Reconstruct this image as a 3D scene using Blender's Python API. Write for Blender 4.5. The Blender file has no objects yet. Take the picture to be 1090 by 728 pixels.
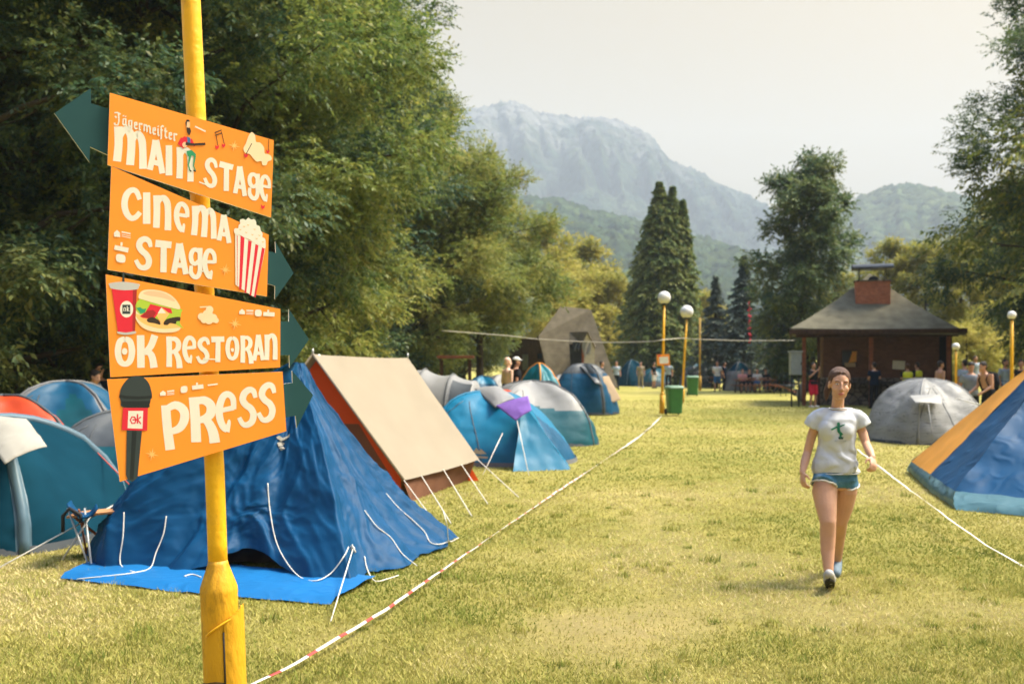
import bpy, bmesh, math, random
import numpy as np
from mathutils import Vector, Matrix, Quaternion, noise as mnoise
from mathutils.geometry import tessellate_polygon

S = bpy.context.scene
C = S.collection
PI = math.pi
R = math.radians
rng = np.random.default_rng(7)
random.seed(7)

# ------------------------------------------------------------------ camera
FPX, HOR, CAMZ = 1060.0, 386.0, 1.70        # focal length in photo pixels, horizon row, eye height
cam_d = bpy.data.cameras.new('camera')
cam = bpy.data.objects.new('camera', cam_d)
C.objects.link(cam)
cam.location = (0, 0, CAMZ)
cam.rotation_euler = (R(90), 0, 0)
cam_d.sensor_width = 36.0
cam_d.sensor_fit = 'HORIZONTAL'
cam_d.lens = 36.0 * FPX / 1090.0
cam_d.shift_y = (HOR - 364.0) / 1090.0
cam_d.clip_start = 0.05
cam_d.clip_end = 20000
cam_d.dof.use_dof = True
cam_d.dof.focus_distance = 4.1
cam_d.dof.aperture_fstop = 3.6
S.camera = cam

# ------------------------------------------------------------------ light
SUN_EL, SUN_AZ = 57.0, 80.0                 # azimuth clockwise from the viewing direction (+Y)
w = bpy.data.worlds.new('World')
S.world = w
w.use_nodes = True
nt = w.node_tree
bg = nt.nodes['Background']
sky = nt.nodes.new('ShaderNodeTexSky')
sky.sky_type = 'NISHITA'
sky.sun_disc = False
sky.sun_elevation = R(SUN_EL)
sky.sun_rotation = R(SUN_AZ)
sky.air_density = 1.3
sky.dust_density = 6.0
sky.ozone_density = 1.0
# hazy summer sky: milky and warm low down, bluer towards the zenith
hsv = nt.nodes.new('ShaderNodeHueSaturation')
hsv.inputs['Saturation'].default_value = 0.30
nt.links.new(sky.outputs['Color'], hsv.inputs['Color'])
tint = nt.nodes.new('ShaderNodeMix')
tint.data_type = 'RGBA'
tint.blend_type = 'MULTIPLY'
tint.inputs['Factor'].default_value = 1.0
tint.inputs[7].default_value = (0.685, 0.525, 0.305, 1)
nt.links.new(hsv.outputs['Color'], tint.inputs[6])
wtc = nt.nodes.new('ShaderNodeTexCoord')
wsx = nt.nodes.new('ShaderNodeSeparateXYZ')
nt.links.new(wtc.outputs['Generated'], wsx.inputs['Vector'])
wmr = nt.nodes.new('ShaderNodeMapRange')
wmr.interpolation_type = 'SMOOTHSTEP'
wmr.inputs['From Min'].default_value = 0.34
wmr.inputs['From Max'].default_value = 0.80
nt.links.new(wsx.outputs['Z'], wmr.inputs['Value'])
zen = nt.nodes.new('ShaderNodeMix')
zen.data_type = 'RGBA'
nt.links.new(wmr.outputs['Result'], zen.inputs['Factor'])
nt.links.new(tint.outputs[2], zen.inputs[6])
zt = nt.nodes.new('ShaderNodeMix')
zt.data_type = 'RGBA'
zt.blend_type = 'MULTIPLY'
zt.inputs['Factor'].default_value = 1.0
zt.inputs[7].default_value = (1.0, 1.24, 1.55, 1)
nt.links.new(sky.outputs['Color'], zt.inputs[6])
nt.links.new(zt.outputs[2], zen.inputs[7])
nt.links.new(zen.outputs[2], bg.inputs['Color'])
bg.inputs['Strength'].default_value = 0.122
sun_d = bpy.data.lights.new('sun', 'SUN')
sun = bpy.data.objects.new('sun', sun_d)
C.objects.link(sun)
sun_d.energy = 4.1
sun_d.angle = R(18)
sun_d.color = (1.0, 0.88, 0.66)
ce, se, ca, sa = math.cos(R(SUN_EL)), math.sin(R(SUN_EL)), math.cos(R(SUN_AZ)), math.sin(R(SUN_AZ))
to_sun = Vector((ce * sa, ce * ca, se))
sun.rotation_euler = to_sun.to_track_quat('Z', 'Y').to_euler()
sun.location = to_sun * 60

S.view_settings.view_transform = 'Standard'
S.view_settings.look = 'None'
S.view_settings.exposure = 1.3
S.view_settings.gamma = 1.0
S.view_settings.use_curve_mapping = False
S.render.engine = 'CYCLES'
S.cycles.use_denoising = True
S.cycles.max_bounces = 6
S.cycles.diffuse_bounces = 3
S.cycles.transmission_bounces = 4
S.cycles.transparent_max_bounces = 6
S.cycles.volume_bounces = 0
S.cycles.caustics_reflective = False
S.cycles.caustics_refractive = False
S.cycles.use_adaptive_sampling = False

# ------------------------------------------------------------------ helpers
def at(px, py, Y):
    return Vector(((px - 545.0) / FPX * Y, Y, CAMZ - (py - HOR) / FPX * Y))

def gy(py):
    return FPX * CAMZ / (py - HOR)

def gp(px, py, z=0.0):
    Y = FPX * (CAMZ - z) / (py - HOR)
    return Vector(((px - 545.0) / FPX * Y, Y, z))

def srgb(r, g, b):
    f = lambda c: (c / 12.92 if c <= .04045 else ((c + .055) / 1.055) ** 2.4)
    return (f(r / 255), f(g / 255), f(b / 255))

def tag(o, label=None, cat=None, group=None, kind=None):
    if label: o['label'] = label
    if cat: o['category'] = cat
    if group: o['group'] = group
    if kind: o['kind'] = kind
    return o

def empty(name, loc, label, cat, group=None, rz=0.0):
    o = bpy.data.objects.new(name, None)
    o.empty_display_size = .2
    C.objects.link(o)
    o.location = loc
    o.rotation_euler = (0, 0, rz)
    return tag(o, label, cat, group)

def copy_tree(o, parent=None):
    c = o.copy()
    C.objects.link(c)
    if parent is not None:
        c.parent = parent
    for ch in list(o.children):
        copy_tree(ch, c)
    return c

def lk(t, a, b):
    t.links.new(a, b)

MATS = {}
def mat(name, col, rough=.7, var=.12, scale=6.0, bump=0.0, bscale=40.0, spec=.3, trans=0.0, metal=0.0,
        stretch=(1, 1, 1), dirt=None, dirt_amt=.5, dirt_scale=2.5, sheen=0.0, detail=4.0):
    if name in MATS:
        return MATS[name]
    m = bpy.data.materials.new(name)
    MATS[name] = m
    m.use_nodes = True
    t = m.node_tree
    b = t.nodes['Principled BSDF']
    tc = t.nodes.new('ShaderNodeTexCoord')
    mp = t.nodes.new('ShaderNodeMapping')
    mp.inputs['Scale'].default_value = stretch
    lk(t, tc.outputs['Object'], mp.inputs['Vector'])
    n = t.nodes.new('ShaderNodeTexNoise')
    n.inputs['Scale'].default_value = scale
    n.inputs['Detail'].default_value = detail
    lk(t, mp.outputs['Vector'], n.inputs['Vector'])
    mr = t.nodes.new('ShaderNodeMapRange')
    mr.inputs['From Min'].default_value = .3
    mr.inputs['From Max'].default_value = .7
    mr.inputs['To Min'].default_value = 1 - var
    mr.inputs['To Max'].default_value = 1 + var
    lk(t, n.outputs['Fac'], mr.inputs['Value'])
    mx = t.nodes.new('ShaderNodeMix')
    mx.data_type = 'RGBA'
    mx.blend_type = 'MULTIPLY'
    mx.inputs['Factor'].default_value = 1
    mx.inputs[6].default_value = (*col, 1)
    lk(t, mr.outputs['Result'], mx.inputs[7])
    out = mx.outputs[2]
    if dirt is not None:
        n2 = t.nodes.new('ShaderNodeTexNoise')
        n2.inputs['Scale'].default_value = dirt_scale
        n2.inputs['Detail'].default_value = 8
        n2.inputs['Roughness'].default_value = .7
        lk(t, mp.outputs['Vector'], n2.inputs['Vector'])
        r2 = t.nodes.new('ShaderNodeMapRange')
        r2.inputs['From Min'].default_value = .52
        r2.inputs['From Max'].default_value = .72
        r2.inputs['To Max'].default_value = dirt_amt
        lk(t, n2.outputs['Fac'], r2.inputs['Value'])
        m2 = t.nodes.new('ShaderNodeMix')
        m2.data_type = 'RGBA'
        m2.inputs[7].default_value = (*dirt, 1)
        lk(t, r2.outputs['Result'], m2.inputs['Factor'])
        lk(t, out, m2.inputs[6])
        out = m2.outputs[2]
    lk(t, out, b.inputs['Base Color'])
    b.inputs['Roughness'].default_value = rough
    b.inputs['Specular IOR Level'].default_value = spec
    b.inputs['Metallic'].default_value = metal
    if sheen:
        b.inputs['Sheen Weight'].default_value = sheen
    if bump:
        nb = t.nodes.new('ShaderNodeTexNoise')
        nb.inputs['Scale'].default_value = bscale
        nb.inputs['Detail'].default_value = 5
        lk(t, mp.outputs['Vector'], nb.inputs['Vector'])
        bp = t.nodes.new('ShaderNodeBump')
        bp.inputs['Strength'].default_value = bump
        bp.inputs['Distance'].default_value = .02
        lk(t, nb.outputs['Fac'], bp.inputs['Height'])
        lk(t, bp.outputs['Normal'], b.inputs['Normal'])
    if trans:
        tr = t.nodes.new('ShaderNodeBsdfTranslucent')
        lk(t, out, tr.inputs['Color'])
        ms = t.nodes.new('ShaderNodeMixShader')
        ms.inputs['Fac'].default_value = trans
        lk(t, b.outputs['BSDF'], ms.inputs[1])
        lk(t, tr.outputs['BSDF'], ms.inputs[2])
        lk(t, ms.outputs['Shader'], t.nodes['Material Output'].inputs['Surface'])
    return m

def cloth(name, col, trans=.25, rough=.5, wr=.5, wscale=7.0, var=.10, spec=.35):
    """thin tent fabric: creases as bump, some light through it"""
    if name in MATS:
        return MATS[name]
    m = mat(name, col, rough=rough, var=var, scale=2.2, spec=spec, trans=trans, detail=6)
    t = m.node_tree
    b = t.nodes['Principled BSDF']
    tc = [n for n in t.nodes if n.type == 'TEX_COORD'][0]
    nb = t.nodes.new('ShaderNodeTexNoise')
    nb.noise_type = 'RIDGED_MULTIFRACTAL'
    nb.inputs['Scale'].default_value = wscale * .5
    nb.inputs['Detail'].default_value = 4
    nb.inputs['Distortion'].default_value = .6
    lk(t, tc.outputs['Object'], nb.inputs['Vector'])
    bp = t.nodes.new('ShaderNodeBump')
    bp.inputs['Strength'].default_value = wr
    bp.inputs['Distance'].default_value = .03
    lk(t, nb.outputs['Fac'], bp.inputs['Height'])
    lk(t, bp.outputs['Normal'], b.inputs['Normal'])
    return m

class MB:
    """collects shapes and links them as ONE mesh object"""
    def __init__(s):
        s.v, s.f, s.m, s.sm = [], [], [], []
    def face(s, idx, m=0, smooth=False):
        s.f.append(tuple(idx)); s.m.append(m); s.sm.append(smooth)
    def add(s, pts, faces, m=0, smooth=False):
        o = len(s.v)
        s.v.extend([tuple(p) for p in pts])
        for f in faces:
            s.face([i + o for i in f], m, smooth)
    def box(s, c, d, m=0, rot=None, bev=0.0):
        c = Vector(c); hx, hy, hz = d[0] / 2, d[1] / 2, d[2] / 2
        if bev > 0:
            b = min(bev, hx * .9, hy * .9, hz * .9)
            bm = bmesh.new()
            bmesh.ops.create_cube(bm, size=1)
            for v in bm.verts:
                v.co = Vector((v.co.x * d[0], v.co.y * d[1], v.co.z * d[2]))
            bmesh.ops.bevel(bm, geom=bm.edges[:], offset=b, segments=2, affect='EDGES', profile=.6)
            bm.verts.index_update()
            pts = [v.co.copy() for v in bm.verts]
            fs = [[v.index for v in f.verts] for f in bm.faces]
            bm.free()
        else:
            pts = [Vector((x, y, z)) for x in (-hx, hx) for y in (-hy, hy) for z in (-hz, hz)]
            fs = [(0, 1, 3, 2), (4, 6, 7, 5), (0, 4, 5, 1), (2, 3, 7, 6), (0, 2, 6, 4), (1, 5, 7, 3)]
        if rot is not None:
            pts = [rot @ p for p in pts]
        s.add([p + c for p in pts], fs, m)
    def tube(s, pts, rad, seg=8, m=0, caps=True, smooth=True, flat=None):
        """swept tube; rad a number or a list; flat=(sx, sy) squashes the section"""
        pts = [Vector(p) for p in pts]
        n = len(pts)
        if not hasattr(rad, '__len__'):
            rad = [rad] * n
        o = len(s.v)
        up = None
        for i, p in enumerate(pts):
            d = (pts[min(i + 1, n - 1)] - pts[max(i - 1, 0)])
            if d.length < 1e-9: d = Vector((0, 0, 1))
            d.normalize()
            if up is None:
                up = Vector((0, 0, 1)) if abs(d.z) < .9 else Vector((0, 1, 0))
            a = up - d * up.dot(d)
            if a.length < 1e-6:
                a = d.orthogonal()
            a.normalize()
            up = a
            b = d.cross(a)
            for k in range(seg):
                th = 2 * PI * k / seg
                fx, fy = flat if flat else (1, 1)
                s.v.append(tuple(p + a * (math.cos(th) * rad[i] * fx) + b * (math.sin(th) * rad[i] * fy)))
        for i in range(n - 1):
            for k in range(seg):
                k2 = (k + 1) % seg
                s.face((o + i * seg + k, o + i * seg + k2, o + (i + 1) * seg + k2, o + (i + 1) * seg + k), m, smooth)
        if caps:
            s.face([o + k for k in range(seg)][::-1], m)
            s.face([o + (n - 1) * seg + k for k in range(seg)], m)
    def capsule(s, p0, p1, r0, r1, seg=12, m=0):
        p0, p1 = Vector(p0), Vector(p1)
        d = (p1 - p0)
        L = d.length
        if L < 1e-6:
            d = Vector((0, 0, 1))
        d.normalize()
        P, Q = [], []
        for a in (85, 60, 30, 0):
            P.append(p0 - d * (r0 * math.sin(R(a)))); Q.append(r0 * math.cos(R(a)))
        for a in (0, 30, 60, 85):
            P.append(p1 + d * (r1 * math.sin(R(a)))); Q.append(r1 * math.cos(R(a)))
        s.tube(P, Q, seg, m)
    def chain(s, pts, rads, seg=12, m=0):
        """smooth limb through joints"""
        pts = [Vector(p) for p in pts]
        P, Q = [], []
        d = (pts[0] - pts[1]).normalized()
        for a in (85, 55, 25):
            P.append(pts[0] + d * rads[0] * math.sin(R(a))); Q.append(rads[0] * math.cos(R(a)))
        for p, r in zip(pts, rads):
            P.append(p); Q.append(r)
        d = (pts[-1] - pts[-2]).normalized()
        for a in (25, 55, 85):
            P.append(pts[-1] + d * rads[-1] * math.sin(R(a))); Q.append(rads[-1] * math.cos(R(a)))
        s.tube(P, Q, seg, m)
    def ell(s, c, r, m=0, rot=None, nu=16, nv=10):
        c = Vector(c)
        if not hasattr(r, '__len__'): r = (r, r, r)
        pts = []
        for i in range(nv + 1):
            ph = PI * i / nv
            ph = min(max(ph, .02), PI - .02)
            for k in range(nu):
                th = 2 * PI * k / nu
                p = Vector((r[0] * math.sin(ph) * math.cos(th), r[1] * math.sin(ph) * math.sin(th), r[2] * math.cos(ph)))
                if rot is not None: p = rot @ p
                pts.append(c + p)
        fs = []
        for i in range(nv):
            for k in range(nu):
                k2 = (k + 1) % nu
                fs.append((i * nu + k, (i + 1) * nu + k, (i + 1) * nu + k2, i * nu + k2))
        fs.append(list(range(nu)))
        fs.append([nv * nu + k for k in range(nu)][::-1])
        s.add(pts, fs, m, True)
    def loft(s, rings, seg=20, m=0, caps=True, power=2.0):
        """rings: (centre, half-width vector, half-depth vector)"""
        o = len(s.v)
        for c, a, b in rings:
            c, a, b = Vector(c), Vector(a), Vector(b)
            for k in range(seg):
                th = 2 * PI * k / seg
                ct, st = math.cos(th), math.sin(th)
                e = 2.0 / power
                s.v.append(tuple(c + a * (math.copysign(abs(ct) ** e, ct)) + b * (math.copysign(abs(st) ** e, st))))
        n = len(rings)
        for i in range(n - 1):
            for k in range(seg):
                k2 = (k + 1) % seg
                s.face((o + i * seg + k, o + i * seg + k2, o + (i + 1) * seg + k2, o + (i + 1) * seg + k), m, True)
        if caps:
            s.face([o + k for k in range(seg)][::-1], m)
            s.face([o + (n - 1) * seg + k for k in range(seg)], m)
    def lathe(s, prof, c=(0, 0, 0), seg=20, m=0, smooth=True, caps=True):
        c = Vector(c)
        s.loft([(c + Vector((0, 0, z)), (r, 0, 0), (0, r, 0)) for r, z in prof], seg, m, caps)
    def grid(s, fn, nu, nv, m=0, smooth=True, mfn=None, wrap=False):
        o = len(s.v)
        for j in range(nv + 1):
            for i in range(nu + (0 if wrap else 1)):
                s.v.append(tuple(fn(i / nu, j / nv)))
        w = nu if wrap else nu + 1
        for j in range(nv):
            for i in range(nu):
                i2 = (i + 1) % w if wrap else i + 1
                mm = mfn((i + .5) / nu, (j + .5) / nv) if mfn else m
                s.face((o + j * w + i, o + j * w + i2, o + (j + 1) * w + i2, o + (j + 1) * w + i), mm, smooth)
    def poly(s, pts, m=0):
        """flat outline, concave allowed"""
        pts = [Vector(p) for p in pts]
        o = len(s.v)
        s.v.extend([tuple(p) for p in pts])
        for t in tessellate_polygon([pts]):
            s.face([o + i for i in t], m)
    def prism(s, pts, off, m=0, mside=None):
        """outline extruded by the vector off"""
        pts = [Vector(p) for p in pts]
        off = Vector(off)
        n = len(pts)
        o = len(s.v)
        s.v.extend([tuple(p) for p in pts]); s.v.extend([tuple(p + off) for p in pts])
        for t in tessellate_polygon([pts]):
            s.face([o + i for i in t], m); s.face([o + n + i for i in t][::-1], m)
        for i in range(n):
            j = (i + 1) % n
            s.face((o + i, o + j, o + n + j, o + n + i), m if mside is None else mside)
    def mesh(s, name, org=(0, 0, 0), fixn=False):
        me = bpy.data.meshes.new(name)
        og = Vector(org)
        me.from_pydata([tuple(Vector(v) - og) for v in s.v], [], s.f)
        me.polygons.foreach_set('material_index', s.m)
        me.polygons.foreach_set('use_smooth', s.sm)
        if fixn:
            bm = bmesh.new(); bm.from_mesh(me)
            bmesh.ops.recalc_face_normals(bm, faces=bm.faces[:])
            bm.to_mesh(me); bm.free()
        me.update()
        return me
    def build(s, name, mats, parent=None, org=(0, 0, 0), fixn=True):
        me = s.mesh(name, org, fixn)
        return link(name, me, mats, parent, org if parent is None else None)

def link(name, me, mats, parent=None, loc=None):
    if not isinstance(mats, (list, tuple)): mats = [mats]
    if len(me.materials): me.materials.clear()
    for mm in mats: me.materials.append(mm)
    o = bpy.data.objects.new(name, me)
    C.objects.link(o)
    if parent is not None: o.parent = parent
    if loc is not None: o.location = loc
    return o

def remesh(mb, name, voxel, smooth=4, org=(0, 0, 0), fac=.5):
    """fuses overlapping shapes into one continuous skin"""
    me = mb.mesh(name + '_src', org)
    o = bpy.data.objects.new('remesh_source', me)
    C.objects.link(o)
    md = o.modifiers.new('r', 'REMESH'); md.mode = 'VOXEL'; md.voxel_size = voxel
    ms = o.modifiers.new('s', 'SMOOTH'); ms.factor = fac; ms.iterations = smooth
    dg = bpy.context.evaluated_depsgraph_get()
    out = bpy.data.meshes.new_from_object(o.evaluated_get(dg))
    bpy.data.objects.remove(o); bpy.data.meshes.remove(me)
    out.name = name
    out.polygons.foreach_set('use_smooth', [True] * len(out.polygons))
    out.polygons.foreach_set('material_index', [0] * len(out.polygons))
    return out

def npmesh(name, verts, faces_n, attr=None, smooth=False):
    """fast mesh from arrays: faces_n is (n, k) of indices"""
    me = bpy.data.meshes.new(name)
    nf, k = faces_n.shape
    me.vertices.add(len(verts))
    me.vertices.foreach_set('co', np.ascontiguousarray(verts, dtype=np.float32).ravel())
    me.loops.add(nf * k)
    me.loops.foreach_set('vertex_index', np.ascontiguousarray(faces_n, dtype=np.int32).ravel())
    me.polygons.add(nf)
    me.polygons.foreach_set('loop_start', np.arange(0, nf * k, k, dtype=np.int32))
    me.polygons.foreach_set('loop_total', np.full(nf, k, dtype=np.int32))
    if smooth:
        me.polygons.foreach_set('use_smooth', np.ones(nf, dtype=bool))
    me.update(calc_edges=True)
    if attr is not None:
        a = me.attributes.new('tint', 'FLOAT', 'FACE')
        a.data.foreach_set('value', np.ascontiguousarray(attr, dtype=np.float32))
    return me

def nz(x, y=0.0, z=0.0):
    return mnoise.noise(Vector((x, y, z)))

def fbm(x, y, z=0.0, oct=4):
    return mnoise.fractal(Vector((x, y, z)), 1.0, 2.0, oct)
# ================================================================== GROUND
def ground_material():
    m = bpy.data.materials.new('lawn')
    m.use_nodes = True
    t = m.node_tree
    b = t.nodes['Principled BSDF']
    tc = t.nodes.new('ShaderNodeTexCoord')
    def noise(scale, det=6, rough=.6):
        n = t.nodes.new('ShaderNodeTexNoise')
        n.inputs['Scale'].default_value = scale
        n.inputs['Detail'].default_value = det
        n.inputs['Roughness'].default_value = rough
        lk(t, tc.outputs['Object'], n.inputs['Vector'])
        return n.outputs['Fac']
    def ramp(src, stops):
        r = t.nodes.new('ShaderNodeValToRGB')
        e = r.color_ramp.elements
        e[0].position, e[0].color = stops[0][0], (*stops[0][1], 1)
        e[1].position, e[1].color = stops[-1][0], (*stops[-1][1], 1)
        for p, c in stops[1:-1]:
            k = e.new(p); k.color = (*c, 1)
        lk(t, src, r.inputs['Fac'])
        return r.outputs['Color']
    big = ramp(noise(.22, 5), [(.30, (.24, .235, .055)), (.50, (.34, .30, .085)), (.72, (.44, .365, .14))])
    fine = ramp(noise(26, 8, .75), [(.30, (.55, .58, .50)), (.52, (.97, .97, .94)), (.75, (1.3, 1.27, 1.2))])
    mx = t.nodes.new('ShaderNodeMix'); mx.data_type = 'RGBA'; mx.blend_type = 'MULTIPLY'
    mx.inputs['Factor'].default_value = .8
    lk(t, big, mx.inputs[6]); lk(t, fine, mx.inputs[7])
    mid = t.nodes.new('ShaderNodeMix'); mid.data_type = 'RGBA'; mid.blend_type = 'MULTIPLY'
    mid.inputs['Factor'].default_value = .7
    lk(t, mx.outputs[2], mid.inputs[6])
    lk(t, ramp(noise(3.2, 5), [(.3, (.66, .72, .62)), (.7, (1.2, 1.15, 1.1))]), mid.inputs[7])
    # trodden earth
    ba = t.nodes.new('ShaderNodeAttribute'); ba.attribute_name = 'bare'
    bn = t.nodes.new('ShaderNodeMath'); bn.operation = 'MULTIPLY_ADD'; bn.inputs[1].default_value = .5
    lk(t, noise(9, 6, .7), bn.inputs[0]); lk(t, ba.outputs['Fac'], bn.inputs[2])
    bare = t.nodes.new('ShaderNodeMapRange')
    bare.inputs['From Min'].default_value = .40
    bare.inputs['From Max'].default_value = .95
    bare.inputs['To Max'].default_value = .65
    lk(t, bn.outputs[0], bare.inputs['Value'])
    m2 = t.nodes.new('ShaderNodeMix'); m2.data_type = 'RGBA'
    m2.inputs[7].default_value = (.38, .27, .15, 1)
    lk(t, bare.outputs['Result'], m2.inputs['Factor'])
    lk(t, mid.outputs[2], m2.inputs[6])
    lk(t, m2.outputs[2], b.inputs['Base Color'])
    b.inputs['Roughness'].default_value = .95
    b.inputs['Specular IOR Level'].default_value = .1
    bp = t.nodes.new('ShaderNodeBump')
    bp.inputs['Strength'].default_value = .9
    bp.inputs['Distance'].default_value = .04
    lk(t, noise(38, 8, .8), bp.inputs['Height'])
    lk(t, bp.outputs['Normal'], b.inputs['Normal'])
    return m

LAWN = ground_material()
g = MB()
GX = [-2600, -700, -200, -90, -45, -30, -22, -16] + list(np.arange(-12, 14, .22)) + list(np.linspace(14, 60, 24)) + [80, 120, 220, 700, 2600]
GYs = [-60, -10, 0] + list(np.arange(3.6, 22, .2)) + list(np.linspace(22, 90, 38)) + [120, 200, 500, 1200, 2800]
def ground_z(x, y):
    z = .05 * nz(x * .11, y * .11, 3.1) * min(1, max(0, (y - 14) / 20))
    # grassy bank rising to the right behind the hut
    k = min(1, max(0, (x - 16 - max(0, (46 - y)) * .5) / 30.0)) * min(1, max(0, (y - 34) / 14.0))
    return z + 6.5 * k * k * (3 - 2 * k) * (1 if x < 400 else 1)
SPOTS = [(gp(545, 690), .55), (gp(600, 655), .35), (gp(640, 700), .5), (gp(770, 690), .7), (gp(840, 650), .5), (gp(960, 690), .6), (gp(352, 668), .35), (gp(800, 600), .6), (gp(700, 560), .7), (gp(890, 640), .5),
         (gp(640, 540), .6), (gp(790, 520), .9), (gp(560, 600), .5), (gp(1010, 640), .5), (gp(700, 640), .5), (gp(880, 470), 1.2), (gp(680, 440), 1.6)]
def bare_at(x, y):
    b = .35 * mnoise.fractal(Vector((x * .55, y * .55, 4.4)), 1, 2, 5) - .12
    for c, r_ in SPOTS:
        d2 = ((x - c.x) ** 2 + ((y - c.y) * .7) ** 2) / (r_ * r_)
        if d2 < 6: b += .27 * math.exp(-d2)
    return max(0, min(1, b))
bare_v = []
for y in GYs:
    for x in GX:
        g.v.append((x, y, ground_z(x, y)))
        bare_v.append(bare_at(x, y))
nx = len(GX)
for j in range(len(GYs) - 1):
    for i in range(nx - 1):
        g.face((j * nx + i, j * nx + i + 1, (j + 1) * nx + i + 1, (j + 1) * nx + i), 0, True)
ground = g.build('ground', LAWN)
tag(ground, kind='structure')
ba_ = ground.data.attributes.new('bare', 'FLOAT', 'POINT'); ba_.data.foreach_set('value', bare_v)

# grass: a mown lawn, blades thick near the camera and thinning out with distance
N = 520000
u = rng.random(N)
a_, b_ = 3.6, 46.0
p_ = -.55
gyv = (a_ ** p_ + u * (b_ ** p_ - a_ ** p_)) ** (1 / p_)
gxv = (rng.random(N) * 2 - 1) * (.60 * gyv + 1.2)
lo = np.array([nz(x * .35, y * .35, 9.0) + .5 * nz(x * 1.6, y * 1.6, 2.0) for x, y in zip(gxv[::1], gyv[::1])])
bv = np.array([bare_at(x, y) if y < 22 else 0 for x, y in zip(gxv, gyv)])
keep = rng.random(N) < np.clip(1.0 - 1.7 * bv, .08, 1)
gxv, gyv, lo, bv = gxv[keep], gyv[keep], lo[keep], bv[keep]
n = len(gxv)
hh = (.010 + .022 * rng.random(n) ** 1.3) * (1 - .5 * bv) * (1 + gyv * .006)
ww = .0021 + .0006 * gyv * (.5 + rng.random(n))
ww = np.minimum(ww, .03)
az = rng.random(n) * 2 * PI
lean = hh * (.3 + 1.1 * rng.random(n))
az2 = rng.random(n) * 2 * PI
gz = np.array([ground_z(x, y) for x, y in zip(gxv, gyv)])
V = np.empty((n, 3, 3))
V[:, 0] = np.stack([gxv - np.cos(az) * ww, gyv - np.sin(az) * ww, gz - .004], 1)
V[:, 1] = np.stack([gxv + np.cos(az) * ww, gyv + np.sin(az) * ww, gz - .004], 1)
V[:, 2] = np.stack([gxv + np.cos(az2) * lean, gyv + np.sin(az2) * lean, gz + hh], 1)
Fi = np.arange(n * 3).reshape(n, 3)
tintv = np.clip(.47 + .72 * lo + .5 * bv + .17 * rng.standard_normal(n), 0, 1)
TV, TT = [], []
rt = np.random.default_rng(5)
for _ in range(900):
    y0 = (3.8 ** -.8 + rt.random() * (20 ** -.8 - 3.8 ** -.8)) ** (1 / -.8)
    x0 = (rt.random() * 2 - 1) * (.58 * y0 + 1)
    if bare_at(x0, y0) > .3: continue
    k_ = int(rt.integers(14, 46)); sz_ = .5 + rt.random() * .9; tn = rt.random() * .55
    for _ in range(k_):
        a1 = rt.random() * 2 * PI; rr = .05 * sz_ * rt.random() ** .5 * 1.4
        px_, py_ = x0 + math.cos(a1) * rr, y0 + math.sin(a1) * rr
        a2 = rt.random() * 2 * PI; h_ = (.022 + .040 * rt.random()) * sz_; l_ = h_ * (.25 + .8 * rt.random()); w_ = .0022 + .00045 * y0
        z0_ = ground_z(px_, py_) - .003
        TV.append([(px_ - math.sin(a2) * w_, py_ + math.cos(a2) * w_, z0_), (px_ + math.sin(a2) * w_, py_ - math.cos(a2) * w_, z0_), (px_ + math.cos(a2) * l_, py_ + math.sin(a2) * l_, z0_ + h_)])
        TT.append(min(1, max(0, tn + .12 * rt.standard_normal())))
V = np.concatenate([V, np.array(TV)]); tintv = np.concatenate([tintv, np.array(TT)])
Fi = np.arange(len(V) * 3).reshape(-1, 3)
grass_me = npmesh('grass', V.reshape(-1, 3), Fi, tintv)

def leaf_material(name, cols, trans=.35, rough=.55, objvar=.25, spec=.25):
    m = bpy.data.materials.new(name)
    m.use_nodes = True
    t = m.node_tree
    b = t.nodes['Principled BSDF']
    at_ = t.nodes.new('ShaderNodeAttribute')
    at_.attribute_name = 'tint'
    oi = t.nodes.new('ShaderNodeObjectInfo')
    ma = t.nodes.new('ShaderNodeMath'); ma.operation = 'MULTIPLY_ADD'
    ma.inputs[1].default_value = objvar
    lk(t, oi.outputs['Random'], ma.inputs[0])
    lk(t, at_.outputs['Fac'], ma.inputs[2])
    mb_ = t.nodes.new('ShaderNodeMath'); mb_.operation = 'SUBTRACT'
    lk(t, ma.outputs[0], mb_.inputs[0]); mb_.inputs[1].default_value = objvar / 2
    r = t.nodes.new('ShaderNodeValToRGB')
    e = r.color_ramp.elements
    k = len(cols)
    e[0].color = (*cols[0], 1); e[1].color = (*cols[-1], 1)
    for i in range(1, k - 1):
        q = e.new(i / (k - 1)); q.color = (*cols[i], 1)
    lk(t, mb_.outputs[0], r.inputs['Fac'])
    lk(t, r.outputs['Color'], b.inputs['Base Color'])
    b.inputs['Roughness'].default_value = rough
    b.inputs['Specular IOR Level'].default_value = spec
    tr = t.nodes.new('ShaderNodeBsdfTranslucent')
    lk(t, r.outputs['Color'], tr.inputs['Color'])
    ms = t.nodes.new('ShaderNodeMixShader')
    ms.inputs['Fac'].default_value = trans
    lk(t, b.outputs['BSDF'], ms.inputs[1]); lk(t, tr.outputs['BSDF'], ms.inputs[2])
    lk(t, ms.outputs['Shader'], t.nodes['Material Output'].inputs['Surface'])
    return m

GRASS = leaf_material('grass_blades', [(.14, .180, .030), (.32, .305, .070), (.46, .40, .13), (.58, .48, .24)], .3, .8, 0, .1)
tag(link('grass', grass_me, GRASS), 'short yellowing lawn grass over the whole campsite field', 'grass', kind='stuff')

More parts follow.
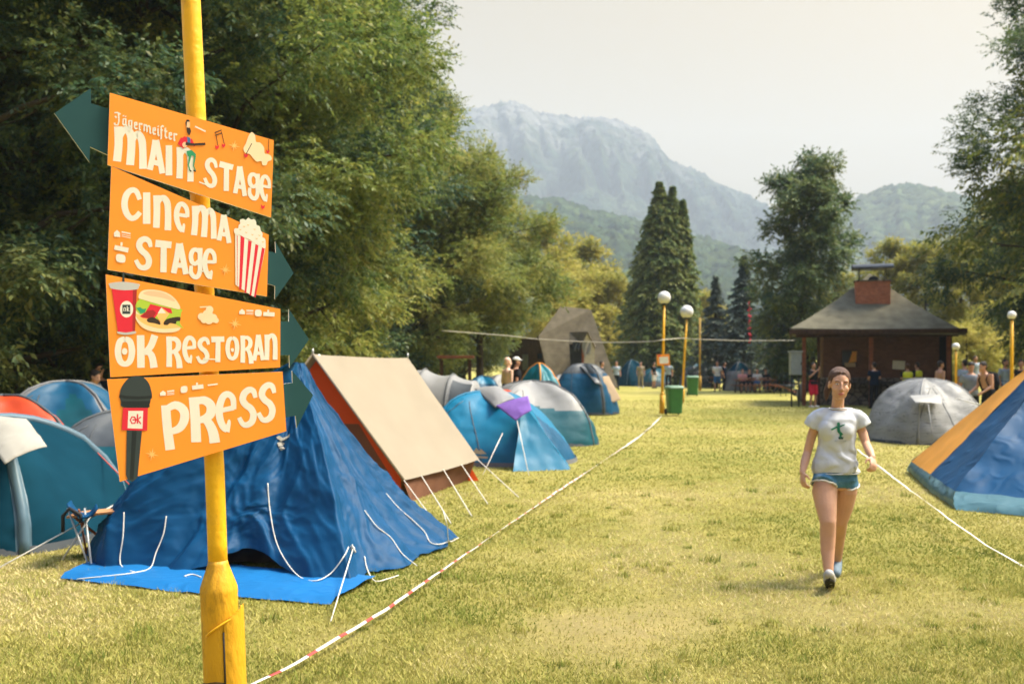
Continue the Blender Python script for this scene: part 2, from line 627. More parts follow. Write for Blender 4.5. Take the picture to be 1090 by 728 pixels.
# ================================================================== HILLS
def hill_material(name, c1, c2, rock=None, rock_h=(0, 1), tscale=.05, bump=1.0):
    m = bpy.data.materials.new(name)
    m.use_nodes = True
    t = m.node_tree
    b = t.nodes['Principled BSDF']
    tc = t.nodes.new('ShaderNodeTexCoord')
    vo = t.nodes.new('ShaderNodeTexVoronoi')
    vo.inputs['Scale'].default_value = tscale
    lk(t, tc.outputs['Object'], vo.inputs['Vector'])
    n = t.nodes.new('ShaderNodeTexNoise')
    n.inputs['Scale'].default_value = tscale * .35
    n.inputs['Detail'].default_value = 8
    lk(t, tc.outputs['Object'], n.inputs['Vector'])
    mx = t.nodes.new('ShaderNodeMix'); mx.data_type = 'RGBA'
    mx.inputs[6].default_value = (*c1, 1); mx.inputs[7].default_value = (*c2, 1)
    mr = t.nodes.new('ShaderNodeMapRange')
    mr.inputs['From Min'].default_value = .35; mr.inputs['From Max'].default_value = .65
    lk(t, n.outputs['Fac'], mr.inputs['Value'])
    lk(t, mr.outputs['Result'], mx.inputs['Factor'])
    m1 = t.nodes.new('ShaderNodeMix'); m1.data_type = 'RGBA'; m1.blend_type = 'MULTIPLY'
    m1.inputs['Factor'].default_value = .55
    sr_ = t.nodes.new('ShaderNodeSeparateColor'); lk(t, vo.outputs['Color'], sr_.inputs['Color'])
    lk(t, mx.outputs[2], m1.inputs[6]); lk(t, sr_.outputs[0], m1.inputs[7])
    out = m1.outputs[2]
    if rock:
        ge = t.nodes.new('ShaderNodeNewGeometry')
        sx = t.nodes.new('ShaderNodeSeparateXYZ'); lk(t, ge.outputs['Normal'], sx.inputs['Vector'])
        n3 = t.nodes.new('ShaderNodeTexNoise'); n3.inputs['Scale'].default_value = .02; n3.inputs['Detail'].default_value = 9
        mp = t.nodes.new('ShaderNodeMapping'); mp.inputs['Scale'].default_value = (1, 1, .35)
        lk(t, tc.outputs['Object'], mp.inputs['Vector']); lk(t, mp.outputs['Vector'], n3.inputs['Vector'])
        sz = t.nodes.new('ShaderNodeSeparateXYZ'); lk(t, tc.outputs['Object'], sz.inputs['Vector'])
        hr = t.nodes.new('ShaderNodeMapRange')
        hr.inputs['From Min'].default_value = rock_h[0]; hr.inputs['From Max'].default_value = rock_h[1]
        lk(t, sz.outputs['Z'], hr.inputs['Value'])
        mu = t.nodes.new('ShaderNodeMath'); mu.operation = 'MULTIPLY_ADD'
        mu.inputs[1].default_value = 1.6
        mu.inputs[2].default_value = -.95
        lk(t, n3.outputs['Fac'], mu.inputs[0])
        ad = t.nodes.new('ShaderNodeMath'); ad.operation = 'ADD'
        lk(t, mu.outputs[0], ad.inputs[0]); lk(t, hr.outputs['Result'], ad.inputs[1])
        sh = t.nodes.new('ShaderNodeMapRange'); sh.inputs['From Min'].default_value = .25; sh.inputs['From Max'].default_value = .7
        lk(t, ad.outputs[0], sh.inputs['Value'])
        m3 = t.nodes.new('ShaderNodeMix'); m3.data_type = 'RGBA'
        m3.inputs[7].default_value = (*rock, 1)
        lk(t, sh.outputs['Result'], m3.inputs['Factor']); lk(t, out, m3.inputs[6])
        out = m3.outputs[2]
    lk(t, out, b.inputs['Base Color'])
    b.inputs['Roughness'].default_value = 1
    b.inputs['Specular IOR Level'].default_value = 0
    bp = t.nodes.new('ShaderNodeBump')
    bp.inputs['Strength'].default_value = bump
    bp.inputs['Distance'].default_value = 8
    bp.invert = True
    lk(t, vo.outputs['Distance'], bp.inputs['Height'])
    lk(t, bp.outputs['Normal'], b.inputs['Normal'])
    return m

def hill(name, D, ridge, depth, m, nu=260, nv=110, amp=.03, cliff=0.0, canopy=4.0, seed=0.0, power=1.0):
    xs = np.array([p[0] for p in ridge], float); ys = np.array([p[1] for p in ridge], float)
    x0, x1 = xs[0], xs[-1]
    vs = np.concatenate([np.linspace(0, 1, nv), np.linspace(1.03, 1.4, 14)])
    us = np.linspace(0, 1, nu)
    Vt = []
    for v in vs:
        for u_ in us:
            px = x0 + (x1 - x0) * u_
            py = np.interp(px, xs, ys)
            zr = CAMZ - (py - HOR) / FPX * D
            X = (px - 545) / FPX * D
            Yv = D - depth * (1 - v)
            if v <= 1:
                if cliff:
                    lo_ = .58 * (v / .72) ** 1.1 if v < .72 else None
                    pr = lo_ if lo_ is not None else .58 + .42 * ((v - .72) / .28) ** .75
                else:
                    pr = v ** power
            else:
                pr = 1 - (v - 1) * .8
            env = math.sin(min(1, v) ** .7 * PI) ** .8 if v < 1 else 0
            s = 1 / (zr * .5)
            z = zr * pr
            z += zr * amp * 2.2 * env * fbm(X * s, Yv * s, seed, 5)
            if cliff:
                rid = abs(fbm(X * s * 3.2, z * s * .8, seed + 5, 4))
                Yv += zr * cliff * (.35 - rid) * min(1, max(0, (v - .3) / .4)) * max(0, min(1, (1 - v) / .16))
            z = min(z, zr * (1.0 + .012 * nz(X * .02, 0, seed + 2)))
            z += canopy * (nz(X * .06, Yv * .06, seed) + .8 * nz(X * .13, Yv * .13, seed) + .7 * nz(X * .31, Yv * .31, seed))
            Vt.append((X, Yv, z if v > 0.02 else -8))
    k = len(us); rws = len(vs)
    idx = np.arange(k * rws).reshape(rws, k)
    Fq = np.stack([idx[:-1, :-1], idx[:-1, 1:], idx[1:, 1:], idx[1:, :-1]], -1).reshape(-1, 4)
    o = link(name, npmesh(name, np.array(Vt), Fq, smooth=True), m)
    return tag(o, kind='structure')

hill('mountain', 2300, [(180, 190), (300, 140), (400, 125), (470, 116), (515, 114), (535, 109), (552, 109), (570, 119), (590, 122), (615, 124),
      (645, 123), (662, 130), (680, 136), (698, 150), (706, 164), (722, 174), (740, 181), (765, 196), (785, 204), (805, 213), (840, 236), (880, 255), (960, 300), (1040, 330)],
     1250, hill_material('mountain_rock', (.012, .030, .022), (.050, .068, .040), (.115, .115, .105), (260, 640), .035, 1.8), 520, 190, .022, .22, 7, 1.7)
hill('hill', 1050, [(420, 200), (520, 205), (575, 211), (600, 215), (625, 222), (660, 231), (690, 238), (720, 246), (750, 254), (790, 268), (830, 285), (900, 310), (1000, 335)],
     520, hill_material('hill_forest', (.030, .058, .030), (.060, .085, .036), None, (0, 1), .075, 1.0), 340, 140, .05, 0, 5, 4.2, .9)
hill('hill', 1500, [(780, 300), (840, 258), (880, 232), (905, 216), (925, 205), (945, 197), (962, 195), (980, 198), (1005, 205), (1030, 211), (1060, 218), (1100, 226), (1180, 246), (1300, 285)],
     800, hill_material('hill_woodland', (.045, .075, .035), (.085, .105, .045), None, (0, 1), .06, 1.0), 300, 120, .05, 0, 5, 7.7, .9)

# ================================================================== HAZE
hz = MB()
hz.box((0, 1400, 348), (5600, 3200, 702))
HAZE = bpy.data.materials.new('haze_air')
HAZE.use_nodes = True
ht = HAZE.node_tree
ht.nodes.remove(ht.nodes['Principled BSDF'])
pv = ht.nodes.new('ShaderNodeVolumePrincipled')
pv.inputs['Color'].default_value = (.75, .87, 1.0, 1)
pv.inputs['Density'].default_value = .00031
pv.inputs['Anisotropy'].default_value = .0
lk(ht, pv.outputs['Volume'], ht.nodes['Material Output'].inputs['Volume'])
tag(hz.build('haze', HAZE), 'pale summer haze hanging over the valley', 'haze', kind='stuff')

# ================================================================== TREES
BARK = mat('bark', (.055, .045, .034), .95, .35, 3, .8, 22, .05, stretch=(1, 1, .25))
LEAF_SHADE = leaf_material('leaves_green_shaded', [(.022, .060, .048), (.046, .094, .048), (.095, .135, .044), (.17, .175, .048)], .40, .5, .30)  # for the shaded trees: darker and bluer, shade put into the leaf colour
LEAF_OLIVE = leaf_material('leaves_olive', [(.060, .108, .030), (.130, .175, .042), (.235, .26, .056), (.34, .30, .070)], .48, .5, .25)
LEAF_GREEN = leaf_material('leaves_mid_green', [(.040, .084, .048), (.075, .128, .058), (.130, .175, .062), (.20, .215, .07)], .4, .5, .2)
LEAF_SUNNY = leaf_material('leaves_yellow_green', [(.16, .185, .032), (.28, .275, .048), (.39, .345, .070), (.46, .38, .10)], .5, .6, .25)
LEAF_CEDAR = leaf_material('sprays_cedar', [(.022, .060, .026), (.060, .112, .036), (.135, .185, .048), (.23, .24, .06)], .35, .6, .1)
LEAF_SPRUCE = leaf_material('needles_spruce', [(.022, .045, .042), (.042, .070, .062), (.072, .100, .082), (.110, .135, .098)], .2, .6, .15)

def unit(v):
    return v / np.maximum(np.linalg.norm(v, axis=-1, keepdims=True), 1e-9)

def leaves_from_twigs(P0, D, L, k, ll, lw, r, droop=.35, tint=None, spread=1.0):
    """P0, D: twig starts and directions; k leaves along each; returns vertices, faces, tint"""
    n = len(P0)
    side0 = unit(np.cross(D, np.array([0, 0, 1.0])) + .2 * r.standard_normal((n, 3)))
    t = (np.arange(k) + .6) / k
    pos = P0[:, None, :] + D[:, None, :] * (L[:, None] * t[None, :])[:, :, None]
    pos[:, :, 2] -= (L[:, None] * t[None, :] ** 2) * droop * .8
    sg = np.where(np.arange(k) % 2 == 0, 1.0, -1.0)
    ld = D[:, None, :] * .55 + side0[:, None, :] * sg[None, :, None] * spread + .35 * r.standard_normal((n, k, 3))
    ld[:, -1] = D + .3 * r.standard_normal((n, 3))
    ld[:, :, 2] -= droop
    ld = unit(ld)
    nrm = unit(np.array([0, 0, 1.0]) + .55 * r.standard_normal((n, k, 3)))
    wd = unit(np.cross(ld, nrm))
    sc = (.7 + .6 * r.random((n, k)))[:, :, None]
    a = pos
    b = pos + ld * ll * sc * .45 + wd * lw * sc * .5
    c = pos + ld * ll * sc
    c = c - np.array([0, 0, 1.0]) * (ll * .18 * sc)
    d = pos + ld * ll * sc * .45 - wd * lw * sc * .5
    V = np.stack([a, b, c, d], 2).reshape(-1, 3)
    F = np.arange(n * k * 4).reshape(-1, 4)
    tt = np.repeat(tint[:, None], k, 1) + .16 * r.standard_normal((n, k))
    return V, F, np.clip(tt, 0, 1).ravel()

def deciduous(seed, H, Rr, z0, prof, nl=22, nsub=6, twigs=14, k=8, ll=.16, lw=.065, rc=.62, tl=.55, trunk_r=.22, droop=.35, up=.35, tops=1):
    """tapered trunk, limbs reaching to an uneven crown outline, leafy twigs round every branch end"""
    r = np.random.default_rng(seed)
    tr = MB()
    bend = r.standard_normal(4) * .25
    def axis(z):
        return np.array([bend[0] * math.sin(z * .35) * z / H, bend[1] * math.sin(z * .3 + 1) * z / H, z])
    zs = np.linspace(0, H * .9, 12)
    tr.tube([axis(z) for z in zs], [trunk_r * (1.45 if z == 0 else 1) * (1 - .93 * (z / H) ** .9) + .015 for z in zs], 10)
    pz, pr = [p[0] for p in prof], [p[1] for p in prof]
    cl, co = [], []
    for i in range(nl):
        f = (i + r.random()) / nl
        z = z0 + (H - z0) * f
        rad = Rr * np.interp(f, pz, pr) * (.72 + .42 * r.random())
        az = i * 2.39996 + r.random() * .9
        e = np.array([math.cos(az) * rad, math.sin(az) * rad, z]) 
        zstart = max(z0 * .55, z - rad * up - .3)
        s0 = axis(min(zstart, H * .85))
        e[:2] += axis(z)[:2]
        mid = (s0 + e) / 2 + np.array([0, 0, .12 * rad]) + r.standard_normal(3) * .18
        br = max(.02, trunk_r * .38 * (1 - f * .6))
        tr.tube([s0, mid, e], [br, br * .6, .012], 6, caps=False)
        for j in range(nsub):
            t = .30 + .70 * (j + r.random()) / nsub
            base = (1 - t) ** 2 * s0 + 2 * t * (1 - t) * mid + t * t * e
            off = r.standard_normal(3) * np.array([1, 1, .7])
            off = off / np.linalg.norm(off) * (.22 + .30 * r.random()) * Rr * .55
            c = base + off
            c[2] = max(c[2], z0 * .75)
            if j % 2 == 0:
                tr.tube([base, (base + c) / 2 + r.standard_normal(3) * .08, c], [br * .35, br * .22, .006], 4, caps=False)
            cl.append(c)
            co.append(r.random() * .55 + .2)
        for q_ in (e, .8 * e + .2 * mid):
            cl.append(q_ + r.standard_normal(3) * .12); co.append(r.random() * .55 + .25)
    cl = np.array(cl); co = np.array(co)
    nc = len(cl)
    n = nc * twigs
    cc = np.repeat(cl, twigs, 0)
    tint_c = np.repeat(co, twigs) + .10 * r.standard_normal(n)
    q = r.standard_normal((n, 3)); q = unit(q) * (r.random((n, 1)) ** .5) * rc * (.7 + .6 * np.repeat(r.random(nc), twigs))[:, None]
    q[:, 2] *= .65
    P0 = cc + q
    out = unit(cc - np.array([0, 0, z0 + (H - z0) * .4])) * .6 + unit(q) * .8 + .5 * r.standard_normal((n, 3))
    D = unit(out)
    L = tl * (.6 + .7 * r.random(n))
    V, F, T = leaves_from_twigs(P0, D, L, k, ll, lw, r, droop, tint_c)
    return tr.mesh('trunk'), npmesh('crown', V, F, T)

def conifer(seed, H, Rr, z0, prof, whorls=26, per=10, k=9, sl=.5, sw=.16, droop=.45, tips=None, trunk_r=.2, fans=5, gap=.15):
    """whorls of drooping branches set with flat sprays"""
    r = np.random.default_rng(seed)
    tr = MB()
    zs = np.linspace(0, H * .97, 8)
    tr.tube([(0, 0, z) for z in zs], [trunk_r * (1.3 if z == 0 else 1) * (1 - .95 * z / H) + .01 for z in zs], 8)
    pz, pr = [p[0] for p in prof], [p[1] for p in prof]
    P, D, L, T = [], [], [], []
    axes = [(0, 0, H)] + (tips or [])
    for ax, ay, ah in axes:
        for i in range(whorls):
            f = (i + r.random() * .7) / whorls
            if (ax or ay) and f < .45: continue
            z = z0 + (ah - z0) * f
            base = Rr * np.interp(f, pz, pr) * (1 if not (ax or ay) else .8) * (1 + .07 * math.sin(i * 2.4 + ax))
            for j in range(per):
                if r.random() < gap: continue
                az = 2 * PI * (j + r.random() * .8) / per + i * .7
                ln = base * (.72 + .38 * r.random())
                d = np.array([math.cos(az), math.sin(az), 0])
                st = np.array([ax * f, ay * f, min(z + (r.random() - .5) * 1.6 * (ah - z0) / whorls, ah)])
                if r.random() < .5:
                    tr.tube([st, st + d * ln * .5 - np.array([0, 0, droop * ln * .15]), st + d * ln * .92 - np.array([0, 0, droop * ln * .5])], [.035, .02, .006], 4, caps=False)
                tc = r.random() * .5 + .2
                for s in range(fans):
                    t = (s + .8) / fans
                    for sd in (-1, 1):
                        sidev = np.array([-d[1], d[0], 0]) * sd
                        P.append(st + d * ln * t * .86 - np.array([0, 0, droop * ln * t * t * .55]))
                        dd = d * .8 + sidev * (.9 - .4 * t) + r.standard_normal(3) * .2
                        dd[2] -= droop * .6
                        D.append(dd / np.linalg.norm(dd)); L.append(sl * (.7 + .6 * r.random()) * (1.15 - .5 * t) * (.15 + .85 * min(1, 1.6 * base / Rr))); T.append(tc + .25 * t)
    V, F, Tt = leaves_from_twigs(np.array(P), np.array(D), np.array(L), k, sw * 2.0, sw, r, .35, np.array(T), .8)
    return tr.mesh('trunk'), npmesh('crown', V, F, Tt)

def plant(name, label, protos, leafm, x, y, rz=0.0, sc=1.0, sz=1.0, group=None, cat='tree', z=None):
    t = empty(name, (x, y, (ground_z(x, y) if z is None else z) - .03), label, cat, group, rz)
    tm, cm = protos
    def part(nm, me, mm):
        o = bpy.data.objects.new(nm, me)
        C.objects.link(o)
        if not me.materials: me.materials.append(mm)
        o.parent = t
        if me.materials[0] != mm:
            o.material_slots[0].link = 'OBJECT'
            o.material_slots[0].material = mm
    part('trunk', tm, BARK)
    part('crown', cm, leafm)
    t.scale = (sc, sc, sc * sz)
    return t

BROAD = [(0, .62), (.18, .95), (.45, 1.0), (.7, .82), (.88, .52), (1, .18)]
TALL = [(0, .55), (.2, .9), (.5, 1.0), (.75, .78), (.92, .42), (1, .12)]
big_a = deciduous(11, 17.5, 5.4, 2.2, BROAD, 32, 8, 46, 12, .125, .056, .72, .48, .30, .16)
big_b = deciduous(12, 16.0, 5.0, 1.8, TALL, 32, 8, 46, 12, .12, .054, .72, .46, .26, .16)
mid_a = deciduous(13, 10.5, 3.6, 3.8, BROAD, 28, 7, 36, 10, .13, .060, .58, .42, .18, .12)
far_a = deciduous(14, 12.0, 4.2, 1.2, BROAD, 24, 6, 18, 7, .30, .15, .85, .7, .22, .25)
far_b = deciduous(15, 14.0, 3.9, 1.4, TALL, 26, 6, 18, 7, .28, .14, .80, .7, .2, .25)
airy = deciduous(16, 13.5, 2.9, 2.0, [(0, .55), (.2, .85), (.5, 1), (.75, .8), (.9, .62), (1, .3)], 30, 7, 26, 8, .24, .10, .6, .55, .20, .25, .5)

# the tall trees along the left edge of the field: (photo column, depth, prototype, leaves, rotation, size, label)
rows = [
    (-110, 17.0, big_a, LEAF_SHADE, .4, .95, 'near dark green tree cut by the left edge of the photo behind the dome tents'),
    (28, 23.0, big_b, LEAF_SHADE, 2.1, 1.0, 'shaded tree with a bare dark trunk behind the red and blue dome tents'),
    (150, 21.0, big_a, LEAF_SHADE, 3.3, .88, 'dense dark green tree rising behind the left side of the orange signs'),
    (215, 22.5, big_b, LEAF_OLIVE, 5.0, 1.0, 'sunlit olive tree directly behind the yellow post and orange signs'),
    (270, 26.0, big_a, LEAF_OLIVE, 1.2, .98, 'sunlit olive tree between the orange signs and the cream canvas tent'),
    (300, 33.0, big_b, LEAF_SHADE, .2, 1.08, 'tall dark tree whose upper twigs stand out against the pale sky'),
    (428, 41.0, big_a, LEAF_OLIVE, 4.1, .80, 'yellowish tree behind the grey tunnel tent'),
    (510, 44.0, mid_a, LEAF_OLIVE, 2.6, .98, 'rounded golden green tree beside the tan cottage'),
    (492, 52.0, big_b, LEAF_OLIVE, 3.0, .78, 'golden green tree behind the rounded tree by the tan cottage'),
]
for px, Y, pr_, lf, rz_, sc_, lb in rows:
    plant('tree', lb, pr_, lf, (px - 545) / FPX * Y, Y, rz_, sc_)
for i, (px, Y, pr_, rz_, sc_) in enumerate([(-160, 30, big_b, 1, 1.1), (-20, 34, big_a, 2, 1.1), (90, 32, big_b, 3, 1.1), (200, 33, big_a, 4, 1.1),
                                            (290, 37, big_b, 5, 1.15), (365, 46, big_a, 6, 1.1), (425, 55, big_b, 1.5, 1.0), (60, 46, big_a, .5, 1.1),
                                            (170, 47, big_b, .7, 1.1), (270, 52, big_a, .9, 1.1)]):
    plant('tree', 'dark tree deep in the shaded wood behind the front row of trees on the left', pr_, LEAF_SHADE, (px - 545) / FPX * Y, Y, rz_, sc_, 1, 'wood behind the left row of trees')
# understorey bushes that close the gaps under the crowns
bush_p = deciduous(21, 3.4, 2.3, .25, [(0, .8), (.4, 1), (.8, .75), (1, .3)], 14, 5, 20, 7, .15, .065, .5, .4, .06, .2)
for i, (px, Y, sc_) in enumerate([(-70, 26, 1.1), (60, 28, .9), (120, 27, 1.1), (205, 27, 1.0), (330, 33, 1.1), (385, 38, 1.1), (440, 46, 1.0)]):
    plant('bush', 'leafy bush in the shade under the left trees', bush_p, LEAF_SHADE, (px - 545) / FPX * Y, Y, i * 1.3, sc_, 1, 'bushes under the left trees', 'bush')

# beyond the lawn
thuja = conifer(31, 15.6, 4.5, .4, [(0, .92), (.12, 1.0), (.4, .80), (.65, .53), (.85, .25), (.95, .09), (1, .0)], 48, 20, 9, .50, .11, .8,
                [(1.05, .2, 15.2), (1.85, .3, 14.2)], .3, 7, .10)
plant('cedar', 'tall dense cone shaped evergreen with three pointed tops beside the lamp posts', thuja, LEAF_CEDAR, at(702, 400, 76).x, 76, .0)
spruce = conifer(32, 10.5, 3.7, 1.2, [(0, 1), (.3, .72), (.6, .42), (.85, .12), (1, .0)], 24, 12, 7, .42, .12, .5, None, .16, 4, .15)
plant('spruce', 'shorter blue green spruce right of the big cedar', spruce, LEAF_SPRUCE, at(762, 400, 68).x, 68, .5, .76, .96)
plant('spruce', 'taller dark spruce with a pointed top beside the airy tree', spruce, LEAF_SPRUCE, at(792, 400, 66).x, 66, 1.9, .86, .98)
plant('spruce', 'low spruce with sweeping boughs under the airy tree left of the hut', spruce, LEAF_SPRUCE, at(838, 400, 60).x, 60, 3.2, .72, .8)
plant('tree', 'tall airy tree with open branches left of the brick hut', airy, LEAF_GREEN, at(858, 400, 57).x, 57, .7, .98)
big_c = deciduous(17, 13.0, 5.0, 1.6, BROAD, 30, 7, 22, 9, .20, .08, .75, .62, .26, .42)
plant('tree', 'tree with long overhanging branches cut by the right edge of the photo', big_c, LEAF_OLIVE, 20.4, 32, 1.1, 1.02)
plant('tree', 'blue green tree high at the upper right corner behind the overhanging tree', big_b, LEAF_GREEN, at(1165, 0, 36).x, 36, 4.4, 1.05)
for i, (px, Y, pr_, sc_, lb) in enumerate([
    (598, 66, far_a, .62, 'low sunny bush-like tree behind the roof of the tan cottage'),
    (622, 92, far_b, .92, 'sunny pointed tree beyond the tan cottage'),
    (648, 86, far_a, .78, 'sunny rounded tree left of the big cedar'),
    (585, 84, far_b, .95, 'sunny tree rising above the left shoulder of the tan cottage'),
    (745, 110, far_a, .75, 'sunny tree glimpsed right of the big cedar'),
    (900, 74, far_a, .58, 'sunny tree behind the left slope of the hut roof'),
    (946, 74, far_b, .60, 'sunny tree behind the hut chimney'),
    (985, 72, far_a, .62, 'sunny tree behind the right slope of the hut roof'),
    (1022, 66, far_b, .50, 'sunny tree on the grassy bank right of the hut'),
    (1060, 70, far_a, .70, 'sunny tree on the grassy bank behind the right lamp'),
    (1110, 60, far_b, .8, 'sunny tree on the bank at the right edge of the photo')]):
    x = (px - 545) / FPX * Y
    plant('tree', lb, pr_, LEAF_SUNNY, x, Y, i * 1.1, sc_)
for i, (px, Y, sc_) in enumerate([(1030, 50, .55), (1012, 54, .5), (975, 58, .6), (1066, 52, .6)]):
    x = (px - 545) / FPX * Y
    plant('bush', 'yellow green bush at the foot of the bank behind the hut', bush_p, LEAF_SUNNY, x, Y, i, sc_ * 1.5, 1, 'bushes on the bank', 'bush')
for i, px in enumerate([560, 590, 668, 700, 735, 770, 800, 828, 860]):
    plant('bush', 'dark hedge bush along the far edge of the lawn', bush_p, LEAF_GREEN, (px - 545) / FPX * 96, 96 + (i % 3) * 3, i, 1.35, .8, 'bushes at the far edge of the lawn', 'bush')
# ================================================================== SIGNPOST
ORANGE = mat('sign_orange', (.95, .30, .030), .42, .05, 3, spec=.35, dirt=(.80, .24, .03), dirt_amt=.25)
CREAM = mat('sign_cream', (.80, .74, .62), .5, .05, 5, spec=.2)
PALE_ORANGE = mat('sign_pale_orange', (.95, .52, .16), .5, .04, 5, spec=.2)
BEIGE = mat('sign_beige', (.90, .68, .42), .5, .04, 5, spec=.2)
TEAL = mat('sign_teal', (.012, .062, .066), .55, .08, 5, spec=.3)
EDGE = mat('board_edge_foam', (.78, .72, .66), .7, .08, 20)
RED = mat('sign_red', (.72, .03, .05), .5, .04, 5, spec=.2)
DARKRED = mat('sign_dark_red', (.38, .03, .03), .5, .04, 5, spec=.2)
BLACK = mat('sign_black', (.016, .022, .024), .5, .05, 5, spec=.3)
DGREY = mat('sign_dark_grey', (.035, .048, .050), .5, .05, 5, spec=.3)
BROWN = mat('sign_brown', (.045, .030, .020), .5, .05, 5)
LIME = mat('sign_lime', (.42, .56, .05), .5, .05, 5)
LEAFG = mat('sign_green', (.03, .30, .14), .5, .05, 5)
BLUEP = mat('sign_blue', (.05, .16, .36), .5, .05, 5)
SKINP = mat('sign_skin', (.85, .52, .30), .5, .05, 5)
GREYP = mat('sign_grey', (.52, .50, .47), .5, .05, 5)
YELLOW_PAINT = mat('yellow_paint', (.82, .42, .010), .42, .08, 5, .25, 30, .4, dirt=(.22, .10, .02), dirt_amt=.55, dirt_scale=5)
YELLOW_WORN = mat('yellow_paint_worn', (.62, .31, .012), .55, .15, 6, .5, 25, .35, dirt=(.060, .032, .012), dirt_amt=.95, dirt_scale=5, stretch=(1, 1, .45))
STEEL = mat('dark_steel', (.04, .035, .03), .5, .2, 10, metal=.4)

PHI = R(25)
P0B = at(215, 300, 3.44)
NB = Vector((math.sin(PHI), -math.cos(PHI), 0)).normalized()      # board normal, towards the viewer
TB = Vector((math.cos(PHI), math.sin(PHI), 0))
EYE = Vector((0, 0, CAMZ))
def onb(px, py, off=0.0):
    """point of the board plane that carries a mark, off metres in front of it"""
    d = at(px, py, 1.0) - EYE
    q = P0B
    k = (q - EYE).dot(NB) / d.dot(NB)
    return EYE + d * k + NB * off

post_base = Vector((at(246, 0, 3.52).x, 3.52, 0))
SP = empty('signpost', post_base, 'leaning yellow signpost carrying four orange festival direction boards', 'signpost')
def sb(mb, name, mats, parent=SP, lab=None):
    o = mb.build(name, mats, SP, org=post_base)
    o.parent = parent
    if lab: o['label'] = lab
    return o
# pole
def pole_pt(py, Y=3.52):
    px = np.interp(py, [-400, 0, 300, 500, 600, 728, 920], [186, 203, 217, 228.5, 232, 236.5, 246])
    return at(px, py, Y)
pm = MB()
ys = list(np.linspace(-420, 612, 30))
pm.tube([pole_pt(y) for y in ys], .0335, 20)
sb(pm, 'pole', YELLOW_PAINT)
sl = MB()
prof = [(.0335, 596), (.036, 600), (.050, 612), (.064, 624), (.0655, 629), (.064, 634), (.064, 760), (.064, 928)]
a_pts = [pole_pt(y) for _, y in prof]
sl.tube(a_pts, [r_ for r_, _ in prof], 28)
sb(sl, 'sleeve', YELLOW_WORN)
# torn hatch flap on the right of the sleeve
fl = MB()
c0 = pole_pt(690)
def flap(u, v):
    a = R(-62) + u * R(66)
    py = 656 + v * 120 - 14 * (1 - v) ** 8 * u
    c = pole_pt(py)
    rr = .067 + .014 * math.sin(u * PI * .5) 
    return c + Vector((math.cos(a) * rr, math.sin(a) * rr, 0))
fl.grid(flap, 10, 16)
fl.grid(lambda u, v: flap(u, v) + (flap(u, v) - pole_pt(656 + v * 120)).normalized() * .004, 10, 16)
rim = [flap(i / 10, 0) + Vector((0, 0, .004 + .012 * math.sin(i / 10 * PI))) for i in range(11)]
rim += [flap(0, .0) + Vector((.0, -.004, -.02))]
sb(fl, 'hatch_flap', YELLOW_WORN)
lipm = MB()
lip = []
for i in range(12):
    t = i / 11
    c = pole_pt(650 + 22 * (1 - t) ** 1.5)
    a = R(-118) + t * R(112)
    rr = .068 + .008 * t
    lip.append(c + Vector((math.cos(a) * rr, math.sin(a) * rr, 0)))
lip.append(lip[-1] + Vector((.004, 0, .022)))
lipm.tube(lip, .0038, 8)
sb(lipm, 'hatch_lip', YELLOW_PAINT)
slm = MB()
slm.tube([pole_pt(668) + Vector((.030, -.060, 0)), pole_pt(760) + Vector((.028, -.060, 0))], .004, 6)
sb(slm, 'hatch_gap_shade', STEEL)  # dark rod drawn in place of the shade inside the hatch opening
wr = MB()
wr.tube([pole_pt(722) + Vector((math.cos(R(a)) * .0655, math.sin(R(a)) * .0655, .006 * math.sin(R(a * 3)))) for a in range(-150, 20, 10)], .0022, 6)
wr.tube([pole_pt(726) + Vector((math.cos(R(a)) * .0655, math.sin(R(a)) * .0655, .004 * math.sin(R(a * 2)))) for a in range(-150, 20, 10)], .0022, 6)
sb(wr, 'wire_tie', STEEL)

BT = .012
def board(corners, lab):
    m = MB()
    pts = [onb(*c) for c in corners]
    m.prism(pts, -NB * BT, 0, 1)
    return sb(m, 'sign_board', [ORANGE, EDGE], SP, lab)

class Art:
    """flat shapes laid on a board, each a hair above the last so that none share a plane"""
    def __init__(s, off=.0003, step=.00004):
        s.m = MB(); s.k = 0; s.off = off; s.step = step; s.mats = []
    def mi(s, material):
        if material not in s.mats: s.mats.append(material)
        return s.mats.index(material)
    def z(s):
        s.k += 1
        return s.off + s.step * s.k
    def poly(s, pts, material, smooth=False):
        if smooth: pts = spline(pts)
        z = s.z()
        s.m.poly([onb(x, y, z) for x, y in pts], s.mi(material))
    def stroke(s, pts, w, material):
        """ribbon with its own width at each point, sharp ended"""
        P = [Vector((x, y)) for x, y in pts]
        n = len(P)
        if not hasattr(w, '__len__'): w = [w] * n
        z = s.z()
        L, Rr = [], []
        for i in range(n):
            d = P[min(i + 1, n - 1)] - P[max(i - 1, 0)]
            if d.length < 1e-6: d = Vector((1, 0))
            d.normalize()
            nn = Vector((-d.y, d.x))
            L.append(P[i] + nn * w[i] / 2); Rr.append(P[i] - nn * w[i] / 2)
        o = len(s.m.v)
        for a, b in zip(L, Rr):
            s.m.v.append(tuple(onb(a.x, a.y, z))); s.m.v.append(tuple(onb(b.x, b.y, z)))
        for i in range(n - 1):
            s.m.face((o + 2 * i, o + 2 * i + 1, o + 2 * i + 3, o + 2 * i + 2), s.mi(material))
    def ellipse(s, cx, cy, rx, ry, material, n=28):
        s.poly([(cx + rx * math.cos(2 * PI * i / n), cy + ry * math.sin(2 * PI * i / n)) for i in range(n)], material)
    def done(s, name, parent):
        return sb(s.m, name, s.mats, parent)

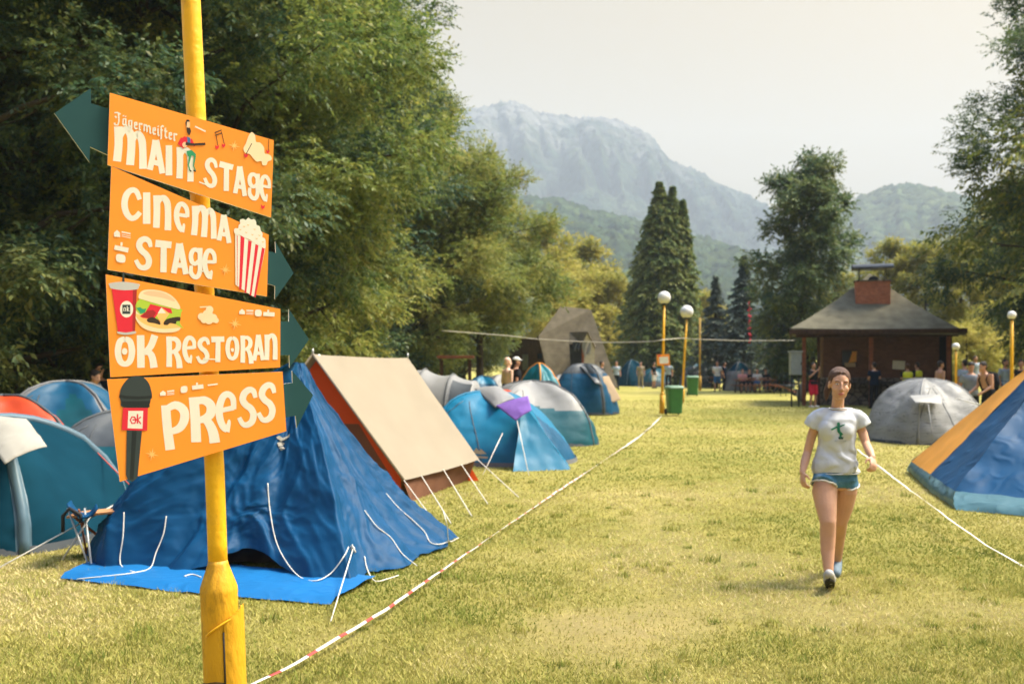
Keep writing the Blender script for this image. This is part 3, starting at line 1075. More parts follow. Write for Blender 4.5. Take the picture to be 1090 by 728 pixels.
def spline(pts, k=5, closed=True):
    n = len(pts)
    out = []
    for i in range(n if closed else n - 1):
        g = lambda j: Vector(pts[(i + j) % n]) if closed else Vector(pts[min(max(i + j, 0), n - 1)])
        p0, p1, p2, p3 = g(-1), g(0), g(1), g(2)
        for q in range(k):
            t = q / k
            v = .5 * ((2 * p1) + (p2 - p0) * t + (2 * p0 - 5 * p1 + 4 * p2 - p3) * t * t + (3 * p1 - p0 - 3 * p2 + p3) * t ** 3)
            out.append((v.x, v.y))
    if not closed: out.append(tuple(pts[-1]))
    return out

# hand cut letters: strokes in a unit box (x right, y down), widths as a share of the letter width
GL = {
 'm': [([(.14, 0), (.15, .5), (.10, 1)], [.26, .25, .25]),
       ([(.20, .34), (.28, .10), (.42, .03), (.53, .16), (.54, .5), (.50, 1)], [.10, .2, .24, .25, .24, .25]),
       ([(.60, .32), (.66, .12), (.76, .06), (.86, .20), (.89, .5), (.90, 1)], [.08, .18, .22, .23, .22, .24])],
 'A': [([(.47, 0), (.33, .5), (.16, 1)], [.34, .31, .32]), ([(.50, 0), (.68, .5), (.84, 1)], [.34, .31, .32]),
       ([(.30, .72), (.70, .72)], [.28, .28])],
 'I': [([(.50, 0), (.50, 1)], [.86, .90])],
 'n': [([(.20, 0), (.21, .5), (.18, 1)], [.38, .36, .36]),
       ([(.26, .30), (.38, .10), (.58, .04), (.76, .16), (.81, .45), (.80, 1)], [.14, .28, .34, .36, .34, .36])],
 'S': [([(.90, .30), (.80, .14), (.58, .09), (.34, .16), (.26, .30), (.42, .43), (.66, .53), (.80, .68), (.72, .84), (.48, .90), (.26, .86), (.08, .70)],
        [.20, .28, .32, .34, .34, .34, .34, .34, .33, .30, .26, .22])],
 'T': [([(.02, .12), (.98, .12)], [.44, .40]), ([(.52, .10), (.50, 1)], [.36, .38])],
 'g': [([(.80, .22), (.62, .10), (.36, .12), (.22, .28), (.28, .46), (.50, .52), (.72, .42)], [.2, .26, .30, .30, .30, .26, .24]),
       ([(.82, .03), (.80, .45), (.80, .72), (.64, .90), (.40, .90), (.22, .78), (.24, .58)], [.32, .30, .30, .30, .30, .28, .22])],
 'e': [([(.22, .46), (.86, .44)], [.22, .24]),
       ([(.86, .48), (.82, .22), (.60, .09), (.36, .13), (.20, .35), (.20, .62), (.36, .86), (.56, .96)], [.24, .28, .30, .32, .34, .34, .32, .28]),
       ([(.52, 1.0), (.64, .78), (.60, .72)], [.30, .16, .10])],
 'C': [([(.92, .34), (.76, .12), (.50, .10), (.26, .26), (.17, .52), (.26, .76), (.48, .90), (.72, .86), (.94, .70)], [.22, .26, .28, .32, .32, .31, .28, .26, .24])],
 'O': [([(.50, .12), (.26, .20), (.16, .50), (.26, .80), (.50, .90), (.74, .80), (.84, .50), (.74, .20), (.50, .12)], [.26, .30, .32, .30, .26, .30, .32, .30, .26])],
 'K': [([(.18, 0), (.20, 1)], [.36, .36]), ([(.86, 0), (.66, .34), (.34, .56)], [.34, .32, .26]), ([(.42, .46), (.70, .62), (.82, 1)], [.26, .32, .36])],
 'R': [([(.18, .02), (.20, .5), (.19, 1)], [.34, .33, .34]), ([(.18, .12), (.52, .10), (.74, .22), (.72, .40), (.52, .50), (.26, .53)], [.20, .28, .32, .32, .26, .20]),
       ([(.46, .46), (.66, .62), (.78, .82), (.82, 1.04)], [.22, .30, .34, .36])],
 'P': [([(.17, .04), (.21, .5), (.30, 1)], [.32, .32, .34]), ([(.14, .14), (.50, .06), (.78, .18), (.82, .38), (.64, .56), (.30, .62)], [.20, .28, .32, .32, .28, .20])],
}
def densify(pts, w):
    n = len(pts)
    if n == 2: return pts, w
    sp = spline(pts, 4, False)
    ws = np.interp(np.linspace(0, n - 1, len(sp)), range(n), w)
    return sp, list(ws)

def letter(art, ch, x0, x1, yt, yb, slope, material=CREAM, xslant=0.0):
    """box given at the letter's middle column; slope is the run of the baseline in the photo plane"""
    xc = (x0 + x1) / 2
    W = x1 - x0
    for pts, w in GL[ch]:
        closed_w = [q * W for q in w]
        pts, closed_w = densify(pts, closed_w)
        q = []
        for x, y in pts:
            X = x0 + x * W + xslant * (y - .5) * (yb - yt)
            q.append((X, yt + y * (yb - yt) + (X - xc) * slope))
        art.stroke(q, closed_w, material)

def burst(art, x, y, r, material=PALE_ORANGE):
    for k in range(4):
        a = k * PI / 4 + .2
        l = r * (1.15 if k % 2 == 0 else .8)
        art.stroke([(x - math.cos(a) * l, y - math.sin(a) * l), (x, y), (x + math.cos(a) * l, y + math.sin(a) * l)], [.2, r * .30, .2], material)

def cloud(art, x, y, s, slope=0.0, material=BEIGE):
    for dx, dy, r in [(0, 0, .42), (-.5, .12, .28), (.42, .25, .34), (.1, .38, .34), (.15, -.42, .30), (-.28, .36, .28), (.66, .42, .22)]:
        art.ellipse(x + dx * s, y + dy * s + dx * s * slope, r * s, r * s * 1.02, material, 18)
    art.stroke([(x - .62 * s, y - .62 * s - .62 * s * slope), (x + .1 * s, y - .66 * s + .1 * s * slope)], s * .10, material)

def sponsor_row(art, pts, slope, s=1.0):
    """three little partner marks: house with two lines, rounded square, cup"""
    (x, y), (x2, y2), (x3, y3) = pts
    art.poly([(x - 3 * s, y + 2.6 * s), (x - 3 * s, y - .6 * s), (x, y - 3 * s), (x + 3 * s, y - .6 * s + 3 * s * slope), (x + 3 * s, y + 2.6 * s + 3 * s * slope)], CREAM)
    for k, dy in enumerate((-1.5, .6, 2.2)):
        art.stroke([(x + 4.4 * s, y + dy * s + 4.4 * s * slope), (x + 12 * s, y + dy * s + 12 * s * slope)], [1.5 * s, .7 * s, .7 * s][k], CREAM)
    art.poly(spline([(x2 - 3 * s, y2 - 3 * s - 3 * s * slope), (x2 + 3 * s, y2 - 3 * s + 3 * s * slope), (x2 + 3 * s, y2 + 3 * s + 3 * s * slope), (x2 - 3 * s, y2 + 3 * s - 3 * s * slope)], 3), CREAM)
    art.stroke([(x3 - 6 * s, y3 + .5 * s - 6 * s * slope), (x3 + 6 * s, y3 + .5 * s + 6 * s * slope)], 4.4 * s, CREAM)
    art.stroke([(x3 - .8 * s, y3 - 1 * s), (x3 - .8 * s, y3 - 4.2 * s)], 2 * s, CREAM)

def arrow(parent, pts, off=-.016):
    m = MB()
    m.prism([onb(x, y, off) for x, y in pts], -NB * .011, 0, 1)
    sb(m, 'arrow', [TEAL, EDGE], parent)

# ---- board one -----------------------------------------------------------
b1 = board([(117, 99), (291.5, 149.5), (288.5, 231.5), (114.5, 175.5)], 'top orange board reading Main Stage with a dark arrow to the left')
arrow(b1, [(58, 119.5), (97, 93), (97, 109), (132, 120), (132, 172), (96, 155.5), (95.3, 171.7)])
L = Art()
sl_ = .285
letter(L, 'm', 121, 155.8, 138.5, 176, sl_)
letter(L, 'A', 156.3, 176, 149.5, 183, sl_)
letter(L, 'I', 175.8, 183.8, 155, 187, sl_)
letter(L, 'n', 187.6, 206.4, 158.5, 192, sl_)
letter(L, 'S', 216.6, 231.6, 167, 201.6, .25)
letter(L, 'T', 233.3, 248.3, 173, 203.5, .25)
letter(L, 'A', 247.8, 263, 177.5, 207.5, .28)
letter(L, 'g', 262.4, 277, 183, 214, .28)
letter(L, 'e', 275.6, 288.6, 185.5, 214.6, .28)
L.stroke([(212, 194), (219.5, 196.8)], 1.4, CREAM)
L.done('lettering', b1)
# blackletter name, cut with a slanting broad nib
def nib(art, pts, w=1.55, material=CREAM):
    z = art.z()
    o = len(art.m.v)
    dx, dy = w * .60, -w * .46
    for x, y in pts:
        art.m.v.append(tuple(onb(x - dx / 2, y - dy / 2, z))); art.m.v.append(tuple(onb(x + dx / 2, y + dy / 2, z)))
    for i in range(len(pts) - 1):
        art.m.face((o + 2 * i, o + 2 * i + 1, o + 2 * i + 3, o + 2 * i + 2), art.mi(material))
    # keep thin strokes visible
    art.stroke(pts, w * .62, material)
BL = {
 'J': (6.6, [[(.6, -7.4), (3.0, -8.2), (5.6, -7.6)], [(4.0, -7.6), (4.3, -2.0), (3.4, 1.0), (1.2, 1.6), (.4, .2)], [(1.0, -5.0), (2.2, -4.0)]]),
 'ä': (4.9, [[(3.4, -5.2), (1.4, -4.8), (1.1, -1.2), (2.2, -.2), (3.4, -1.4)], [(3.5, -5.4), (3.5, -1.0), (4.5, -.1)], [(1.4, -7.4), (1.7, -6.8)], [(3.2, -7.4), (3.5, -6.8)]]),
 'g': (4.9, [[(3.4, -5.2), (1.4, -4.8), (1.1, -1.4), (2.2, -.4), (3.4, -1.4)], [(3.6, -5.4), (3.6, .8), (2.6, 2.4), (1.0, 2.0)]]),
 'e': (4.2, [[(3.2, -3.0), (2.9, -5.0), (1.4, -4.8), (1.1, -1.2), (2.2, -.1), (3.6, -1.0)], [(1.4, -2.9), (3.1, -3.3)]]),
 'r': (4.0, [[(1.2, -5.4), (1.2, -.4), (2.0, 0)], [(1.5, -4.2), (2.6, -5.3), (3.6, -4.6)]]),
 'm': (7.6, [[(1.2, -5.4), (1.2, -.2)], [(1.4, -4.4), (2.6, -5.3), (3.6, -4.4), (3.6, -.2)], [(3.9, -4.4), (5.1, -5.3), (6.2, -4.4), (6.2, -.6), (7.0, 0)]]),
 'i': (2.7, [[(1.2, -5.4), (1.2, -.8), (2.2, 0)], [(1.1, -7.2), (1.6, -6.7)]]),
 'ſ': (3.4, [[(3.2, -7.8), (2.0, -8.4), (1.2, -7.2), (1.2, .9), (1.0, 2.0)], [(.4, -5.0), (2.4, -5.0)]]),
 't': (3.4, [[(1.3, -7.4), (1.3, -1.0), (2.3, -.1), (3.0, -.8)], [(.3, -5.1), (2.9, -5.1)]]),
}
B = Art()
x = 121.2
txt = 'Jägermeiſter'
tw = sum(BL[c][0] for c in txt)
sc = (188.8 - 121.2) / tw
for c in txt:
    wd, strokes = BL[c]
    for st in strokes:
        nib(B, [(x + px_ * sc, 130.6 + (x + px_ * sc - 121) * .300 + py_ * 1.42) for px_, py_ in st], 2.5)
    x += wd * sc
B.done('lettering', b1)
D = Art(.0016)
# musician with a guitar
D.poly([(191.6, 149), (196, 145.5), (202, 147), (205, 152), (204.5, 153.5), (200, 151), (199, 157), (193, 156)], RED)
D.stroke([(194, 147.5), (190.6, 153), (195.6, 158)], [3.4, 3.0, 1.8], RED)
D.stroke([(203, 148.5), (207, 156)], [2.4, 1.6], RED)
D.poly([(199, 146), (202.5, 147), (202.6, 154), (199.6, 153.4)], BLUEP)
D.ellipse(200, 132.8, 2.1, 5.0, SKINP)
D.poly([(197.4, 131), (198.6, 127.6), (201.4, 128), (202, 130), (199, 130), (198.6, 136)], BLACK)
D.poly([(198.6, 136), (202.2, 136.4), (203.4, 140), (201.6, 145), (199, 141)], BROWN)
D.ellipse(196.6, 154.4, 2.6, 3.0, SKINP)
D.stroke([(197.5, 153.2), (205, 154.2), (218.5, 153.6)], [3.2, 2.6, 2.6], BROWN)
D.poly([(198.4, 161), (204, 160), (208.6, 164.6), (208, 167.5), (204, 165.6), (202, 168), (199.6, 166)], LEAFG)
D.stroke([(202.5, 166), (200.4, 176), (202, 181.5)], [2.2, 1.3, 1.2], LEAFG)
D.stroke([(207.4, 166.6), (206, 177), (208, 182)], [2.2, 1.2, 1.2], LEAFG)
D.stroke([(201.6, 181.2), (203.6, 183)], 1.3, BLACK)
D.stroke([(205.8, 181.5), (208.4, 183)], 1.3, BLACK)
D.stroke([(207.6, 135), (218.8, 140.4)], 1.6, CREAM)
D.done('musician_print', b1); D = Art(.0016)
# notes
for ax, ay in ((231, 157), (237.8, 155.4)):
    D.poly([(ax - 2, ay - 2.2), (ax, ay - 1), (ax + 1.8, ay - 2.6), (ax + 2, ay), (ax, ay + 2.6), (ax - 1.8, ay + .4)], RED)
D.stroke([(231.8, 155), (229.6, 142)], .7, BROWN)
D.stroke([(238.6, 153.4), (235.6, 140.4)], .7, BROWN)
D.stroke([(228.4, 141.6), (235.8, 138.8)], 1.1, BROWN)
D.stroke([(229, 144.6), (236.2, 142)], 1.1, BROWN)
D.done('note_print', b1); D = Art(.0016)
burst(D, 249.2, 155.6, 5.2)
D.done('star_print', b1); D = Art(.0016)
D.poly([(265, 144), (268, 141), (271.4, 144.5), (272.4, 151), (277, 152.4), (281, 157.5), (281.6, 163.4), (285, 164.4), (288.4, 166.4), (289, 170.4), (285, 172.5),
        (283.4, 176), (279.4, 176), (278, 172), (273.4, 172.4), (269.6, 169), (266, 164.6), (261, 163), (259, 158.4), (261.6, 153), (263, 149)], BEIGE, True)
D.stroke([(262, 164), (268, 153)], .8, BROWN)
D.poly([(259.4, 163.4), (261.5, 165), (264, 163.8), (263.4, 167), (261.4, 168.2), (259.6, 166)], RED)
D.stroke([(285.8, 161), (286, 148.4)], .7, BROWN)
D.poly([(283.2, 159.6), (285, 161), (287, 159.8), (286.6, 162.4), (285, 163.8), (283.4, 162)], RED)
D.done('cloud_print', b1); D = Art(.0016)
D.poly([(277.6, 217.4), (279.6, 219.6), (282, 218.6), (281.4, 221.4), (279.6, 223), (278, 221)], RED)
D.done('heart_print', b1)

# ---- board two -----------------------------------------------------------
b2 = board([(118.5, 177), (286, 250), (284.2, 315.5), (114.5, 287)], 'second orange board reading Cinema Stage with a popcorn box')
arrow(b2, [(313.5, 290.5), (294, 256.6), (294.6, 269), (272, 263), (272, 298), (293.8, 304), (293.6, 318.4)])
L = Art()
letter(L, 'C', 128.8, 150.4, 199, 236, .12)
letter(L, 'I', 151.6, 160.6, 205, 238.5, .12)
letter(L, 'n', 162.8, 182.6, 209.4, 244, .22)
letter(L, 'e', 184.8, 201.8, 214.6, 247, .20)
letter(L, 'm', 203.8, 230.2, 221, 252.5, .18)
letter(L, 'A', 230.4, 246.4, 229, 257.5, .25)
letter(L, 'S', 143, 162.4, 251, 289, .10)
letter(L, 'T', 165, 182.8, 256, 290, .10)
letter(L, 'A', 181.6, 201, 259.4, 291.5, .08)
letter(L, 'g', 199.6, 216, 262.6, 298, .08)
letter(L, 'e', 215, 230.8, 264, 297, .08)
L.stroke([(212, 288.4), (226.5, 290)], 1.3, CREAM)
L.done('lettering', b2)
D = Art(.0016)
D.poly([(121.4, 252), (121.2, 248), (124.4, 245), (127.6, 247.6), (128, 252.6)], CREAM)
for k, dy in enumerate((0, 2.6, 4.6)):
    D.stroke([(129.4, 247 + dy), (139, 249 + dy)], [1.5, .7, .7][k], CREAM)
D.done('sponsor_print', b2); D = Art(.0016)
D.stroke([(121.8, 263.4), (136.6, 266.6)], 5.0, CREAM)
D.stroke([(129.2, 262), (129.4, 258)], 2.2, CREAM)
D.poly(spline([(124.2, 271), (132.6, 272), (132.6, 279.4), (124.4, 278.4)], 3), CREAM)
D.done('sponsor_print', b2); D = Art(.0016)
burst(D, 239.8, 287.4, 5.6)
D.done('star_print', b2); D = Art(.0016)
D.poly([(250.2, 248.5), (282.4, 264.4), (271.6, 316.4), (268, 315), (250.6, 303)], CREAM)
for (x0, x1, x2, x3, yt, yb) in [(252, 252.8, 252.2, 252.7, 250, 303.6), (256, 260.2, 254.4, 257.0, 251, 308), (264.2, 267.8, 260.2, 262, 256, 311.5), (271.8, 275, 265.6, 267.4, 260, 314.2), (278.8, 281.8, 270.2, 272, 263.6, 316)]:
    D.poly([(x0, yt), (x1, yt + 1.4), (x3, yb + .6), (x2, yb)], RED)
D.poly([(249, 245.4), (250.2, 243.2), (253.4, 243), (254, 239.6), (255.6, 238.4), (255.2, 234.6), (258.6, 233.2), (261.6, 234.4), (264.2, 232), (267, 233.8), (270.6, 233.6), (272.6, 236.6),
        (273, 239.6), (276.4, 241.2), (277.4, 245.2), (279.4, 248.8), (279.2, 252.4), (282, 254.4), (282.6, 259), (282.2, 264.4), (278, 262.6), (274, 260.2), (270.6, 259), (266, 255.4), (261, 253.6), (256, 250.8), (250.4, 249.2)], CREAM, True)
for x_, y_ in [(255.6, 245), (271, 244.6), (268.4, 250.4), (262, 248), (276, 251), (279.8, 258), (264, 240), (259.6, 241.6), (273, 254.4)]:
    D.stroke([(x_ - 1, y_ - .8), (x_ + .2, y_ + .2), (x_ + 1, y_ - .6)], .8, PALE_ORANGE)
D.done('popcorn_print', b2)

# ---- board three ---------------------------------------------------------
b3 = board([(112.5, 292), (298.5, 329), (298.2, 391), (117.5, 401.5)], 'third orange board reading OK Restoran with a drink cup and burger')
arrow(b3, [(330, 361), (308.6, 328.8), (308.6, 342.2), (284, 341), (284, 378), (309, 378), (309.4, 391.4)])
L = Art()
letter(L, 'O', 122, 144, 356.6, 391, 0)
letter(L, 'K', 145.6, 168, 356.8, 391.4, 0)
letter(L, 'R', 176.6, 194.4, 357.4, 390.5, 0)
letter(L, 'e', 193.6, 209, 357, 386.2, -.03)
letter(L, 'S', 208.8, 223.4, 358, 388.2, -.03)
letter(L, 'T', 224.6, 239, 357.8, 385.4, -.03)
letter(L, 'O', 239.8, 254.8, 356.4, 384.4, -.03)
letter(L, 'R', 255.6, 270, 356.4, 386, -.03)
letter(L, 'A', 268.4, 281.8, 356.4, 383.6, -.03)
letter(L, 'n', 281.2, 295.6, 356, 383, -.03)
L.ellipse(132.6, 374, 3.0, 3.6, CREAM)
L.poly([(245.4, 371.4), (247.3, 370.4), (249.2, 371.4), (248.6, 374.4), (246.6, 374.6)], CREAM)
L.stroke([(216, 381.8), (231, 382.6)], 1.3, CREAM)
L.done('lettering', b3)
D = Art(.0016)
D.stroke([(131.4, 302.4), (131.4, 290.4), (142, 293.6)], [2.6, 2.6, 2.2], DGREY)
D.poly([(118.6, 306), (145.8, 306), (143.6, 355), (125.6, 354)], RED)
D.poly([(141.4, 306), (145.8, 306), (143.6, 355), (141, 354.8)], DARKRED)
D.poly(spline([(125.4, 353), (134, 354), (143.8, 352.6), (143.8, 355), (134, 356.4), (125.6, 355)], 4), GREYP)
D.poly(spline([(116.6, 301.6), (131, 300), (147.8, 302.4), (147.6, 305.4), (146, 308), (132, 309), (118.6, 307.2), (116.6, 304.4)], 4), GREYP)
D.ellipse(134.7, 329.2, 7.0, 8.8, CREAM)
D.poly([(130.2, 324.4), (138.6, 324.4), (138.6, 334.2), (130.2, 334.2)], DGREY)
D.stroke([(133.6, 327.6), (131.8, 327.8), (131.6, 331), (133.4, 331.2), (133.8, 328)], .8, CREAM)
D.stroke([(135.4, 325.8), (135.4, 331.6)], .9, CREAM)
D.stroke([(137.4, 327.6), (135.6, 329.2), (137.6, 331.6)], .8, CREAM)
D.done('drink_cup_print', b3); D = Art(.0016)
D.poly([(145, 330), (143.4, 336), (148, 345), (156, 351), (170, 354), (186, 353.4), (192, 349), (180, 346), (160, 340), (150, 334)], BEIGE, True)
D.poly([(144, 334), (148, 341), (157, 346.4), (172, 350), (188, 349), (193, 348.6), (190, 344), (170, 344), (156, 338)], PALE_ORANGE, True)
D.poly([(145.6, 322), (144, 328), (148, 334), (156, 337), (168, 340), (184, 344), (195, 349.6), (191.6, 344), (193, 333), (194, 330), (188, 327), (166, 320), (152, 317)], LIME, True)
D.poly([(145, 328), (149, 327), (152, 329), (155.6, 328.4), (154, 333), (149.6, 334)], LEAFG)
D.poly([(160, 323.6), (172, 326.6), (182, 328.6), (183.4, 334), (176, 332), (169, 333), (164, 339.6), (152, 338.6), (148.6, 336.6), (155, 332)], RED)
D.poly([(150, 337), (156, 331), (163, 330), (166, 333), (162, 339.6)], DARKRED)
D.poly([(156.4, 340), (162, 337.6), (168, 340.4), (170.6, 345.4), (164, 344), (158, 343)], BROWN, True)
D.poly([(174, 345), (177, 340), (184, 338), (191.4, 337.4), (191.6, 341.4), (188, 342), (187, 344.6), (181, 344), (178, 346)], BROWN, True)
D.poly([(172.4, 327.6), (180.4, 334), (176, 340), (172.6, 345.6), (166.6, 336)], PALE_ORANGE)
D.poly([(171.6, 327.4), (176.6, 333.4), (167.8, 333.6)], CREAM)
D.poly([(147.4, 317), (149.6, 311), (156, 308.4), (168, 309), (180, 313), (188.6, 321), (191.4, 329), (180, 327), (164, 322.6), (152, 319)], BEIGE, True)
D.poly([(152, 312), (160, 309.6), (172, 311), (182, 316), (186, 321), (172, 317), (158, 314.6)], SKINP, True)
D.done('burger_print', b3); D = Art(.0016)
cloud(D, 221, 335.4, 13.5, .0)
D.done('cloud_print', b3); D = Art(.0016)
burst(D, 250, 344.6, 6)
D.done('star_print', b3); D = Art(.0016)
sponsor_row(D, [(257.6, 331.8), (274.8, 333.2), (286.2, 334)], .05)
D.done('sponsor_print', b3)

# ---- board four ----------------------------------------------------------
b4 = board([(114, 403.5), (300.8, 395.5), (304.8, 458.8), (127.6, 512.6)], 'bottom orange board reading Press with a dark microphone')
arrow(b4, [(334.4, 420.6), (312, 394.6), (312.6, 407.4), (286, 411), (290, 447), (315.8, 442.6), (317, 455.6)])
L = Art()
letter(L, 'P', 171.6, 202, 428, 478, -.12, xslant=.02)
letter(L, 'R', 201.6, 233, 421, 470, -.06, xslant=.05)
letter(L, 'e', 229.2, 252, 416, 459.5, -.16)
letter(L, 'S', 252.8, 274, 411, 456.6, -.16)
letter(L, 'S', 273.4, 294, 406, 451.4, -.16)
L.stroke([(222.6, 470), (233.6, 467)], 1.5, CREAM)
L.done('lettering', b4)
D = Art(.0016)
D.poly([(135, 456), (151.2, 457), (146.4, 508), (141, 512.6), (136, 510.6), (134, 505)], DGREY)
D.poly([(140.6, 457), (145.6, 457), (142, 510), (138, 510)], BLACK)
D.poly([(127.4, 421), (129, 413), (133.4, 406), (139, 401.4), (146, 400), (153, 402), (158.4, 408), (161, 416), (161.6, 421.4), (159, 429), (157, 434), (131.4, 433.4), (128.6, 427)], DGREY, True)
D.poly([(128.4, 427), (160.4, 426.6), (158, 434), (131.4, 433.6)], BLACK)
D.stroke([(127, 421.4), (134, 422.8), (148, 423.4), (161.8, 422.4)], [3, 3.2, 3.2, 3], BLACK)
D.poly([(130.8, 434), (157.4, 434), (156.6, 458.4), (129.4, 457.6)], RED)
D.poly([(136.6, 437.2), (152.4, 437.2), (151.6, 456.2), (135.8, 455.6)], CREAM)
D.stroke([(143.6, 444), (140.4, 443.6), (138.6, 447), (140.4, 450.6), (143.4, 450.4), (144.6, 447), (143.4, 444)], 1.5, RED)
D.stroke([(141, 446.8), (145.6, 446.4)], 1.5, RED)
D.stroke([(146.4, 440.6), (146.2, 450.8)], 1.6, RED)
D.stroke([(149.8, 443.6), (146.6, 446.6), (149.8, 451)], 1.5, RED)
D.done('microphone_print', b4); D = Art(.0016)
burst(D, 161.6, 483.4, 6)
D.done('star_print', b4); D = Art(.0016)
sponsor_row(D, [(173.4, 418.6), (195.8, 414.4), (210.4, 411.4)], -.12)
D.stroke([(221, 410), (231.6, 408.6)], 1.5, CREAM)
D.done('sponsor_print', b4)
# clamp straps that hold the boards to the pole
for py in (150, 205, 250, 297, 340, 388, 425, 470):
    c = pole_pt(py)
    m = MB()
    m.tube([c + Vector((0, 0, -.008)), c + Vector((0, 0, .008))], .0355, 16)
    sb(m, 'clamp', YELLOW_WORN)
# ================================================================== TENTS
T_ROYAL = cloth('tent_royal_blue', (.0018, .054, .140), .12, .55, .7, 9, .12, .15)
T_TARP = cloth('tarp_blue', (.004, .11, .30), .0, .5, .35, 14)
T_CREAM = cloth('canvas_cream', (.265, .222, .162), .06, .75, .15, 4, .05, .1)
T_ORANGE = cloth('canvas_orange_red', (.78, .10, .022), .35, .7, .2, 6, .08, .1)
T_BROWN = cloth('canvas_brown', (.16, .075, .045), .1, .8, .3, 6, .15, .1)
T_BRIGHT = cloth('tent_bright_blue', (.004, .16, .29), .22, .45, .35, 6)
T_MIDB = cloth('tent_mid_blue', (.005, .075, .155), .2, .45, .45, 7)
T_TEALB = cloth('tent_teal', (.006, .085, .11), .2, .45, .45, 7)
T_TURQ = cloth('tent_turquoise', (.008, .19, .235), .25, .45, .4, 7)
T_SLATE = cloth('tent_slate_blue', (.005, .036, .058), .12, .85, .5, 5, .15, .02)
T_PALEB = cloth('tent_pale_blue', (.085, .145, .185), .12, .5, .3, 8)
T_LGREY = cloth('tent_light_grey', (.27, .265, .255), .2, .5, .35, 7)
T_MGREY = cloth('tent_mid_grey', (.14, .145, .15), .15, .5, .4, 7)
T_DGREY = cloth('tent_dark_grey', (.060, .068, .075), .12, .5, .4, 7)
T_RED = cloth('tent_orange_red', (.55, .065, .016), .3, .5, .3, 6)
T_LIME = cloth('tent_lime', (.20, .30, .02), .35, .5, .3, 6)
T_YORANGE = cloth('tent_yellow_orange', (.88, .38, .05), .35, .5, .25, 6)
T_SKIRT = cloth('tent_clear_skirt', (.10, .22, .26), .4, .3, .5, 14)
T_PURPLE = cloth('towel_purple', (.19, .095, .36), .15, .85, .4, 14)
T_WHITE = cloth('towel_white', (.36, .335, .28), .15, .85, .35, 12)
T_BEIGE = cloth('blanket_beige', (.40, .29, .18), .2, .85, .35, 10)
ROPE = mat('white_rope', (.66, .62, .54), .8, .1, 60)
POLE = mat('grey_pole', (.40, .40, .39), .35, .05, 20, metal=.3)
PEG = mat('tent_peg', (.25, .24, .22), .4, .1, 20, metal=.6)
SHADE_IN = mat('inside_shade', (.020, .022, .024), .9, .2, 5)  # near black colour that stands for the shade inside openings

def patterned():
    m = cloth('tent_grey_lined', (.27, .268, .26), .25, .5, .3, 6)
    t = m.node_tree
    mxs = [n for n in t.nodes if n.type == 'MIX' and n.blend_type == 'MULTIPLY'][0]
    tc = [n for n in t.nodes if n.type == 'TEX_COORD'][0]
    src = mxs.outputs[2]
    tgt = [l.to_socket for l in src.links]
    cur = src
    for k, (rot, sc) in enumerate([(.5, 5.2), (-.65, 4.6), (1.2, 3.4)]):
        mp = t.nodes.new('ShaderNodeMapping')
        mp.inputs['Rotation'].default_value = (.3, rot, rot * .5)
        mp.inputs['Scale'].default_value = (sc * .32, sc * .32, sc * 3.0)
        lk(t, tc.outputs['Object'], mp.inputs['Vector'])
        vo = t.nodes.new('ShaderNodeTexVoronoi')
        vo.feature = 'DISTANCE_TO_EDGE'
        vo.inputs['Scale'].default_value = 1.0
        lk(t, mp.outputs['Vector'], vo.inputs['Vector'])
        nn = t.nodes.new('ShaderNodeTexNoise'); nn.inputs['Scale'].default_value = 2.2
        lk(t, mp.outputs['Vector'], nn.inputs['Vector'])
        lt = t.nodes.new('ShaderNodeMath'); lt.operation = 'LESS_THAN'; lt.inputs[1].default_value = .013
        lk(t, vo.outputs['Distance'], lt.inputs[0])
        g2 = t.nodes.new('ShaderNodeMath'); g2.operation = 'GREATER_THAN'; g2.inputs[1].default_value = .56
        lk(t, nn.outputs['Fac'], g2.inputs[0])
        mu = t.nodes.new('ShaderNodeMath'); mu.operation = 'MULTIPLY'
        lk(t, lt.outputs[0], mu.inputs[0]); lk(t, g2.outputs[0], mu.inputs[1])
        mx = t.nodes.new('ShaderNodeMix'); mx.data_type = 'RGBA'
        mx.inputs[7].default_value = [(.055, .055, .06, 1), (.10, .075, .10, 1), (.07, .07, .075, 1)][k]
        lk(t, mu.outputs[0], mx.inputs['Factor']); lk(t, cur, mx.inputs[6])
        cur = mx.outputs[2]
    for sk in tgt: lk(t, cur, sk)
    return m
T_LINED = patterned()

def rope(parent, org, pts, r=.005, name='guy_rope', m=None, sag=0.0, k=8):
    mb = MB()
    if len(pts) == 2 and sag:
        a, b = Vector(pts[0]), Vector(pts[1])
        pts = [a.lerp(b, i / k) - Vector((0, 0, sag * 4 * (i / k) * (1 - i / k))) for i in range(k + 1)]
    elif len(pts) > 2:
        P = []
        V_ = [Vector(p) for p in pts]
        n = len(V_)
        for i in range(n - 1):
            p0, p1, p2, p3 = V_[max(i - 1, 0)], V_[i], V_[i + 1], V_[min(i + 2, n - 1)]
            for q in range(5):
                t = q / 5
                P.append(.5 * ((2 * p1) + (p2 - p0) * t + (2 * p0 - 5 * p1 + 4 * p2 - p3) * t * t + (3 * p1 - p0 - 3 * p2 + p3) * t ** 3))
        P.append(V_[-1])
        pts = P
    mb.tube(pts, r, 6)
    o = mb.build(name, m or ROPE, parent, org=org)
    return o

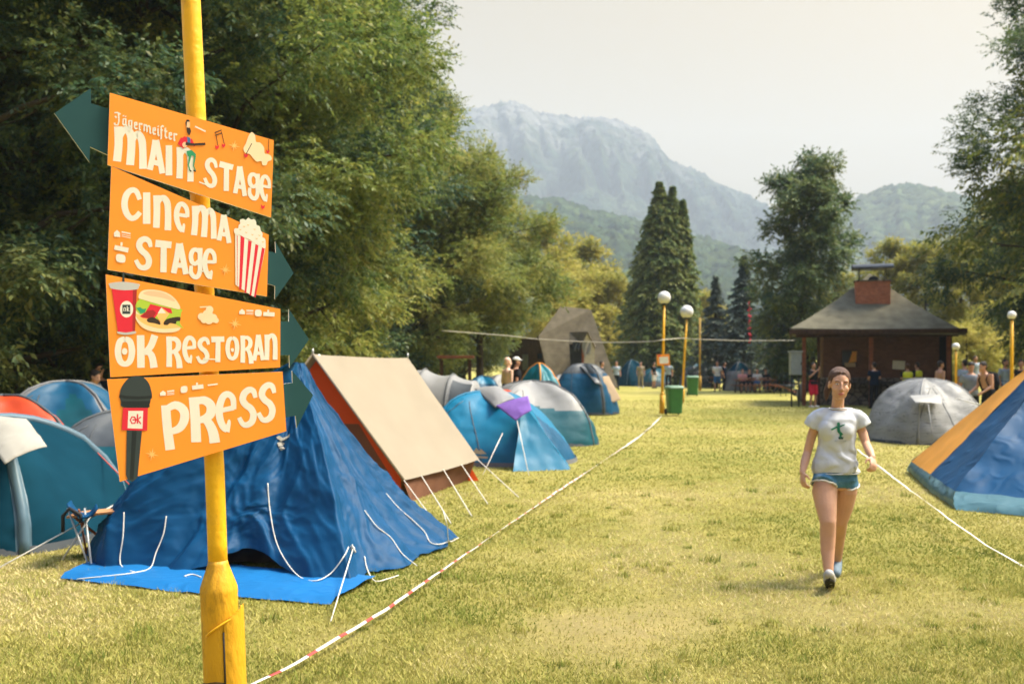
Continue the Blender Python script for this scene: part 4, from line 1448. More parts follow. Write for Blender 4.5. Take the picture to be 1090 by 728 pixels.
def wrinkled(fn, amp, freq, seed, lean=(1, 1, 1)):
    """adds folds along the surface normal of a grid function"""
    def f(u, v):
        p = Vector(fn(u, v))
        e = .01
        du = Vector(fn(min(u + e, 1), v)) - Vector(fn(max(u - e, 0), v))
        dv = Vector(fn(u, min(v + e, 1))) - Vector(fn(u, max(v - e, 0)))
        n = du.cross(dv)
        if n.length < 1e-9: return p
        n.normalize()
        q = Vector((p.x * lean[0], p.y * lean[1], p.z * lean[2])) * freq
        a = mnoise.fractal(q + Vector((seed, seed * .7, 0)), 1.0, 2.0, 4)
        rdg = 1 - abs(mnoise.noise(q * .8 + Vector((0, seed, 5))) * 2)
        return p + n * amp * (a * .7 + rdg * .6 - .3)
    return f

def panel(mb, c00, c10, c11, c01, nu=24, nv=20, sag=.04, amp=.012, freq=3.0, seed=0.0, m=0, mfn=None, lean=(1, 1, 1), sagv=None):
    """four-cornered cloth panel, slack in the middle"""
    c00, c10, c11, c01 = map(Vector, (c00, c10, c11, c01))
    n = (c10 - c00).cross(c01 - c00)
    n.normalize()
    def fn(u, v):
        p = c00 * (1 - u) * (1 - v) + c10 * u * (1 - v) + c11 * u * v + c01 * (1 - u) * v
        return p - Vector((0, 0, 1)) * sag * 4 * u * (1 - u) * (.3 + .7 * 4 * v * (1 - v)) if sagv is None else p + Vector(sagv) * 16 * u * (1 - u) * v * (1 - v)
    mb.grid(wrinkled(fn, amp, freq, seed, lean), nu, nv, m, True, mfn)

def dome(name, label, base, rz, a, b, h, lower, upper=None, split=.55, door=None, door_m=None, stripe=None, seam=True, group=None, seed=0.0, power=3.0,
         squash=.82, sleeve=True, skirt=None, na=72, nb=36, ground_m=None, stripes_at=None, amp=.020, sleeve_r=.022, lean=(0, 0)):
    """two-pole dome tent: rounded-square floor, panels slack between the crossing poles"""
    t = empty(name, base, label, 'tent', group, rz)
    mats = [lower, upper or lower, door_m or lower, stripe or lower]
    def outline(th):
        c, s_ = math.cos(th), math.sin(th)
        e = 2.0 / power
        return a * math.copysign(abs(c) ** e, c), b * math.copysign(abs(s_) ** e, s_)
    def corner(th):
        return abs(math.sin(2 * th)) ** 1.5     # 1 along the poles
    def fn(u, v):
        th = 2 * PI * u
        ox, oy = outline(th)
        ph = v * PI / 2
        r_ = math.cos(ph) ** (squash + .70 * (1 - corner(th)))
        z = h * math.sin(ph) ** 1.08
        k = 1 - .085 * (1 - corner(th)) * math.sin(min(1, v * 1.15) * PI)
        x, y = ox * r_ * k, oy * r_ * k
        q = Vector((x * 3, y * 3, z * 3 + seed))
        w_ = amp * (mnoise.fractal(q, 1, 2, 4) + .8 * (1 - abs(2 * mnoise.noise(q * 1.4)))) * (1 if v < .98 else .3)
        nrm = Vector((ox / a / a, oy / b / b, .6 * v / h)).normalized()
        return Vector((x, y, z)) + nrm * w_ + Vector((lean[0], lean[1], 0)) * (z / h)
    def mfn(u, v):
        th = 2 * PI * u
        if stripes_at and any(abs(((th - s0 + PI) % (2 * PI)) - PI) < wd for s0, wd in stripes_at): return 3
        if door:
            d0, dw, dh = door
            dt = abs(((th - d0 + PI) % (2 * PI)) - PI)
            if v < dh * (1 - (dt / dw) ** 2 * .6) and dt < dw: return 2
        th_split = split if not callable(split) else split(th)
        return 1 if v > th_split else 0
    mb = MB()
    mb.grid(fn, na, nb, 0, True, mfn, wrap=True)
    o = link('fly', mb.mesh('fly'), mats, t)
    if sleeve:
        for c0 in (PI / 4, 3 * PI / 4):
            sm = MB()
            pts = []
            for i in range(25):
                s_ = i / 24
                th = c0 if s_ < .5 else c0 + PI
                v = s_ * 2 if s_ < .5 else 2 - s_ * 2
                p = fn((th % (2 * PI)) / (2 * PI), v)
                pts.append(p * 1.0 + Vector((0, 0, .006)))
            sm.tube(pts, sleeve_r, 6)
            link('pole_sleeve', sm.mesh('pole_sleeve'), [stripe or upper or lower], t)
    for z0_ in (.62, .74):
        zm = MB()
        zp = [fn(z0_ + .05 * (k_ / 14) ** 2 * (1 if z0_ < .7 else -1), .02 + .66 * k_ / 14) for k_ in range(15)]
        zm.tube([p + Vector((p.x, p.y, 0)).normalized() * .004 for p in zp], .007, 5)
        link('zip', zm.mesh('zip'), [T_DGREY], t)
    gm = MB()
    def gf(u, v):
        th = 2 * PI * u
        ox, oy = outline(th)
        return Vector((ox * (1.0 + .015 * v), oy * (1 + .015 * v), .002 + .07 * (1 - v)))
    gm.grid(gf, na, 2, 0, True, None, wrap=True)
    link('groundsheet', gm.mesh('groundsheet'), [ground_m or T_DGREY], t)
    return t, fn

# ---- T5: the big blue tent with its fly thrown over, nearest the signpost ---
base5 = Vector((at(290, 0, 8.6).x, 8.6, 0))
t5 = empty('ridge_tent', base5, 'large royal blue tent with a crumpled fly and open mouth beside the signpost', 'tent')
APX = at(312, 386, 8.75)
APX2 = at(322, 388, 9.3)
FL = gp(96, 604, .0); FR = gp(372, 622, .0); BR = gp(490, 574, .0); BL_ = Vector((-3.9, 10.6, 0))
Cx = (FL + FR + BR + BL_) / 4
def b5(s):
    P = [FL, FR, BR, BL_]
    # lengths along front edge, right flank, back, left
    k = s * 4
    i = int(k) % 4
    f = k - int(k)
    p = P[i].lerp(P[(i + 1) % 4], f)
    out = (p - Cx); out.z = 0; out.normalize()
    bow = [.10, .06, 0, .15][i]
    p = p + out * bow * math.sin(f * PI)
    # loose cloth lying in scallops along the ground
    p = p + out * (.05 * math.sin(s * 61) + .05 * nz(s * 37, 3.3))
    return p
def s5(u, v):
    p0 = b5(u)
    top = APX.lerp(APX2, .5 - .5 * math.cos(u * 2 * PI + .4)) 
    vv = v ** .92
    p = p0.lerp(top, vv)
    lf = .5 + .5 * math.cos((u + .06) * 2 * PI)          # fuller on the left
    ph_ = max(0, vv - (.20 * lf ** 2 + .03) * math.sin(vv * PI))
    hp_ = p0.lerp(top, ph_)
    p.x, p.y = hp_.x, hp_.y
    k = u * 4
    i = int(k) % 4; f = k - int(k)
    # cloth hangs slack between the ridges that run from the apex to the corners
    edge = math.sin(f * PI)
    slack = [.30, .10, .25, .12][i]
    inn = (Cx - p0); inn.z = 0; inn.normalize()
    p = p + inn * slack * edge * math.sin(min(1, v * 1.05) * PI) * .85
    p.z -= .06 * edge * math.sin(v * PI)
    cb = math.exp(-((u - .5) / .11) ** 2)
    p.z -= .17 * cb * math.sin(min(1, v ** .8) * PI)
    p.x -= .05 * cb * math.sin(v * PI)
    # folds running down from the apex, and creases across
    rad = math.sin(u * 2 * PI * 9 + 2.2 * nz(u * 9, v * 1.7)) * .6 + math.sin(u * 2 * PI * 21 + 3 * nz(u * 15, v * 2.5, 4)) * .4
    amp = (.050 if i == 0 else .028 if i == 1 else .045) * (1 - v) ** .6 * min(1, v * 9 + .25)
    q = Vector((p.x * 2.6, p.y * 2.6, p.z * 4.5))
    cre = mnoise.fractal(q, 1, 2.1, 5)
    rdg = 1 - abs(2 * mnoise.noise(Vector((p.x * 2.2 + p.z * 2.2, p.y * 2.0, p.z * 3.2 + 7))))
    n = -inn * .8 + Vector((0, 0, .5))
    wu = u * 26 + 1.1 * nz(u * 11, v * 2.4, 3) + (1.6 * v if i == 1 else .9 * v * math.sin(u * 20))
    wv = v * 2.0 + .8 * nz(u * 9, v * 3, 8)
    fold = 0.0
    fr, am = 1.0, 1.0
    for o_ in range(4):
        fold += am * (1 - abs(2 * mnoise.noise(Vector((wu * fr * .9, wv * fr * (1.0 + .35 * o_), o_ * 3.1))))) ** 2
        fr *= 1.8; am *= .5
    p = p + n * (amp * rad + .014 * cre + .016 * rdg * (1 - .4 * v) + .042 * (fold - .8) * (1 - .45 * v) * (.6 if i == 1 else 1))
    # mouth of the tent: fly pushed up over the doorway
    if i == 0 and v < .30:
        m_ = math.exp(-((f - .62) / .16) ** 2) * (1 - v / .30)
        p = p + inn * .30 * m_ + Vector((0, 0, .20 * m_))
    p.z = max(p.z, .02 + .03 * abs(nz(u * 40, v * 20)))
    return p
m5 = MB()
m5.grid(s5, 440, 130, 0, True, None, wrap=True)
m5.build('fly', T_ROYAL, t5, org=base5)
tp = MB()
T5z = .045
def tarp(u, v):
    a = gp(64, 617).lerp(gp(352, 645), u) ; b = gp(110, 596).lerp(gp(400, 618), u)
    a = a + Vector((0, -.05 * math.sin(u * PI), 0))
    p = a.lerp(b, v)
    return Vector((p.x, p.y, T5z + .012 * nz(p.x * 4, p.y * 4) + .006 * nz(p.x * 12, p.y * 12) - .03 * (1 if v == 0 else 0)))
tp.grid(tarp, 60, 10, 0, True)
tp.build('groundsheet', T_TARP, t5, org=base5)
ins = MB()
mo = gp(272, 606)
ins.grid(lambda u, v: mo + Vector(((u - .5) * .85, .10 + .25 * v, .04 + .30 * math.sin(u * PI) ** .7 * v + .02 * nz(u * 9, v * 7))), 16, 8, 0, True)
ins.build('doorway', mat('brown_grey_sack', (.060, .046, .036), .9, .4, 6), t5, org=base5)  # brown-grey sack lying in the tent mouth
# ropes hanging loose on the blue fly
def on5(px, py, lift=.02):
    """point of the blue fly seen at this place: nearest surface along the line of sight"""
    d = (at(px, py, 1.0) - EYE).normalized()
    hit = BV5.ray_cast(EYE, d)
    if hit[0] is None:
        return gp(px, py, .03) if py > 560 else at(px, py, 8.6)
    return hit[0] + hit[1] * 0 - d * lift
from mathutils.bvhtree import BVHTree
BV5 = BVHTree.FromPolygons([Vector(v) for v in m5.v] + [Vector(v) for v in tp.v], m5.f + [tuple(i + len(m5.v) for i in f) for f in tp.f])
for lst in ([(285, 514), (287, 540), (293, 573), (303, 595), (318, 613), (335, 618), (352, 610), (366, 592), (371, 582)],
            [(388, 543), (401, 560), (416, 572), (428, 589), (444, 602)],
            [(411, 525), (424, 540), (441, 555), (452, 566), (458, 577), (468, 579), (478, 576)],
            [(472, 545), (476, 560), (478, 576), (488, 572)],
            [(388, 592), (391, 606), (399, 618), (412, 616), (424, 612)],
            [(132, 545), (131, 570), (128, 600), (144, 609)],
            [(177, 549), (174, 568), (166, 588), (160, 604), (144, 609), (122, 612), (82, 616)],
            [(196, 613), (205, 611), (214, 614)]):
    rope(t5, base5, [on5(*q) for q in lst], .0045, 'loose_cord')
rope(t5, base5, [on5(376, 583, .03), gp(352, 661, .02)], .0045, 'guy_rope', sag=.0)
kn = MB(); kn.ell(on5(375, 584, .03), .022); kn.tube([on5(375, 584, .04), on5(374, 580, .05), on5(378, 588, .05)], .012, 6)
kn.build('rope_knot', ROPE, t5, org=base5)
lg = MB()
def logo_pts(pts):
    return [on5(x, y, .012) for x, y in pts]
for pts in ([(294, 465.5), (297, 463.4), (301, 466), (306, 464), (308.4, 461.2), (308, 464.6), (303, 468.6), (299, 469.6)], [(295, 471), (299, 470.4), (303, 471.6), (301.4, 474.4), (296.4, 475)], [(296.6, 476), (301.6, 475.6), (303.4, 477.6), (299, 479.4)]):
    P = logo_pts(pts)
    o = len(lg.v); lg.v.extend([tuple(p) for p in P]); lg.face(list(range(o, o + len(P))))
lg.build('emblem', T_WHITE, t5, org=base5)

# ---- T6: cream canvas ridge tent -------------------------------------------
base6 = Vector((-1.9, 13.6, 0))
t6 = empty('ridge_tent', base6, 'cream canvas ridge tent with an orange red front and brown side walls', 'tent')
EF, ER = at(430, 511, 12.0), at(510, 489, 14.3)
RF, RR = at(333, 377, 12.45), at(434, 381, 14.75)
LF, LR = RF * 2 - EF, RR * 2 - ER
LF.z = EF.z; LR.z = ER.z
WF, WR = at(437, 537, 12.15), at(498, 516, 14.4)
WF.z = WR.z = 0.0
dn = Vector((0, 0, 1))
def part6(nm, m, corners, **kw):
    b_ = MB(); panel(b_, *corners, **kw)
    return b_.build(nm, m, t6, org=base6)
part6('roof_panel', T_CREAM, (EF, ER, RR, RF), nu=36, nv=24, sag=.05, amp=.008, freq=2.0, seed=1)
part6('roof_panel', T_CREAM, (LF, LR, RR, RF), nu=20, nv=16, sag=.04, amp=.008, freq=2.0, seed=2)
inner = (LF - EF).normalized()
fwd = (ER - EF).normalized()
e_f = EF + inner * .10 + fwd * .12; l_f = LF - inner * .10 + fwd * .12; r_f = RF + fwd * .12 - dn * .05
# orange gable front, with a brown lower flap to the right
fm = MB()
g0 = Vector((l_f.x, l_f.y, 0.0)); g1 = Vector((e_f.x, e_f.y, 0.0))
fm.grid(wrinkled(lambda u, v: (g0.lerp(g1, u) * (1 - v) + (l_f.lerp(e_f, u) if v < .16 else l_f.lerp(e_f, u)) * v) if v <= 1 else None, .008, 3, 4), 16, 4, 0, True)
fm.grid(wrinkled(lambda u, v: l_f.lerp(e_f, u).lerp(r_f, v), .012, 2.5, 6), 20, 18, 0, True, lambda u, v: 1 if (.30 < u < .93 and v < .44) else 0)
link('front_wall', fm.mesh('front_wall', base6), [T_ORANGE, cloth('canvas_red_brown', (.20, .075, .04), .2, .8, .3, 6, .12, .1)], t6)
part6('side_wall', T_BROWN, (Vector((WF.x, WF.y, 0)), Vector((WR.x, WR.y, 0)), ER + inner * .05, EF + inner * .05 + fwd * .05), nu=20, nv=8, sag=0, amp=.02, freq=3, seed=5)
lw0, lw1 = LF - inner * .05, LR - inner * .05
part6('side_wall', T_BROWN, (Vector((lw0.x, lw0.y, 0)), Vector((lw1.x, lw1.y, 0)), lw1, lw0), nu=12, nv=5, sag=0, amp=.01, seed=5)
bk0, bk1 = LR + fwd * .0, ER
part6('back_wall', T_ORANGE, (Vector((bk0.x, bk0.y, 0)), Vector((bk1.x, bk1.y, 0)), RR, RR + Vector((.001, 0, 0))), nu=12, nv=12, sag=0, amp=.01, seed=8)
# front edge strip of the roof and ridge pole tips
ed = MB(); ed.tube([EF, RF], .018, 6); ed.tube([RF, LF], .018, 6)
ed.build('roof_hem', T_CREAM, t6, org=base6)
for p in (RF, RR):
    q = MB(); q.tube([p - dn * .02, p + dn * .07], .012, 8); q.build('pole_tip', POLE, t6, org=base6)
q = MB(); q.tube([Vector((RF.x, RF.y, 0)) + fwd * .14, RF + fwd * .14], .018, 8); q.build('tent_pole', POLE, t6, org=base6)
for f_, px, py in ((.20, 480, 557), (.48, 502, 549), (.73, 519, 536), (.98, 552, 529)):
    a_ = EF.lerp(ER, f_)
    rope(t6, base6, [a_, gp(px, py, .02)], .006)
for f_, px, py in ((0.0, 441, 566),):
    rope(t6, base6, [EF, gp(474, 571, .02)], .006)

# ---- T15: blue and yellow tent at the right --------------------------------
base15 = Vector((at(1080, 0, 12.6).x, 12.6, 0))
t15 = empty('ridge_tent', base15, 'royal blue tent with a yellow orange edge cut by the right photo edge', 'tent')
A15 = at(1116, 372, 13.4)
G0, G1, G2, G3 = gp(969, 503), gp(1016, 538), gp(1190, 556), Vector((8.6, 15.6, 0))
up15 = lambda p, d=.16: p + Vector((0, 0, d)) + (A15 - p).normalized() * .02
def p15(nm, m, c, **kw):
    b_ = MB(); panel(b_, *c, **kw); return b_.build(nm, m, t15, org=base15)
ys15 = G0.lerp(G1, .50)
A15b = A15 + Vector((1.6, -.25, .02))
p15('gable_panel', T_YORANGE, (up15(G0), up15(ys15), A15 + Vector((.03, -.06, -.02)), A15), nu=10, nv=40, sag=.02, amp=.014, freq=2, seed=3)
b_ = MB()
panel(b_, up15(ys15), up15(G1), A15 + Vector((.10, -.16, -.02)), A15 + Vector((.03, -.06, -.02)), nu=16, nv=44, sag=.05, amp=.03, freq=1.6, seed=7)
panel(b_, up15(G1), up15(G2), A15b, A15 + Vector((.10, -.16, -.02)), nu=40, nv=44, sag=.10, amp=.05, freq=1.3, seed=9, lean=(1.6, 1, .8))
b_.build('roof_panel', T_ROYAL, t15, org=base15)
b_ = MB()
panel(b_, up15(G0), up15(G3), A15b, A15, nu=16, nv=16, sag=.05, amp=.03, seed=2)
b_.build('back_panel', T_ROYAL, t15, org=base15)
b_ = MB()
sk = [up15(G0), up15(ys15), up15(G1), up15(G2)]
lo_ = [gp(966, 502), gp(990, 524), gp(1017, 543), gp(1192, 560)]
for i in range(3):
    b_.grid(wrinkled(lambda u, v, i=i: sk[i].lerp(sk[i + 1], u).lerp(lo_[i].lerp(lo_[i + 1], u) + Vector((0, 0, .01)), v) + Vector((-.05, -.06, 0)) * math.sin(v * PI), .025, 5, 3 + i), 20, 6, 0, True)
b_.build('mud_skirt', T_SKIRT, t15, org=base15)

# ---- dome tents on the left -------------------------------------------------
t1, f1 = dome('dome_tent', 'large slate blue dome tent with pale blue pole sleeves at the left edge', (at(-22, 0, 9.9).x, 9.9, 0), R(-3), 1.30, 1.30, 1.14,
              T_SLATE, T_SLATE, stripe=T_PALEB, stripes_at=[(PI / 4 * k, .055) for k in (1, 3, 5, 7)], seed=1, sleeve_r=.05, amp=.022, na=88, nb=36, door=(R(222), .30, .5), door_m=T_PALEB)
def towel(name, label, m, pts, drop=.0, cat='towel', nu=16, nv=16, amp=.012, group=None):
    """cloth thrown over something: a curved sheet with its four corners given"""
    c = (Vector(pts[0]) + Vector(pts[1]) + Vector(pts[2]) + Vector(pts[3])) / 4
    b_ = MB(); panel(b_, *pts, nu=nu, nv=nv, sag=-drop, amp=amp, freq=5, seed=c.x)
    s0 = len(b_.v)
    o = b_.build(name, m, None, org=c)
    md = o.modifiers.new('thick', 'SOLIDIFY'); md.thickness = .006
    return tag(o, label, cat, group)
towel('towel', 'cream towel spread to dry over the top of the slate blue dome tent', T_WHITE, (at(5, 494, 8.5), at(50, 475, 8.75), at(28, 446, 9.35), at(-30, 446, 9.3)), .06)
rope(t1, Vector(t1.location), [at(122, 537, 8.9), gp(-12, 610, .02)], .006).rotation_euler = (0, 0, R(3))
rp = t1.children[-1]

t2, _ = dome('dome_tent', 'orange red dome tent partly hidden behind the slate blue dome', (at(3, 0, 12.6).x, 12.6, 0), R(30), 1.05, 1.0, 1.28, T_RED, T_RED, stripe=T_DGREY, seed=2, group=None)
t3, _ = dome('dome_tent', 'blue dome tent with a grey ridge band under the shaded trees at the left', (at(70, 0, 14.8).x, 14.8, 0), R(12), 1.12, 1.05, 1.42, T_MIDB, T_MIDB, stripe=T_MGREY,
             stripes_at=[(PI / 4 * 5, .18), (PI / 4 * 7, .05)], seed=3, door=(R(285), .35, .7), door_m=T_TEALB)
t4, _ = dome('dome_tent', 'teal dome tent with a grey top half hidden behind the press board', (at(135, 0, 12.0).x, 12.0, 0), R(0), .95, .9, 1.12, T_TEALB, T_DGREY, .48, stripe=T_DGREY, seed=4)
rp4 = MB(); rp4.tube([at(92, 470, 10.9), at(140, 518, 9.9)], .006, 6)
rp4.build('guy_rope', mat('red_cord', (.5, .08, .06), .7, .1, 20), t4, org=Vector(t4.location))

# ---- row of tents to the right of the cream one -----------------------------
# grey tunnel tent
bt = Vector((at(468, 0, 22.5).x, 22.5, 0))
tt = empty('tunnel_tent', bt, 'pale grey tunnel tent behind the cream canvas tent', 'tent', None, R(-12))
def tun(u, v):
    L_ = -1.05 + 2.1 * v
    hh_ = (1.66 - .34 * v) * (1 if v < .92 else 1 - (v - .92) * 6)
    th = PI * u
    rib = 1 - .05 * abs(math.sin(v * PI * 3))
    return Vector((L_ * .95, -math.cos(th) * .85, math.sin(th) ** .85 * hh_ * rib + .012 * fbm(L_ * 3, th * 2)))
b_ = MB(); b_.grid(tun, 24, 36, 0, True, lambda u, v: 1 if v > .97 or (v > .66 and u < .5 and False) else 0)
b_.grid(lambda u, v: tun(u, 0) * Vector((1, 1, 1)).x if v == 0 else Vector((-1.05 * .95, -math.cos(PI * u) * .85 * (1 - v), math.sin(PI * u) ** .85 * 1.66 * (1 - v))), 24, 6, 1, True)
link('fly', b_.mesh('fly'), [T_LGREY, T_MGREY], tt)
b_ = MB(); 
for vv in (.33, .66):
    b2_ = MB(); b2_.tube([tun(i / 24, vv) * 1.008 for i in range(25)], .02, 6); link('pole_sleeve', b2_.mesh('pole_sleeve'), [T_MGREY], tt)
b_ = MB(); b_.grid(lambda u, v: tun(.12 + .25 * u, .70 + .22 * v) * 1.012, 8, 8, 0, True); link('window_flap', b_.mesh('window_flap'), [T_DGREY], tt)

t8, f8 = dome('dome_tent', 'bright blue dome tent with a pale top and a purple towel on its porch', (at(533, 0, 17.4).x, 17.4, 0), R(-8), 1.32, 1.20, 1.20, T_BRIGHT, T_BRIGHT, stripe=T_BRIGHT, seed=8,
              lean=(-.25, 0), na=80, nb=36, power=2.3, door=(R(-25), .62, .62), door_m=T_MIDB, ground_m=T_MGREY)
# porch of the bright blue tent
pb = MB()
ptop, pl, pr, pbk = at(556, 432, 16.3), gp(546, 502), gp(607, 500), at(590, 470, 16.6)
panel(pb, pl, pr, ptop + Vector((.05, 0, 0)), ptop, nu=20, nv=20, sag=.03, amp=.02, freq=3, seed=2)
panel(pb, pr, gp(604, 488), ptop + Vector((.10, .25, 0)), ptop + Vector((.05, 0, 0)), nu=12, nv=16, sag=.03, amp=.02, seed=5)
pb.build('porch', T_BRIGHT, None, org=Vector(t8.location))
po = C.objects['porch']; po.parent = t8; po.location = (0, 0, 0); po.rotation_euler = (0, 0, R(8))
for l0 in ([at(550, 446, 15.9), gp(563, 506, .02)], [at(535, 461, 15.9), gp(514, 505, .02)]):
    o_ = rope(t8, Vector(t8.location), l0, .006); o_.rotation_euler = (0, 0, R(8))
towel('towel', 'purple towel drying over the porch of the bright blue dome tent', T_PURPLE, (at(549, 448, 15.85), at(566, 437, 15.9), at(562, 421, 16.4), at(528, 432, 16.4)), .03)
towel('flysheet', 'pale grey flysheet pulled over the back of the bright blue dome tent', T_LGREY, (at(527, 434, 16.7), at(548, 424, 16.9), at(533, 412, 17.6), at(505, 414, 17.5)), .10, 'tent fly')
lm = MB()
for pts in ([(503, 482), (507, 476.5), (510, 480), (512, 477.5), (518, 483), (511, 483.4)], [(505, 485), (519, 486), (519, 488), (505, 487)]):
    lm.poly([at(x, y, 16.02 - .004 * (x - 503)) for x, y in pts])
lo8 = lm.build('emblem', T_WHITE, t8, org=Vector(t8.location)); lo8.rotation_euler = (0, 0, R(8))

t9, _ = dome('dome_tent', 'teal dome tent with a grey and red fly behind the bright blue one', (at(566, 0, 21.3).x, 21.3, 0), R(10), 1.35, 1.35, 1.30, T_TEALB, T_LGREY, lambda th: .50 + .12 * math.sin(th * 2 + .6), stripe=T_MGREY, seed=9,
             stripes_at=None)
t9b = MB(); t9b.grid(lambda u, v: at(528 + 17 * u - 4 * v, 417.5 - 4.5 * u * (1 - v) - 3 * v + 3.2 * (1 - v), 20.1 + .35 * v), 6, 4, 0, True)
o_ = t9b.build('red_patch', T_RED, t9, org=Vector(t9.location)); o_.rotation_euler = (0, 0, -R(10))
t10, _ = dome('dome_tent', 'turquoise dome tent with an orange edge beside the two men', (at(574, 0, 30).x, 30, 0), R(35), .62, 1.0, 1.68, T_TURQ, T_TURQ, stripe=T_YORANGE, seed=10, stripes_at=[(PI / 4 * 7, .10)], power=2.1, squash=1.15)
t10b, _ = dome('dome_tent', 'dark teal dome tent in front of the turquoise one', (at(581, 0, 28).x, 28, 0), R(10), .72, .8, 1.18, T_TEALB, T_TEALB, stripe=T_DGREY, seed=11)
t12, _ = dome('dome_tent', 'small bluish grey dome tent behind the dark blue one', (at(598, 0, 36).x, 36, 0), R(10), .75, .8, 1.25, T_PALEB, T_MGREY, .6, stripe=T_MGREY, seed=12)
t11, f11 = dome('dome_tent', 'dark blue dome tent with clothes thrown on top near the tan cottage', (at(622, 0, 33.6).x, 33.6, 0), R(-20), 1.12, 1.0, 1.66, T_MIDB, T_DGREY, lambda th: .62, stripe=T_DGREY, seed=13,
                stripes_at=[(PI / 4 * 7, .12)], squash=.75)
towel('sweater', 'grey sweater lying over the top of the dark blue dome tent', T_MGREY, (at(634, 408, 32.6), at(643, 414, 32.7), at(641, 396, 33.4), at(617, 389.6, 33.4)), .16, 'clothing')
towel('blanket', 'beige blanket hanging down beside the dark blue dome tent', T_BEIGE, (at(644, 433, 32.8), at(661, 425, 33.4), at(648, 400, 33.8), at(638, 402, 33.2)), .05, 'blanket')
t13, _ = dome('dome_tent', 'lime green dome tent half hidden behind the grey tunnel tent', (at(507, 0, 27).x, 27, 0), R(15), .72, .72, .98, T_LIME, T_LIME, stripe=T_LIME, seed=14)
t14, _ = dome('dome_tent', 'small blue dome tent behind the lime green one', (at(514, 0, 33).x, 33, 0), R(15), .72, .72, 1.25, T_MIDB, T_BRIGHT, .6, stripe=T_MIDB, seed=15)
t16, _ = dome('dome_tent', 'beige dome tent behind the shirtless man', (at(534, 0, 36).x, 36, 0), R(15), .85, .8, 1.25, T_BEIGE, T_LGREY, .3, stripe=T_LGREY, seed=16)

t17, f17 = dome('dome_tent', 'grey dome tent with thin dark line print in front of the brick hut', (at(985, 0, 21.6).x, 21.6, 0), R(18), 1.22, 1.15, 1.34, T_LINED, T_LINED, stripe=T_LGREY, seed=17, na=80, nb=36, door=(R(292), .62, .72), door_m=T_LINED, power=2.3)
cm = MB()
panel(cm, at(975, 428, 20.4), at(1003, 430, 20.5), at(1001, 420, 20.75), at(968, 421, 20.7), nu=12, nv=6, sag=-.03, amp=.008, seed=3)
o_ = cm.build('door_canopy', T_LGREY, t17, org=Vector(t17.location)); o_.rotation_euler = (0, 0, -R(18))
o_ = rope(t17, Vector(t17.location), [at(988, 430, 20.35), gp(994, 474, .05)], .010, 'door_pole', T_LGREY); o_.rotation_euler = (0, 0, -R(18))
o_ = rope(t17, Vector(t17.location), [at(1018, 424, 20.8), at(1052, 433, 18.5)], .012, 'guy_rope'); o_.rotation_euler = (0, 0, -R(18))
# far small tents by the cedar and the tables
dome('dome_tent', 'blue grey tent standing on the shaded lawn left of the big cedar', (at(673, 0, 72).x, 72, 0), R(15), 1.0, 1.2, 1.9, T_SLATE, T_SLATE, stripe=T_PALEB, seed=18, squash=1.2)
dome('dome_tent', 'dark tent at the foot of the big cedar', (at(697, 0, 71).x, 71, 0), R(15), 1.1, 1.1, 1.3, T_DGREY, T_TEALB, .2, stripe=T_DGREY, seed=19)
dome('dome_tent', 'dark green tent right of the second bin and the big cedar', (at(741, 0, 70).x, 70, 0), R(15), 1.1, 1.1, 1.6, T_DGREY, T_TEALB, .7, stripe=T_DGREY, seed=20)
dome('dome_tent', 'grey pointed tent beside the picnic table', (at(787, 0, 60).x, 60, 0), R(15), .95, .9, 1.75, T_MGREY, T_SLATE, .5, stripe=T_MGREY, seed=21, squash=1.35)
dome('dome_tent', 'dark tent with a red roof edge behind the picnic table', (at(829, 0, 63).x, 63, 0), R(15), .9, .9, 1.35, T_TEALB, T_RED, .80, stripe=T_DGREY, seed=22, squash=.9)
# ================================================================== BRICK HUT
def brick_mat(name, c1, c2, mortar, scale, rough=.9, w=.5, h=.25, off=.5):
    m = bpy.data.materials.new(name); m.use_nodes = True
    t = m.node_tree; b = t.nodes['Principled BSDF']
    tc = t.nodes.new('ShaderNodeTexCoord')
    sx = t.nodes.new('ShaderNodeSeparateXYZ'); lk(t, tc.outputs['Object'], sx.inputs['Vector'])
    ad = t.nodes.new('ShaderNodeMath'); ad.operation = 'ADD'
    lk(t, sx.outputs['X'], ad.inputs[0]); lk(t, sx.outputs['Y'], ad.inputs[1])
    cb = t.nodes.new('ShaderNodeCombineXYZ')
    lk(t, ad.outputs[0], cb.inputs['X']); lk(t, sx.outputs['Z'], cb.inputs['Y'])
    br = t.nodes.new('ShaderNodeTexBrick')
    br.inputs['Scale'].default_value = scale
    br.inputs['Color1'].default_value = (*c1, 1); br.inputs['Color2'].default_value = (*c2, 1); br.inputs['Mortar'].default_value = (*mortar, 1)
    br.inputs['Mortar Size'].default_value = .016
    br.inputs['Brick Width'].default_value = w; br.inputs['Row Height'].default_value = h
    br.offset = off
    lk(t, cb.outputs['Vector'], br.inputs['Vector'])
    n = t.nodes.new('ShaderNodeTexNoise'); n.inputs['Scale'].default_value = 3; n.inputs['Detail'].default_value = 7
    lk(t, tc.outputs['Object'], n.inputs['Vector'])
    mr = t.nodes.new('ShaderNodeMapRange'); mr.inputs['To Min'].default_value = .6; mr.inputs['To Max'].default_value = 1.3
    lk(t, n.outputs['Fac'], mr.inputs['Value'])
    mx = t.nodes.new('ShaderNodeMix'); mx.data_type = 'RGBA'; mx.blend_type = 'MULTIPLY'; mx.inputs['Factor'].default_value = 1
    lk(t, br.outputs['Color'], mx.inputs[6]); lk(t, mr.outputs['Result'], mx.inputs[7])
    lk(t, mx.outputs[2], b.inputs['Base Color'])
    b.inputs['Roughness'].default_value = rough; b.inputs['Specular IOR Level'].default_value = .1
    return m
